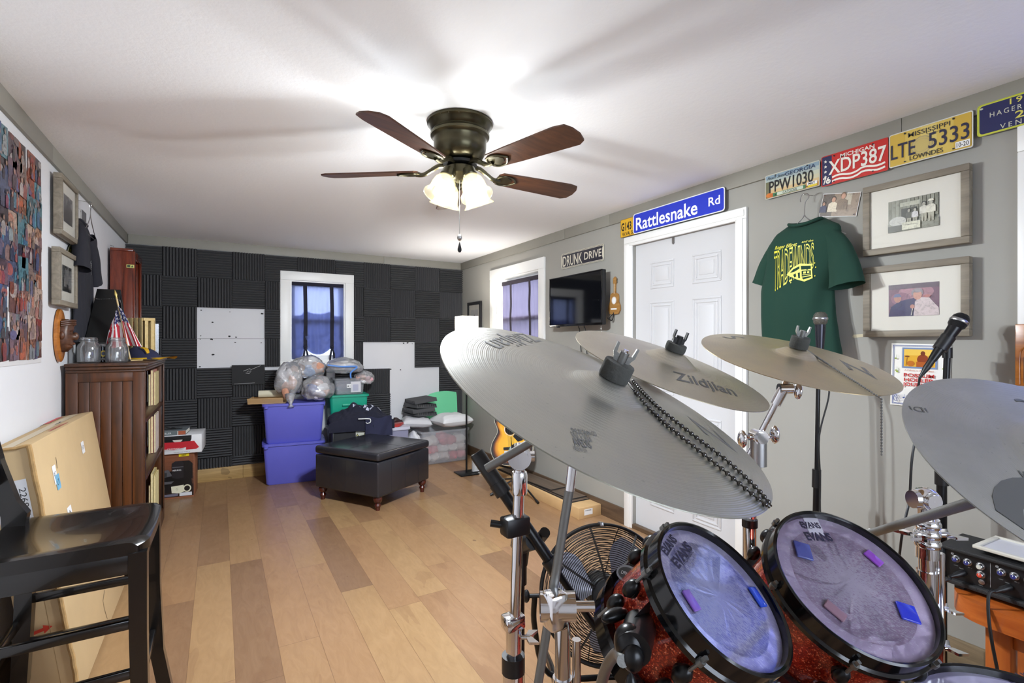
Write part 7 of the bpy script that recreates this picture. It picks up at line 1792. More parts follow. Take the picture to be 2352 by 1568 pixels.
f1, z1s = cymbal('largest cymbal, nearest the camera, double ball chain lying on it', (0.4955, 0.5805, 1.2397), (0.188, -0.408, 0.8935), 0.254, C1M, 0.062, 0.020, 0.021, (0.023, 0.024),
    [('Zildjian', (1225, 772), (1135, 806), 0.045, 0.0, 0.3), ('Z', (1664, 1034), (1598, 972), 0.05, 0.0, 0.3), ('THE ZILDJIAN CO', (1308, 996), (1363, 1009), 0.008, 0.02, 0), ('SINCE 1623', (1310, 1006), (1352, 1016), 0.014, 0.0, 0), ('AVEDIS', (1314, 1018), (1352, 1027), 0.014, 0.02, 0), ('MADE IN USA', (1316, 1030), (1346, 1038), 0.008, 0.0, 0)], (0.017, -0.95, False), rgb(104))
f2, z2s = cymbal('middle cymbal of the far row, black knob and large script logo', (0.8125, 0.7404, 1.2787), (0.1214, -0.3582, 0.9257), 0.203, C2M, 0.055, 0.022, 0.014, (0.021, 0.014),
    [('Zildjian', (1541, 866), (1684, 903), 0.045, 0.01, 0.35)], (0.014, -0.8, True))
f3, z3s = cymbal('warmest toned cymbal, single ball chain dangling off its rim', (1.2768, 0.7448, 1.2838), (-0.0435, -0.3023, 0.9522), 0.229, C3M, 0.052, 0.020, 0.014, (0.022, 0.027),
    [('Z', (1984, 866), (1951, 836), 0.05, 0.02, 0.3), ('S', (1702, 781), (1668, 771), 0.06, 0.0, 0.3)], (0.018, -0.35, False), rgb(100))
f4, z4s = cymbal('grey worn cymbal cut off by the right edge', (0.938, 0.1725, 1.1605), (-0.2193, -0.4975, 0.8393), 0.203, C4M, 0.095, 0.026, 0.014, (0.022, 0.02),
    [('W', (2338, 1098), (2362, 1104), 0.014, 0.04, 0.2), ('(', (2330, 1118), (2380, 1150), 0.06, 0.12, 0), ('~', (2326, 918), (2370, 926), 0.03, 0.03, 0), ('iDi', (2130, 942), (2092, 934), 0.012, 0.0, 0)], None)
# ball chains
def ball_chain(label, runs, r, gap, m=None):
    g = G(WORLD, m or M_BLACKNICKEL); k = 0
    for P in runs:
        P = [Vector(p) for p in P]; acc = 0.0
        g.tube(P, r * 0.35, 5)
        for a, b in zip(P[:-1], P[1:]):
            L = (b - a).length; s = -acc
            while s + gap <= L + 1e-9:
                s += gap; g.ball(a + (b - a) * (s / L), r, 2 if r > 0.003 else 1)
            acc = L - s
    return one('ball_chain', g, label, 'chain')
def lie(fr, zs, px, h): 
    z = 0.01
    for _ in range(6): p = on_plane(fr, *px, z); z = zs(p.length) + h
    return fr @ Vector((p.x, p.y, z))
run = [(1440, 872), (1462, 905), (1490, 936), (1540, 982), (1600, 1030), (1660, 1078), (1720, 1128), (1768, 1166)]
runb = [(1452, 872), (1482, 906), (1515, 938), (1562, 975), (1620, 1020), (1675, 1062), (1735, 1118), (1772, 1162)]
ball_chain('double black steel ball chain lying across the largest cymbal', [bez([lie(f1, z1s, p, 0.0035) for p in run], 6), bez([lie(f1, z1s, p, 0.0035) for p in runb], 6)], 0.0034, 0.0088)
P = [lie(f3, z3s, p, 0.003) for p in ((1848, 800), (1880, 822), (1920, 848), (1970, 880), (2008, 905))]
e = P[-1] + Vector((0.004, -0.012, -0.008))
ball_chain('single fine ball chain hanging over the rim of the warm cymbal', [bez(P + [e], 6) + [e + Vector((0, 0, -0.03 * k)) for k in range(1, 5)] ], 0.0026, 0.0062, M_GREYSTEEL)
# ---------------------------------------------------------------- cymbal stands
def tripod(t, x, y, zh, spread, m, a0=0.3):
    for k in range(3):
        a = a0 + k * 2 * PI / 3; e = Vector((x + spread * math.cos(a), y + spread * math.sin(a), 0.012))
        g = G(WORLD, m).tube([Vector((x, y, zh)), Vector((x, y, zh)) * 0.3 + e * 0.7 + Vector((0, 0, 0.02)), e], 0.009, 8); g.use(M_BLACK).ball(e, 0.014, 2); obj('leg', g, t)
def collar(fr_o, ax, r, h, m, wing=True):
    g = G(WORLD, m).lathe([(0, 0), (r, 0), (r * 1.08, h * 0.15), (r * 1.08, h * 0.85), (r, h), (0, h)], fr_o, ax, 20)
    return g
def joint(c, r=0.022, flat=True):
    g = G(WORLD, M_CHROME); c = Vector(c); d = Vector((SN, CS, 0)); s = Vector((CS, -SN, 0))
    g.cyl(c - d * r * 0.9, c + d * r * 0.9, r, n=28); g.cyl(c - d * r * 1.25, c - d * r * 0.9, r * 0.75, n=24); g.ball(c, r * 0.95, 2)
    g.cyl(c - s * r * 1.3, c + s * r * 1.3, r * 0.45, n=14)
    return g
def wing_screw(p, d, m=M_CHROME, s=1.0):
    fr = axis_frame(p, d); g = G(fr, m).cyl((0, 0, 0), (0, 0, 0.018 * s), 0.005 * s, n=12)
    for q in (-1, 1): g.loft([[(q * 0.003 * s, -0.003 * s, 0.01 * s), (q * 0.003 * s, 0.003 * s, 0.01 * s), (q * 0.003 * s, 0.003 * s, 0.022 * s), (q * 0.003 * s, -0.003 * s, 0.022 * s)], [(q * 0.022 * s, -0.0025 * s, 0.016 * s), (q * 0.022 * s, 0.0025 * s, 0.016 * s), (q * 0.022 * s, 0.0025 * s, 0.036 * s), (q * 0.022 * s, -0.0025 * s, 0.036 * s)]])
    return g
RTV = Vector((CS, -SN, 0)); FWV = Vector((SN, CS, 0))
def under(fr, zs, d=0.02): return fr @ Vector((0, 0, zs(0) - d))
# stand carrying the middle cymbal
J = at_depth(1193, 1047, 1.12); x, y = at_depth(1185, 1250, 1.12).xy
t = thing('cymbal_stand', 'chrome boom stand left of the largest cymbal, grey counter rod sticking out', 'cymbal stand', (x, y, 0), 'chrome cymbal stands')
b = Vector((x - 0.008, y, 0.55))
obj('upper_tube', G(WORLD, M_CHROME).cyl(b, J - Vector((0, 0, 0.03)), 0.0125, n=20), t)
g = collar(J - Vector((0, 0, 0.085)), (0, 0, 1), 0.0165, 0.05, M_CHROME); obj('tube_collar', g, t)
obj('tilter', joint(J, 0.026), t)
tail = at_depth(1117, 1076, 1.08); head = under(f2, z2s)
obj('boom_rod', G(WORLD, M_GREYSTEEL).cyl(tail, head - (head - J).normalized() * 0.03, 0.0095, n=16), t)
obj('cymbal_post', G(WORLD, M_CHROME).cyl(under(f2, z2s, 0.06), under(f2, z2s, -0.03), 0.004, n=10).ball(under(f2, z2s, 0.05), 0.016, 2).cyl(under(f2, z2s, 0.045), under(f2, z2s, 0.012), 0.011, n=16), t)
p = at_depth(1183, 1205, 1.12); g = G(WORLD, M_BLACK).box(p.x - 0.03, p.x + 0.03, p.y - 0.02, p.y + 0.02, p.z - 0.022, p.z + 0.02, 0.006).cyl(p - RTV * 0.03, p - RTV * 0.055 + Vector((0, 0, 0.004)), 0.008, n=12); obj('memory_clamp', g, t)
p = at_depth(1180, 1432, 1.12); g = G(WORLD, M_CHROME).cyl(p - Vector((0, 0, 0.06)), p + Vector((0, 0, 0.02)), 0.018, n=20).box(p.x - 0.026, p.x + 0.022, p.y - 0.018, p.y + 0.018, p.z - 0.01, p.z + 0.022, 0.006); obj('height_clutch', g, t)
obj('clutch_wing', wing_screw(p + RTV * 0.016 - Vector((0, 0, 0.03)), RTV, s=1.1), t)
obj('lower_tube', G(WORLD, M_CHROME).cyl((x - 0.008, y, 0.10), (x - 0.008, y, 0.57), 0.0165, n=20), t)
p = at_depth(1179, 1522, 1.12); g = G(WORLD, M_BLACK).cyl(p - Vector((0, 0, 0.02)), p + Vector((0, 0, 0.018)), 0.026, n=20); g.use(M_CHROME).cyl(p - Vector((0, 0, 0.09)), p - Vector((0, 0, 0.02)), 0.025, n=20); obj('base_clutch', g, t)
tripod(t, x, y, 0.42, 0.30, M_CHROME, 0.9)
# stand carrying the largest cymbal
t = thing('cymbal_stand', 'chrome stand with a slanted ribbed rod under the largest cymbal', 'cymbal stand', (0.52, 0.66, 0), 'chrome cymbal stands')
U = under(f1, z1s, 0.03); lo = at_depth(1228, 1620, 0.80); cl = at_depth(1276, 1392, 0.775)
d = (lo - U).normalized()
top = at_depth(1330, 945, 0.78)
obj('slanted_rod', G(WORLD, M_GREYSTEEL).cyl(cl + (top - cl).normalized() * 0.19, lo, 0.0072, n=16).use(M_CHROME).cyl(cl + (top - cl).normalized() * 0.18, top, 0.0072, n=16), t)
obj('cymbal_post', G(WORLD, M_CHROME).tube([top, under(f1, z1s, 0.05), under(f1, z1s, -0.045)], [0.0072, 0.006, 0.004], 10).ball(under(f1, z1s, 0.045), 0.015, 2), t)
g = G(WORLD, M_CHROME).cyl(cl - RTV * 0.024, cl + RTV * 0.03, 0.022, n=24).box(cl.x - 0.02, cl.x + 0.012, cl.y - 0.02, cl.y + 0.012, cl.z - 0.03, cl.z + 0.026, 0.006).cyl(cl + RTV * 0.03, cl + RTV * 0.06, 0.008, n=14); obj('rod_clamp', g, t)
v = at_depth(1292, 1500, 0.79); vx, vy = v.x, v.y
obj('upright_tube', G(WORLD, M_CHROME).cyl((vx, vy, 0.08), (vx, vy, cl.z - 0.02), 0.0125, n=20).cyl((vx, vy, 0.08), (vx, vy, 0.80), 0.0155, n=20), t)
obj('brace_tube', G(WORLD, M_CHROME).cyl(Vector((vx, vy, 0.2)) + RTV * 0.022, Vector((vx, vy, cl.z - 0.06)) + RTV * 0.022, 0.007, n=14), t)
tripod(t, vx, vy, 0.35, 0.28, M_CHROME, 0.2)
# stand carrying the warm cymbal
J = at_depth(1742, 1003, 1.30); bx, by = at_depth(1722, 1250, 1.30).xy
t = thing('cymbal_stand', 'chrome stand before the white door casing, arm rising to the warm cymbal', 'cymbal stand', (bx, by, 0), 'chrome cymbal stands')
H_ = at_depth(1800, 892, 1.27)
obj('boom_rod', G(WORLD, M_CHROME).cyl(J + (J - H_).normalized() * 0.10, H_, 0.0075, n=16), t)
g = G(WORLD, M_CHROME).cyl(H_ - RTV * 0.012, H_ + RTV * 0.02, 0.013, n=22).cyl(H_, H_ + (J - H_).normalized() * 0.045, 0.013, n=16); obj('tilter', g, t)
obj('cymbal_post', G(WORLD, M_CHROME).tube([H_, under(f3, z3s, 0.03), under(f3, z3s, -0.045)], [0.009, 0.008, 0.004], 12), t)
obj('tilter_wing', G(WORLD, M_CHROME).ball(H_ + RTV * 0.036 - Vector((0, 0, 0.006)), (0.007, 0.012, 0.022), 2), t)
g = joint(J, 0.019); g.use(M_STEEL).cyl(J - Vector((0, 0, 0.075)), J - Vector((0, 0, 0.01)), 0.02, n=20); obj('boom_joint', g, t)
for s in (-1, 1): obj('joint_wing', G(WORLD, M_CHROME).ball(J + RTV * s * 0.042 + Vector((0, 0, 0.006 * s)), (0.009, 0.014, 0.024), 2).cyl(J, J + RTV * s * 0.04, 0.004, n=8), t)
obj('upper_tube', G(WORLD, M_CHROME).cyl(J - Vector((0, 0, 0.05)), (bx, by, 0.82), 0.0105, n=18), t)
p = Vector((bx, by, 0.85)); obj('height_clutch', G(WORLD, M_BLACK).cyl(p, p + Vector((0, 0, 0.02)), 0.019, n=18), t)
obj('lower_tube', G(WORLD, M_CHROME).cyl((bx, by, 0.08), (bx, by, 0.85), 0.016, n=18), t); tripod(t, bx, by, 0.35, 0.27, M_CHROME, 0.0)
# stand carrying the grey cymbal
J = at_depth(2126, 1146, 1.16); bx, by = at_depth(2130, 1250, 1.16).xy
t = thing('cymbal_stand', 'thick chrome stand right of the drums, big round boom joint', 'cymbal stand', (bx, by, 0), 'chrome cymbal stands')
tail = at_depth(1996, 1226, 1.24); head = under(f4, z4s, 0.02)
obj('boom_rod', G(WORLD, M_GREYSTEEL).cyl(tail, J + (head - J) * 0.9, 0.0095, n=16).use(M_CHROME).cyl(tail, tail + (J - tail) * 0.06, 0.0105, n=16), t)
obj('cymbal_post', G(WORLD, M_CHROME).tube([J + (head - J) * 0.88, under(f4, z4s, 0.05), under(f4, z4s, -0.045)], [0.0095, 0.008, 0.004], 12), t)
g = joint(J, 0.022); g.ball(J, 0.028, 3); g.cyl(J - RTV * 0.032, J - RTV * 0.02, 0.02, n=24); obj('boom_joint', g, t)
obj('upper_tube', G(WORLD, M_CHROME).cyl((bx, by, 0.75), J - Vector((0, 0, 0.02)), 0.0165, n=20), t)
p = at_depth(2130, 1225, 1.16)
g = G(WORLD, M_CHROME).cyl(p - Vector((0, 0, 0.055)), p + Vector((0, 0, 0.035)), 0.023, n=24)
for k in range(3): g.lathe([(0.0235, 0), (0.026, 0.004), (0.026, 0.012), (0.0235, 0.016)], p + Vector((0, 0, -0.03 + 0.022 * k)), (0, 0, 1), 24)
obj('height_clutch', g, t)
for s in (-1, 1): obj('clutch_wing', wing_screw(p + RTV * s * 0.02 - FWV * 0.006, RTV * s, s=1.25), t)
obj('lower_tube', G(WORLD, M_CHROME).cyl((bx, by, 0.08), (bx, by, 0.80), 0.021, n=22).cyl(Vector((bx, by, 0.1)) + RTV * 0.03, Vector((bx, by, 0.84)) + RTV * 0.03, 0.009, n=14), t)
p = Vector((bx, by, 0.62)) + RTV * 0.03
obj('wing_bolt', wing_screw(p, RTV, s=1.2), t); obj('wing_bolt', wing_screw(p + Vector((0, 0, 0.09)), RTV, s=1.0), t); tripod(t, bx, by, 0.3, 0.26, M_CHROME, 0.5)
# ---------------------------------------------------------------- drums
def sparkle():
    t = NT('red_sparkle_wrap'); v = t.coord()
    vor = t.n('ShaderNodeTexVoronoi'); t.put(vor.inputs['Vector'], v); vor.inputs['Scale'].default_value = 420
    w = t.n('ShaderNodeTexWhiteNoise', noise_dimensions='3D'); t.put(w.inputs['Vector'], vor.outputs['Color'])
    c = t.ramp(w.outputs[0], [(0.0, (0.16, 0.008, 0.004, 1)), (0.7, (0.34, 0.02, 0.008, 1)), (0.93, (0.7, 0.09, 0.03, 1)), (1.0, (1, 0.35, 0.2, 1))])
    t.set(col=c, rough=0.3, metal=0.55, coat=0.9, coat_rough=0.05)
    return t.m
M_SPARK = sparkle()
def head_skin():
    t = NT('oil_filled_drum_head'); v = t.coord()
    sep = t.n('ShaderNodeSeparateXYZ'); t.put(sep.inputs[0], v)
    r = t.math('SQRT', t.math('ADD', t.math('MULTIPLY', sep.outputs[0], sep.outputs[0]), t.math('MULTIPLY', sep.outputs[1], sep.outputs[1])))
    streak = t.noise(t.coord((500, 120, 1), rot=(0, 0, 0.9)), 1, 3, 0.6, 0.4)
    worn = t.math('MULTIPLY', t.math('GREATER_THAN', t.math('SUBTRACT', streak, t.math('MULTIPLY', r, 2.2)), 0.33), 0.55)
    a = t.n('ShaderNodeVertexColor', layer_name='Col')
    c = t.mix(worn, a.outputs[0], rgb(226, 222, 236))
    t.set(col=c, rough=t.math('ADD', t.math('MULTIPLY', worn, 0.3), 0.05), spec=1.0, ior=1.75, coat=1.0, coat_rough=0.03)
    t.bump(t.math('ADD', streak, t.math('MULTIPLY', t.noise(v, 14, 2, 0.5), 3.0)), 0.05, 0.003)
    return t.m
M_HEAD = head_skin()
def drum(name, label, cat, c, n, R, depth, group, spin=0.0, lugs=6, skin=rgb(186, 170, 196), ring=rgb(200, 190, 214), shell=True):
    fr = axis_frame(c, n) @ Matrix.Rotation(spin, 4, 'Z'); t = thing(name, label, cat, c, group)
    rh = R - 0.009
    obj('shell', G(fr, M_SPARK).lathe([(rh - 0.014, -0.03), (rh - 0.008, -0.02), (rh - 0.006, -0.03), (rh - 0.006, -depth + 0.03), (rh - 0.008, -depth + 0.02), (rh - 0.014, -depth + 0.03)], n=72, close=True), t)
    hp = [(rh - 0.003, -0.013), (rh - 0.002, 0.0), (rh + 0.002, 0.003), (rh + 0.006, 0.001), (rh + 0.007, -0.028), (rh + 0.012, -0.032), (rh + 0.012, -0.042), (rh - 0.003, -0.042)]
    obj('hoop', G(fr, M_BLACKGLOSS).lathe([(r_, z) for r_, z in hp], n=80, close=True), t)
    obj('hoop', G(fr, M_BLACKGLOSS).lathe([(r_, -depth - z) for r_, z in hp], n=80, close=True), t)
    g = G(WORLD, M_HEAD, skin)  # head tints carry the lilac reflected from the blue-curtained window
    hz = -0.013
    g.c = ring; g.lathe([(rh - 0.003, hz), (rh * 0.78, hz)], n=64); g.c = skin; g.lathe([(rh * 0.78, hz), (rh * 0.5, hz), (rh * 0.25, hz), (0, hz)], n=64)
    hd = local_obj('drum_head', g, t, fr)
    local_obj('drum_head', G(WORLD, M_HEAD, skin).lathe([(rh - 0.003, -depth - hz), (0, -depth - hz)], n=48), t, fr)
    for k in range(lugs):
        a = 2 * PI * k / lugs; ca, sa = math.cos(a), math.sin(a); ro = rh + 0.010
        obj('lug', G(fr, M_BLACKMETAL).ball((ro * ca, ro * sa, -0.075), (0.014, 0.014, 0.022), 2).cyl((ro * ca * 0.96, ro * sa * 0.96, -0.075), (ro * ca, ro * sa, -0.075), 0.016, n=14), t); obj('lug', G(fr, M_BLACKMETAL).ball((ro * ca, ro * sa, -depth + 0.075), (0.014, 0.014, 0.022), 2), t)
        rr = rh + 0.013
        g = G(fr, M_GREYSTEEL).cyl((rr * ca, rr * sa, -0.08), (rr * ca, rr * sa, -0.03), 0.0032, n=8).cyl((rr * ca, rr * sa, -0.034), (rr * ca, rr * sa, -0.024), 0.0065, n=12).cyl((rr * ca, rr * sa, -0.024), (rr * ca, rr * sa, -0.014), 0.0045, n=4)
        obj('tension_rod', g, t); obj('tension_rod', G(fr, M_GREYSTEEL).cyl((rr * ca, rr * sa, -depth + 0.08), (rr * ca, rr * sa, -depth + 0.024), 0.0032, n=8), t)
    return fr, t, hz
def head_print(fr, t, hz, items):
    g = G(WORLD, M_PRINT); inv = fr.inverted(); 
    for s, p0, p1, h, c, bold in items:
        a, b = on_plane(fr, *p0, hz), on_plane(fr, *p1, hz); d = b - a; m = (a + b) / 2
        if s is None: q = d.normalized(); w = Vector((-q.y, q.x)) * h / 2; g.flat([(a + w).to_tuple(), (a - w).to_tuple(), (b - w).to_tuple(), (b + w).to_tuple()], hz + 0.0006, c)
        else: g.text(s, m.x, m.y, h, d.length, c, 'c', bold, 0, math.atan2(d.y, d.x), z=hz + 0.0008)
    return local_obj('head_lettering', g, t, fr)
def gel(label, fr, hz, p, q, w, col):
    a, b = on_plane(fr, *p, hz), on_plane(fr, *q, hz); d = b - a; L = d.length; m = (a + b) / 2
    f = fr @ Matrix.Translation((m.x, m.y, hz + 0.0012)) @ Matrix.Rotation(math.atan2(d.y, d.x), 4, 'Z')
    k = NT('gel_pad').set(col=col, rough=0.08, trans=0.25, spec=0.6).m
    g = G(f, k).box(-L / 2, L / 2, -w / 2, w / 2, 0, 0.005, 0.0022, 3)
    return one('damper_gel', g, label, 'damper gel', 'gel dampers on the drum heads', loc=f.translation)
DKP = rgb(44, 40, 62)
fr, t1, hz = drum('rack_tom', 'smaller red sparkle tom, left of the pair, two gel pads on it', 'drum', (0.7618, 0.5700, 0.8923), (0.1746, -0.6335, 0.7538), 0.140, 0.20, 'red sparkle toms', 0.35, skin=rgb(150, 148, 196), ring=rgb(186, 180, 216))
FR1 = fr
head_print(fr, t1, hz, [('EVANS', (1524, 1268), (1547, 1234), 0.016, DKP, 0.04), (None, (1533, 1272), (1542, 1258), 0.003, DKP, 0), ('EVANS', (1550, 1296), (1581, 1251), 0.018, DKP, 0.04), ('HYDRAULIC', (1569, 1297), (1590, 1265), 0.006, DKP, 0.0)])
gel('lilac gel pad at the left of the smaller tom', fr, hz, (1570, 1357), (1600, 1405), 0.019, rgb(150, 110, 214))
gel('blue gel pad at the right of the smaller tom', fr, hz, (1722, 1350), (1752, 1396), 0.020, rgb(40, 84, 220))
# mounting bracket on the tom's left side
p = at_depth(1446, 1476, 0.80)
g = G(WORLD, M_BLACKMETAL).ball(p, (0.024, 0.026, 0.030), 3).cyl(p + RTV * 0.002 - FWV * 0.018, p + RTV * 0.03 + FWV * 0.05, 0.027, n=28).ball(p - FWV * 0.022 + Vector((0, 0, -0.010)), (0.017, 0.017, 0.022), 3).loft([[p + RTV * (0.02 + 0.016 * k) + FWV * (0.03 + 0.012 * k) + Vector((0.016 * (1 - 0.3 * k) * math.cos(a * PI / 6), 0, 0.03 * (1 + 0.25 * k) * math.sin(a * PI / 6))) for a in range(12)] for k in range(3)]); obj('mount_bracket', g, t1)
g = G(WORLD, M_BLACKMETAL).ball(p - FWV * 0.035 + Vector((-0.008, 0, -0.055)), (0.011, 0.011, 0.034), 2); obj('mount_lever', g, t1); g = G(WORLD, M_BLACKMETAL).ball(at_depth(1412, 1412, 0.86), (0.028, 0.013, 0.011), 3).cyl(at_depth(1387, 1428, 0.87), at_depth(1425, 1405, 0.86), 0.007, n=10); obj('mount_wing_bolt', g, t1)
g = G(WORLD, M_GREYSTEEL).tube(bez([p - FWV * 0.02 + Vector((-0.02, 0, -0.01)), at_depth(1418, 1500, 0.82), at_depth(1394, 1530, 0.86), at_depth(1378, 1590, 0.90), at_depth(1378, 1660, 0.95)], 6), 0.0095, 12); obj('mount_tube', g, t1)
bp = at_depth(1442, 1318, 0.985)
F = axis_frame(bp, Vector((-0.75, -0.25, 0.55)))
g = G(F, mat('badge_metal', rgb(120, 120, 124), 0.3, 0.8)).prism([(0.024 * math.cos(a * PI / 10), 0.016 * math.sin(a * PI / 10)) for a in range(20)], 0, 0.002); g.use(M_PRINT); g.lay = 0.002; g.ell(0, 0, 0.020, 0.012, rgb(36)); g.text('DRUMS', 0, 0, 0.006, 0.026, rgb(200)); obj('badge', g, t1)
fr, t2, hz = drum('rack_tom', 'larger red sparkle tom, right of the pair, four gel pads on it', 'drum', (1.1061, 0.5232, 0.8499), (-0.1526, -0.5783, 0.8014), 0.163, 0.22, 'red sparkle toms', 0.9, skin=rgb(176, 150, 178), ring=rgb(196, 178, 208))
head_print(fr, t2, hz, [(None, (1850, 1203), (1886, 1210), 0.045, rgb(206, 202, 214), 0), ('EVANS', (1839, 1204), (1882, 1207), 0.014, DKP, 0.04), (None, (1846, 1212), (1866, 1214), 0.003, DKP, 0), ('EVANS', (1851, 1231), (1908, 1233), 0.019, DKP, 0.04), ('HYDRAULIC', (1877, 1240), (1913, 1243), 0.006, DKP, 0)])
gel('grey blue square gel pad at the upper left of the larger tom', fr, hz, (1838, 1248), (1848, 1285), 0.034, rgb(84, 92, 170))
gel('violet gel pad at the upper right of the larger tom', fr, hz, (1986, 1268), (2023, 1300), 0.021, rgb(160, 84, 206))
gel('clear brownish gel pad at the lower left of the larger tom', fr, hz, (1893, 1385), (1940, 1424), 0.021, rgb(160, 124, 140))
gel('blue square gel pad at the lower right of the larger tom', fr, hz, (2075, 1388), (2092, 1430), 0.036, rgb(46, 60, 210))
fr, t3, hz = drum('floor_tom', 'drum at the bottom right corner, only its rim and head in view', 'drum', (1.272, 0.292, 0.62), (-0.03, -0.06, 1.0), 0.195, 0.36, 'red sparkle toms', 0.2, skin=rgb(190, 184, 216), ring=rgb(196, 190, 222))
head_print(fr, t3, hz, [('EVANS', (2306, 1556), (2370, 1556), 0.026, DKP, 0.04)])
for k in range(3):
    a = 0.5 + k * 2.1; p = Vector((1.272 + 0.215 * math.cos(a), 0.292 + 0.215 * math.sin(a), 0))
    obj('leg', G(WORLD, M_CHROME).cyl(p + Vector((0, 0, 0.02)), p + Vector((0, 0, 0.5)), 0.006, n=10).use(M_BLACK).ball(p + Vector((0, 0, 0.014)), 0.014, 2), t3)
# bass drum beneath the toms
bc = Vector((0.915, 0.56, 0.247)); bn_ = Vector((0.03, 0.99, 0.0)).normalized(); fr = axis_frame(bc, -bn_)
t = thing('bass_drum', 'red sparkle bass drum on its side beneath the two toms', 'drum', (bc.x, bc.y, 0))
obj('shell', G(fr, M_SPARK).lathe([(0.216, 0), (0.222, 0), (0.222, -0.36), (0.216, -0.36)], n=72, close=True), t)
for z in (0.0, -0.36): obj('hoop', G(fr, M_BLACKGLOSS).lathe([(0.22, z - 0.018), (0.238, z - 0.018), (0.24, z - 0.01), (0.24, z + 0.01), (0.238, z + 0.018), (0.22, z + 0.018)], n=72, close=True), t)
for z in (0.004, -0.364): obj('drum_head', G(fr, mat('bass_head', rgb(40, 40, 44), 0.3)).lathe([(0.222, z), (0, z)], n=48), t)
for k in range(8):
    a = 2 * PI * k / 8 + 0.2; g = G(fr, M_BLACKMETAL).ball((0.228 * math.cos(a), 0.228 * math.sin(a), -0.18), (0.013, 0.013, 0.04), 2).cyl((0.238 * math.cos(a), 0.238 * math.sin(a), -0.36), (0.238 * math.cos(a), 0.238 * math.sin(a), 0.0), 0.003, n=8); obj('lug', g, t)
for s in (-1, 1): obj('spur', G(WORLD, M_CHROME).cyl(bc + Vector((s * 0.21, 0.28, -0.05)), Vector((bc.x + s * 0.30, bc.y + 0.36, 0.012)), 0.008, n=10).use(M_BLACK).ball(Vector((bc.x + s * 0.30, bc.y + 0.36, 0.013)), 0.013, 2), t)
obj('tom_post', G(WORLD, M_GREYSTEEL).cyl(bc + Vector((0.03, 0.22, 0.218)), bc + Vector((0.03, 0.22, 0.42)), 0.014, n=16).bar(bc + Vector((-0.12, 0.2, 0.42)), bc + Vector((0.16, 0.2, 0.42)), 0.02, 0.02), t)
# ---------------------------------------------------------------- big drum fan on the floor
FC, FN = Vector((1.2893, 1.4907, 0.3592)), Vector((-0.4175, -0.8638, 0.2821)).normalized()
fr = axis_frame(FC, FN)
t = thing('floor_fan', 'black wire-guard floor fan behind the drums', 'fan', (FC.x, FC.y, 0))
def dome(r): return 0.052 * math.cos(min(1, max(0, (r - 0.06) / 0.19)) * PI / 2) ** 0.7
for side, nm in ((1, 'front_guard'), (-1, 'rear_guard')):
    g = G(fr, M_BLACKMETAL)
    for k in range(24 if side > 0 else 15):
        r = 0.068 + (0.24 - 0.068) * k / (23 if side > 0 else 14); z = side * (0.012 + dome(r)); g.tube([(r * math.cos(a * PI / 32), r * math.sin(a * PI / 32), z) for a in range(64)], 0.0016, 5, closed=True)
    for k in range(8 if side > 0 else 6):
        for e in (-0.035, 0.035) if side > 0 else (0,):
            a = 2 * PI * k / (8 if side > 0 else 6) + 0.2; g.tube([(r * math.cos(a + e * 0.06 / r), r * math.sin(a + e * 0.06 / r), side * (0.0145 + dome(r))) for r in [0.06 + 0.19 * q / 8 for q in range(9)]], 0.002, 5)
    obj(nm, g, t)
obj('guard_rim', G(fr, M_BLACKMETAL).tube([(0.25 * math.cos(a * PI / 40), 0.25 * math.sin(a * PI / 40), 0.012) for a in range(80)], 0.006, 8, closed=True).tube([(0.25 * math.cos(a * PI / 40), 0.25 * math.sin(a * PI / 40), -0.012) for a in range(80)], 0.006, 8, closed=True), t)
obj('guard_clips', G(fr, M_STEEL).box(-0.008, 0.008, 0.243, 0.26, -0.02, 0.022, 0.003), t)
obj('centre_cap', G(fr, M_BLACK).lathe([(0, 0.072), (0.04, 0.072), (0.062, 0.066), (0.066, 0.058), (0, 0.056)], n=36), t)
M_FANBL = mat('grey_fan_blade', rgb(186, 188, 206), 0.4, 0.2)
for k in range(3):
    a0 = 2 * PI * k / 3 + 0.75; rows = []
    for i in range(9):
        r = 0.05 + 0.165 * i / 8; half_ = (0.30 + 0.35 * math.sin(i / 8 * PI * 0.85)); rows.append([(r * math.cos(a0 + half_ * q), r * math.sin(a0 + half_ * q), 0.028 * q * (0.6 + 0.4 * i / 8) - 0.01) for q in [-1 + 2 * j / 8 for j in range(9)]])
    g = G(fr, M_FANBL).grid(rows).grid([[(x, y, z - 0.002) for x, y, z in r_] for r_ in rows]); obj('fan_blade', g, t, sharp=2)
obj('motor', G(fr, M_BLACK).lathe([(0, 0.03), (0.03, 0.028), (0.045, 0.0), (0.06, -0.02), (0.066, -0.06), (0.066, -0.12), (0.05, -0.14), (0, -0.142)], n=32), t)
g = G(fr, M_BLACKMETAL)
u = (fr.to_3x3() @ Vector((1, 0, 0))); 
g = G(WORLD, M_BLACKMETAL)
L_, R_ = FC + u * 0.275, FC - u * 0.275
back = Vector((-FN.x, -FN.y, 0)).normalized()
g.tube(bez([L_, L_ + Vector((0, 0, -0.12)), FC + u * 0.22 + Vector((0, 0, -0.30)), FC + Vector((0, 0, -0.325)), FC - u * 0.22 + Vector((0, 0, -0.30)), R_ + Vector((0, 0, -0.12)), R_], 6), 0.011, 10); obj('yoke', g, t)
for s, q in ((1, L_), (-1, R_)): obj('tilt_knob', G(WORLD, M_BLACK).cyl(q - u * s * 0.025, q + u * s * 0.03, 0.008, n=12).ball(q + u * s * 0.032, (0.014, 0.014, 0.026), 2), t)
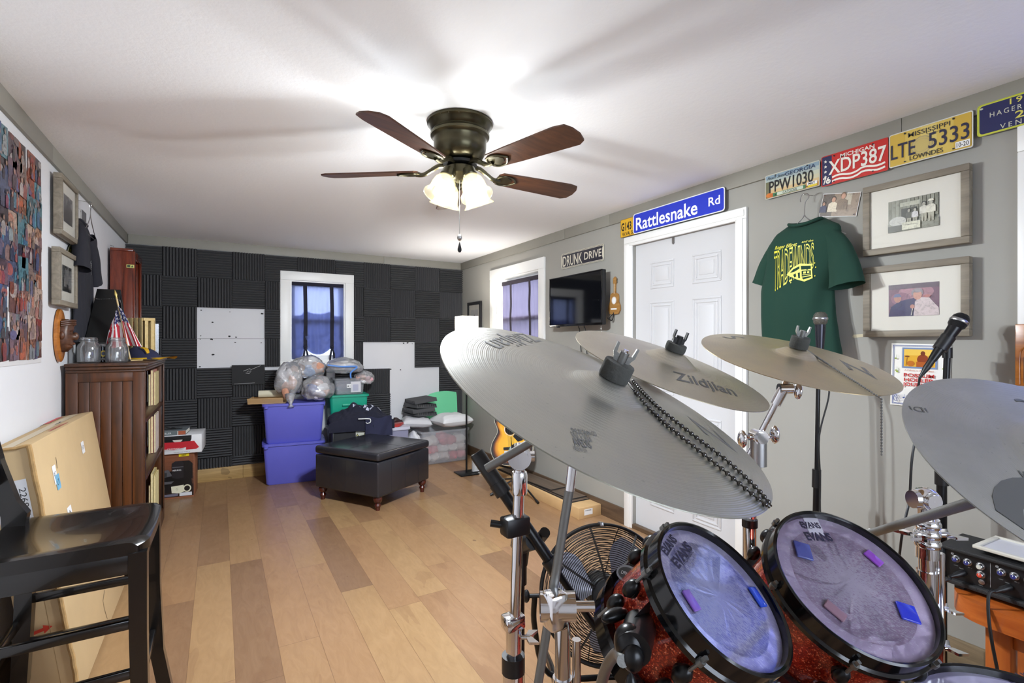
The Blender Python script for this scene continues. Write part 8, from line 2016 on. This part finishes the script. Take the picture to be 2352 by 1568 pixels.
for s in (-1, 1):
    e0, e1 = FC + u * s * 0.2 + back * -0.18, FC + u * s * 0.2 + back * 0.2; e0.z = e1.z = 0.012; m_ = (e0 + e1) / 2; m_.z = 0.05
    obj('foot', G(WORLD, M_BLACKMETAL).tube(bez([e0, m_, e1], 6), 0.011, 8), t)
w_ = at_depth(1330, 1553, 1.0)
# ---------------------------------------------------------------- microphone stands
def mic(label, p, d, head_m, body_m, ring=None, s=1.0):
    d = Vector(d).normalized(); t = thing('microphone', label, 'microphone', p)
    k = s
    obj('grille', G(WORLD, head_m).lathe([(0.019 * k, 0), (0.025 * k, 0.008 * k), (0.0265 * k, 0.022 * k), (0.0265 * k, 0.026 * k), (0.024 * k, 0.04 * k), (0.016 * k, 0.05 * k), (0, 0.053 * k)], p, d, 28).use(M_STEEL).lathe([(0.0268 * k, 0.019 * k), (0.028 * k, 0.022 * k), (0.028 * k, 0.026 * k), (0.0268 * k, 0.029 * k)], p, d, 28), t)
    obj('handle', G(WORLD, body_m).lathe([(0.0, 0.0), (0.020 * k, 0), (0.0185 * k, -0.03 * k), (0.0145 * k, -0.10 * k), (0.012 * k, -0.13 * k), (0, -0.13 * k)], p, d, 28), t)
    obj('plug', G(WORLD, M_STEEL if ring else M_BLACK).lathe([(0, -0.13 * k), (0.0105 * k, -0.13 * k), (0.0105 * k, -0.16 * k), (0.007 * k, -0.18 * k), (0.004 * k, -0.2 * k), (0, -0.2 * k)], p, d, 20), t)
    if ring: obj('colour_ring', G(WORLD, ring).lathe([(0.0105 * k, -0.138 * k), (0.0125 * k, -0.14 * k), (0.0125 * k, -0.148 * k), (0.0105 * k, -0.15 * k)], p, d, 20), t)
    return p - d * 0.2 * k
M_GRILLE = mat('steel_mesh_grille', rgb(110, 108, 100), 0.35, 0.9, bump=1.0, bscale=420, bdist=0.003); M_BGRILLE = mat('black_mesh_grille', rgb(26, 26, 28), 0.35, 0.6, bump=1.0, bscale=420, bdist=0.003)
M_MICBODY = mat('grey_mic_body', rgb(52, 52, 60), 0.25, 0.6)
def round_base(t, x, y, r=0.125):
    obj('base', G(WORLD, mat('cast_black_base', rgb(34, 34, 34), 0.4, 0.3)).lathe([(0, 0), (r, 0), (r, 0.012), (r * 0.93, 0.018), (r * 0.9, 0.016), (r * 0.78, 0.024), (r * 0.75, 0.022), (r * 0.6, 0.031), (r * 0.57, 0.029), (r * 0.3, 0.038), (0.02, 0.042), (0.016, 0.06), (0, 0.06)], (x, y, 0), (0, 0, 1), 48), t)
# silver-headed microphone in front of the green shirt
p = at_depth(1884, 735, 2.24); e = at_depth(1869, 1175, 2.24)
t = thing('microphone_stand', 'straight black microphone stand before the green shirt', 'microphone stand', (e.x, e.y, 0), 'black microphone stands')
tail = mic('silver headed microphone standing upright before the green shirt', p + Vector((0, 0, -0.02)), (0.02, 0.0, 1), M_GRILLE, M_MICBODY, mat('red_ring', rgb(200, 60, 60), 0.4), 1.1)
q0 = Vector((e.x, e.y, 0.05)); q1 = at_depth(1880, 850, 2.26) 
mz = q0 + (q1 - q0) * 0.57
obj('upper_tube', G(WORLD, M_BLACKMETAL).cyl(mz, q1, 0.009, n=14), t); obj('lower_tube', G(WORLD, M_BLACKMETAL).cyl(q0, mz, 0.013, n=14), t)
obj('height_clutch', G(WORLD, M_BLACK).cyl(mz - (q1 - q0).normalized() * 0.03, mz + (q1 - q0).normalized() * 0.05, 0.018, n=16), t)
obj('mic_clip', G(WORLD, M_BLACK).cyl(q1 - Vector((0, 0, 0.01)), q1 + Vector((0.0, 0, 0.06)), 0.012, n=14).cyl(q1 + Vector((-0.01, 0.0, 0.05)), q1 + Vector((-0.01, 0.0, 0.1)), 0.019, n=18), t); round_base(t, e.x, e.y, 0.11)
P = [tail, tail + Vector((0.02, -0.03, -0.08)), at_depth(1882, 1000, 2.22), at_depth(1884, 1100, 2.22), at_depth(1884, 1180, 2.21), Vector((e.x - 0.03, e.y - 0.06, 0.3)), Vector((e.x - 0.12, e.y - 0.12, 0.006)), Vector((e.x - 0.3, e.y - 0.2, 0.006))]
one('microphone_cable', G(WORLD, M_BLACK).tube(bez(P, 6), 0.0035, 8), 'black cable running down the microphone stand before the green shirt', 'cable', 'microphone cables')
# black microphone before the lower frame
p = at_depth(2193, 752, 1.90); d = at_depth(2205, 730, 1.90) - at_depth(2135, 830, 1.92)
tail = mic('black microphone tilted upward before the lower grey frame', p, d, M_BGRILLE, M_BLACKMETAL, None, 1.12)
e = at_depth(2163, 1450, 1.93)
t = thing('microphone_stand', 'thick black microphone stand on a round base by the amplifier', 'microphone stand', (e.x, e.y, 0), 'black microphone stands')
q1 = at_depth(2176, 810, 1.93)
obj('upper_tube', G(WORLD, M_BLACKMETAL).cyl((e.x, e.y, 0.75), q1, 0.011, n=14), t); obj('lower_tube', G(WORLD, M_BLACKMETAL).cyl((e.x, e.y, 0.05), (e.x, e.y, 0.85), 0.0165, n=16), t)
obj('height_clutch', G(WORLD, M_BLACK).cyl((e.x, e.y, 0.78), (e.x, e.y, 0.87), 0.022, n=16), t)
c_ = at_depth(2168, 788, 1.91)
obj('mic_clip', G(WORLD, M_BLACK).cyl(q1 - Vector((0, 0, 0.02)), q1 + Vector((0, 0, 0.02)), 0.016, n=14).cyl(c_ - d.normalized() * 0.028, c_ + d.normalized() * 0.03, 0.024, n=20).tube([q1 + Vector((0, 0, 0.015)), c_], 0.011, 10), t); round_base(t, e.x, e.y, 0.125)
P = [tail, tail + Vector((-0.01, 0.005, -0.08)), at_depth(2118, 900, 1.86), at_depth(2112, 960, 1.84), at_depth(2095, 1050, 1.82), at_depth(2088, 1150, 1.82), at_depth(2070, 1240, 1.80), Vector((e.x - 0.16, e.y + 0.1, 0.2)), Vector((e.x - 0.2, e.y + 0.1, 0.006)), Vector((e.x - 0.35, e.y + 0.2, 0.006))]
one('microphone_cable', G(WORLD, M_BLACK).tube(bez(P, 6), 0.0042, 8), 'black cable hanging from the tilted black microphone', 'cable', 'microphone cables')
# black boom stand crossing in front of the floor fan
a = at_depth(1094, 1040, 1.20); b = at_depth(1369, 1443, 1.14); pz = 1.24
e = at_depth(1193, 1420, pz)
t = thing('boom_stand', 'black microphone boom stand crossing behind the chrome cymbal stand', 'microphone stand', (e.x, e.y, 0))
dv = (b - a).normalized()
obj('counterweight', G(WORLD, M_BLACK).lathe([(0, 0), (0.017, 0.0), (0.018, 0.003), (0.018, 0.085), (0.015, 0.088), (0, 0.088)], a, dv, 24).use(M_STEEL).lathe([(0, -0.0006), (0.014, -0.0006)], a, dv, 24), t)
obj('boom_tube', G(WORLD, M_BLACKMETAL).cyl(a + dv * 0.08, a + dv * 0.30, 0.0135, n=16).cyl(a + dv * 0.28, b, 0.0085, n=14), t)
obj('boom_collar', G(WORLD, M_BLACK).cyl(a + dv * 0.085, a + dv * 0.115, 0.02, n=18), t); obj('boom_collar', G(WORLD, M_BLACK).cyl(a + dv * 0.295, a + dv * 0.33, 0.019, n=16), t)
c_ = a + dv * 0.235; q = at_depth(1196, 1250, pz)
g = G(WORLD, M_BLACK).tube([q - Vector((0, 0, 0.05)), q, c_ + Vector((0, 0, -0.01))], [0.017, 0.024, 0.02], 14).ball(q, 0.026, 2).ball(at_depth(1164, 1220, pz - 0.03), 0.010, 2).cyl(at_depth(1166, 1222, pz - 0.03), at_depth(1190, 1245, pz), 0.006, n=8); obj('boom_clutch', g, t)
obj('tilt_knob', G(WORLD, M_BLACK).cyl(at_depth(1238, 1240, pz - 0.02), at_depth(1252, 1222, pz - 0.05), 0.013, n=12), t)
obj('upper_tube', G(WORLD, M_BLACKMETAL).cyl((e.x, e.y, 0.35), q, 0.0105, n=14), t); obj('lower_tube', G(WORLD, M_BLACKMETAL).cyl((e.x, e.y, 0.06), (e.x, e.y, 0.62), 0.013, n=14), t)
obj('clutch_sleeve', G(WORLD, M_BLACK).cyl(at_depth(1196, 1292, pz), at_depth(1196, 1340, pz), 0.015, n=14), t)
tripod(t, e.x, e.y, 0.14, 0.26, M_BLACKMETAL, 0.1)
# ---------------------------------------------------------------- amplifier on its slab-topped stool
M_CEDAR = wood('orange_cedar', rgb(150, 62, 18), rgb(214, 118, 48), 1, 0.35, 0.6, coat=0.3); M_CEDARV = wood('orange_cedar_upright', rgb(150, 66, 22), rgb(212, 122, 52), 2, 0.35, 0.6, coat=0.3)
t = thing('wooden_stool', 'orange cedar slab-topped stool carrying the amplifier at the right edge', 'stool', (2.22, 0.4, 0))
obj('slab_top', G(WORLD, M_CEDAR).prism(rrect(2.03, 0.02, 2.50, 0.70, 0.11, 8), 0.455, 0.515), t)
for x, y in ((2.13, 0.585), (2.41, 0.585), (2.13, 0.12), (2.41, 0.12)): obj('leg', G(WORLD, M_CEDARV).box(x - 0.032, x + 0.032, y - 0.03, y + 0.03, 0, 0.455, 0.004), t)
for y in (0.585, 0.12): obj('rail', G(WORLD, M_CEDARV).box(2.16, 2.38, y - 0.014, y + 0.014, 0.36, 0.455, 0.003), t)
for x in (2.13, 2.41): obj('rail', G(WORLD, M_CEDARV).box(x - 0.014, x + 0.014, 0.15, 0.555, 0.38, 0.455, 0.003), t)
A0 = Vector((2.098, 0.735, 0.527)); fr = frame(A0, (-0.012, -1, 0), (0, 0, 1))       # x along the front to the right, y up, z out towards the room
AW, AH, AD = 0.60, 0.122, 0.19
M_TOLEX = mat('black_tolex', rgb(30, 30, 31), 0.65, bump=0.8, bscale=380, bdist=0.002)
t = thing('amplifier', 'black mixer amplifier with rows of knobs on the cedar stool', 'amplifier', A0)
g = G(fr, M_TOLEX).box(0, AW, AH - 0.012, AH, -AD, 0, 0.004).box(0, 0.014, 0, AH - 0.011, -AD, 0, 0.004).box(AW - 0.014, AW, 0, AH - 0.011, -AD, 0, 0.004).box(0.013, AW - 0.013, 0, 0.016, -AD, 0, 0.004).box(0.01, AW - 0.01, 0.012, AH - 0.01, -AD, -AD + 0.01); obj('amp_case', g, t)
for x in (0.05, AW - 0.05):
    for z in (-0.03, -AD + 0.03): obj('rubber_foot', G(fr, M_BLACK).cyl((x, -0.012, z), (x, 0.001, z), 0.016, n=16), t)
PZ = -0.014
obj('control_panel', G(fr, mat('amp_panel', rgb(20, 20, 22), 0.4)).box(0.013, AW - 0.013, 0.015, AH - 0.011, PZ - 0.004, PZ), t)
g = G(fr, M_PRINT); g.lay = PZ + 0.0004
CH = [0.022 + 0.112 * k for k in range(5)]
for k, x in enumerate(CH):
    g.rect(x + 0.107, 0.025, x + 0.108, AH - 0.02, rgb(170)); g.ell(x + 0.012, 0.098, 0.004, 0.004, rgb(160)); g.text(str(k + 1), x + 0.012, 0.098, 0.004, None, rgb(20))
    for q, y in ((0.022, 0.062), (0.036, 0.057), (0.058, 0.068), (0.03, 0.031), (0.085, 0.022)): g.text(('IN', 'MIC', 'LOW', 'PHONO', 'LINE')[int(q * 100) % 5], x + q, y, 0.0028, 0.01, rgb(150))
obj('panel_lettering', g, t)
M_KNOBB = mat('blue_knob_cap', rgb(70, 76, 150), 0.3, 0.5); M_KNOBR = mat('red_knob_cap', rgb(206, 70, 50), 0.35); M_KNOBW = mat('pale_knob_cap', rgb(206, 204, 190), 0.35)
for k, x in enumerate(CH):
    for dx, y, m in ((0.022, 0.084, M_KNOBB), (0.052, 0.084, M_KNOBB), (0.084, 0.083, M_KNOBW), (0.085, 0.057, M_KNOBR)):
        g = G(fr, M_STEEL).lathe([(0, PZ), (0.011, PZ), (0.0115, PZ + 0.003), (0.009, PZ + 0.004), (0.0085, PZ + 0.015), (0.0065, PZ + 0.016)], (x + dx, y, 0), n=20) if False else G(fr @ Matrix.Translation((x + dx, y, PZ)), M_STEEL).lathe([(0, 0), (0.011, 0), (0.0115, 0.003), (0.009, 0.004), (0.0085, 0.014), (0.007, 0.0155), (0, 0.0155)], n=20)
        g.use(m).lathe([(0, 0.0175), (0.006, 0.017), (0.0068, 0.0152)], n=16).use(M_PRINT, rgb(240)).box(-0.0006, 0.0006, 0.001, 0.006, 0.0172, 0.018); obj('knob', g, t)
    obj('jack_socket', G(fr @ Matrix.Translation((x + 0.087, 0.034, PZ)), M_STEEL).lathe([(0.004, 0), (0.008, 0), (0.008, 0.003), (0.004, 0.004)], n=18).use(M_BLACKMATTE).lathe([(0.004, 0.0005), (0, 0.0005)], n=12), t)
for k, x in enumerate(CH[:3]):
    s = fr @ Vector((x + 0.042, 0.046, PZ + 0.002)); o = fr.to_3x3() @ Vector((-0.45, -0.25, 1)).normalized()
    e1 = s + o * 0.05; 
    ends = ((1.95, 0.86, 0.30), (2.02, 0.54, 0.20), (1.93, 0.40, 0.16))[k]
    m_ = ((2.01, 0.83, 0.47), (2.01, 0.575, 0.44), (1.985, 0.46, 0.42))[k]
    c = thing('patch_cable', ('leftmost black cable plugged into the amplifier, curving behind the drum', 'second black cable from the left plugged into the amplifier', 'third black cable from the left plugged into the amplifier')[k], 'cable', s, 'black cables plugged into the amplifier')
    obj('plug', G(WORLD, M_BLACK).lathe([(0, 0), (0.0095, 0), (0.0095, 0.03), (0.0065, 0.034), (0.005, 0.055), (0.0, 0.055)], s, o, 18), c)
    obj('cable_lead', G(WORLD, M_BLACK).tube(bez([s + o * 0.05, s + o * 0.075 + Vector((0, 0, -0.008)), m_, ends, (ends[0] - 0.03, ends[1] - 0.03, 0.006), (ends[0] - 0.15, ends[1] - 0.10, 0.006)], 7), 0.0045, 8), c)
# things lying on the amplifier
f = fr @ frame((0.135, AH + 0.0105, -0.10), (1, 0, -0.06), (0.06, 0, 1)) @ Matrix.Rotation(0, 4, 'Z')
f = Matrix.Translation(fr @ Vector((0.26, AH + 0.001, -0.085))) @ Matrix.Rotation(math.radians(-93), 4, 'Z')
t = thing('picture_frame', 'pale empty picture frame lying flat on the amplifier', 'picture frame', f.translation)
w, d_ = 0.17, 0.085; M_PALEWOOD = mat('pale_frame_wood', rgb(200, 196, 184), 0.5)
f = f @ Matrix.Translation((0, 0, 0.0145))
g = G(f, M_PALEWOOD).box(-w, w, -d_, -d_ + 0.014, 0, 0.01, 0.002).box(-w, w, d_ - 0.014, d_, 0, 0.01, 0.002).box(-w, -w + 0.014, -d_ + 0.014, d_ - 0.014, 0, 0.01, 0.002).box(w - 0.014, w, -d_ + 0.014, d_ - 0.014, 0, 0.01, 0.002); obj('frame_rails', g, t)
obj('backing', G(f, mat('pale_backing', rgb(190, 190, 196), 0.3)).box(-w + 0.012, w - 0.012, -d_ + 0.012, d_ - 0.012, 0.001, 0.005), t)
f = Matrix.Translation(fr @ Vector((0.215, AH + 0.0005, -0.05))) @ Matrix.Rotation(math.radians(-93), 4, 'Z')
one('black_wallet', G(f, M_BLACKMATTE).box(-0.075, 0.075, -0.035, 0.035, 0, 0.006, 0.003).box(-0.073, 0.073, -0.034, 0.034, 0.0065, 0.0135, 0.003).box(-0.012, 0.012, -0.037, 0.037, 0.0, 0.0142, 0.002), 'flat black folded wallet lying on the amplifier under the pale frame', 'wallet')
g = G(WORLD, mat('white_wire', rgb(206, 204, 198), 0.5)).tube(bez([(2.52, 0.98, 0.012), (2.36, 0.83, 0.02), (2.22, 0.72, 0.008), (2.05, 0.62, 0.006)], 6), 0.005, 8); one('white_cord', g, 'white cord on the floor beside the round microphone stand base', 'cord')
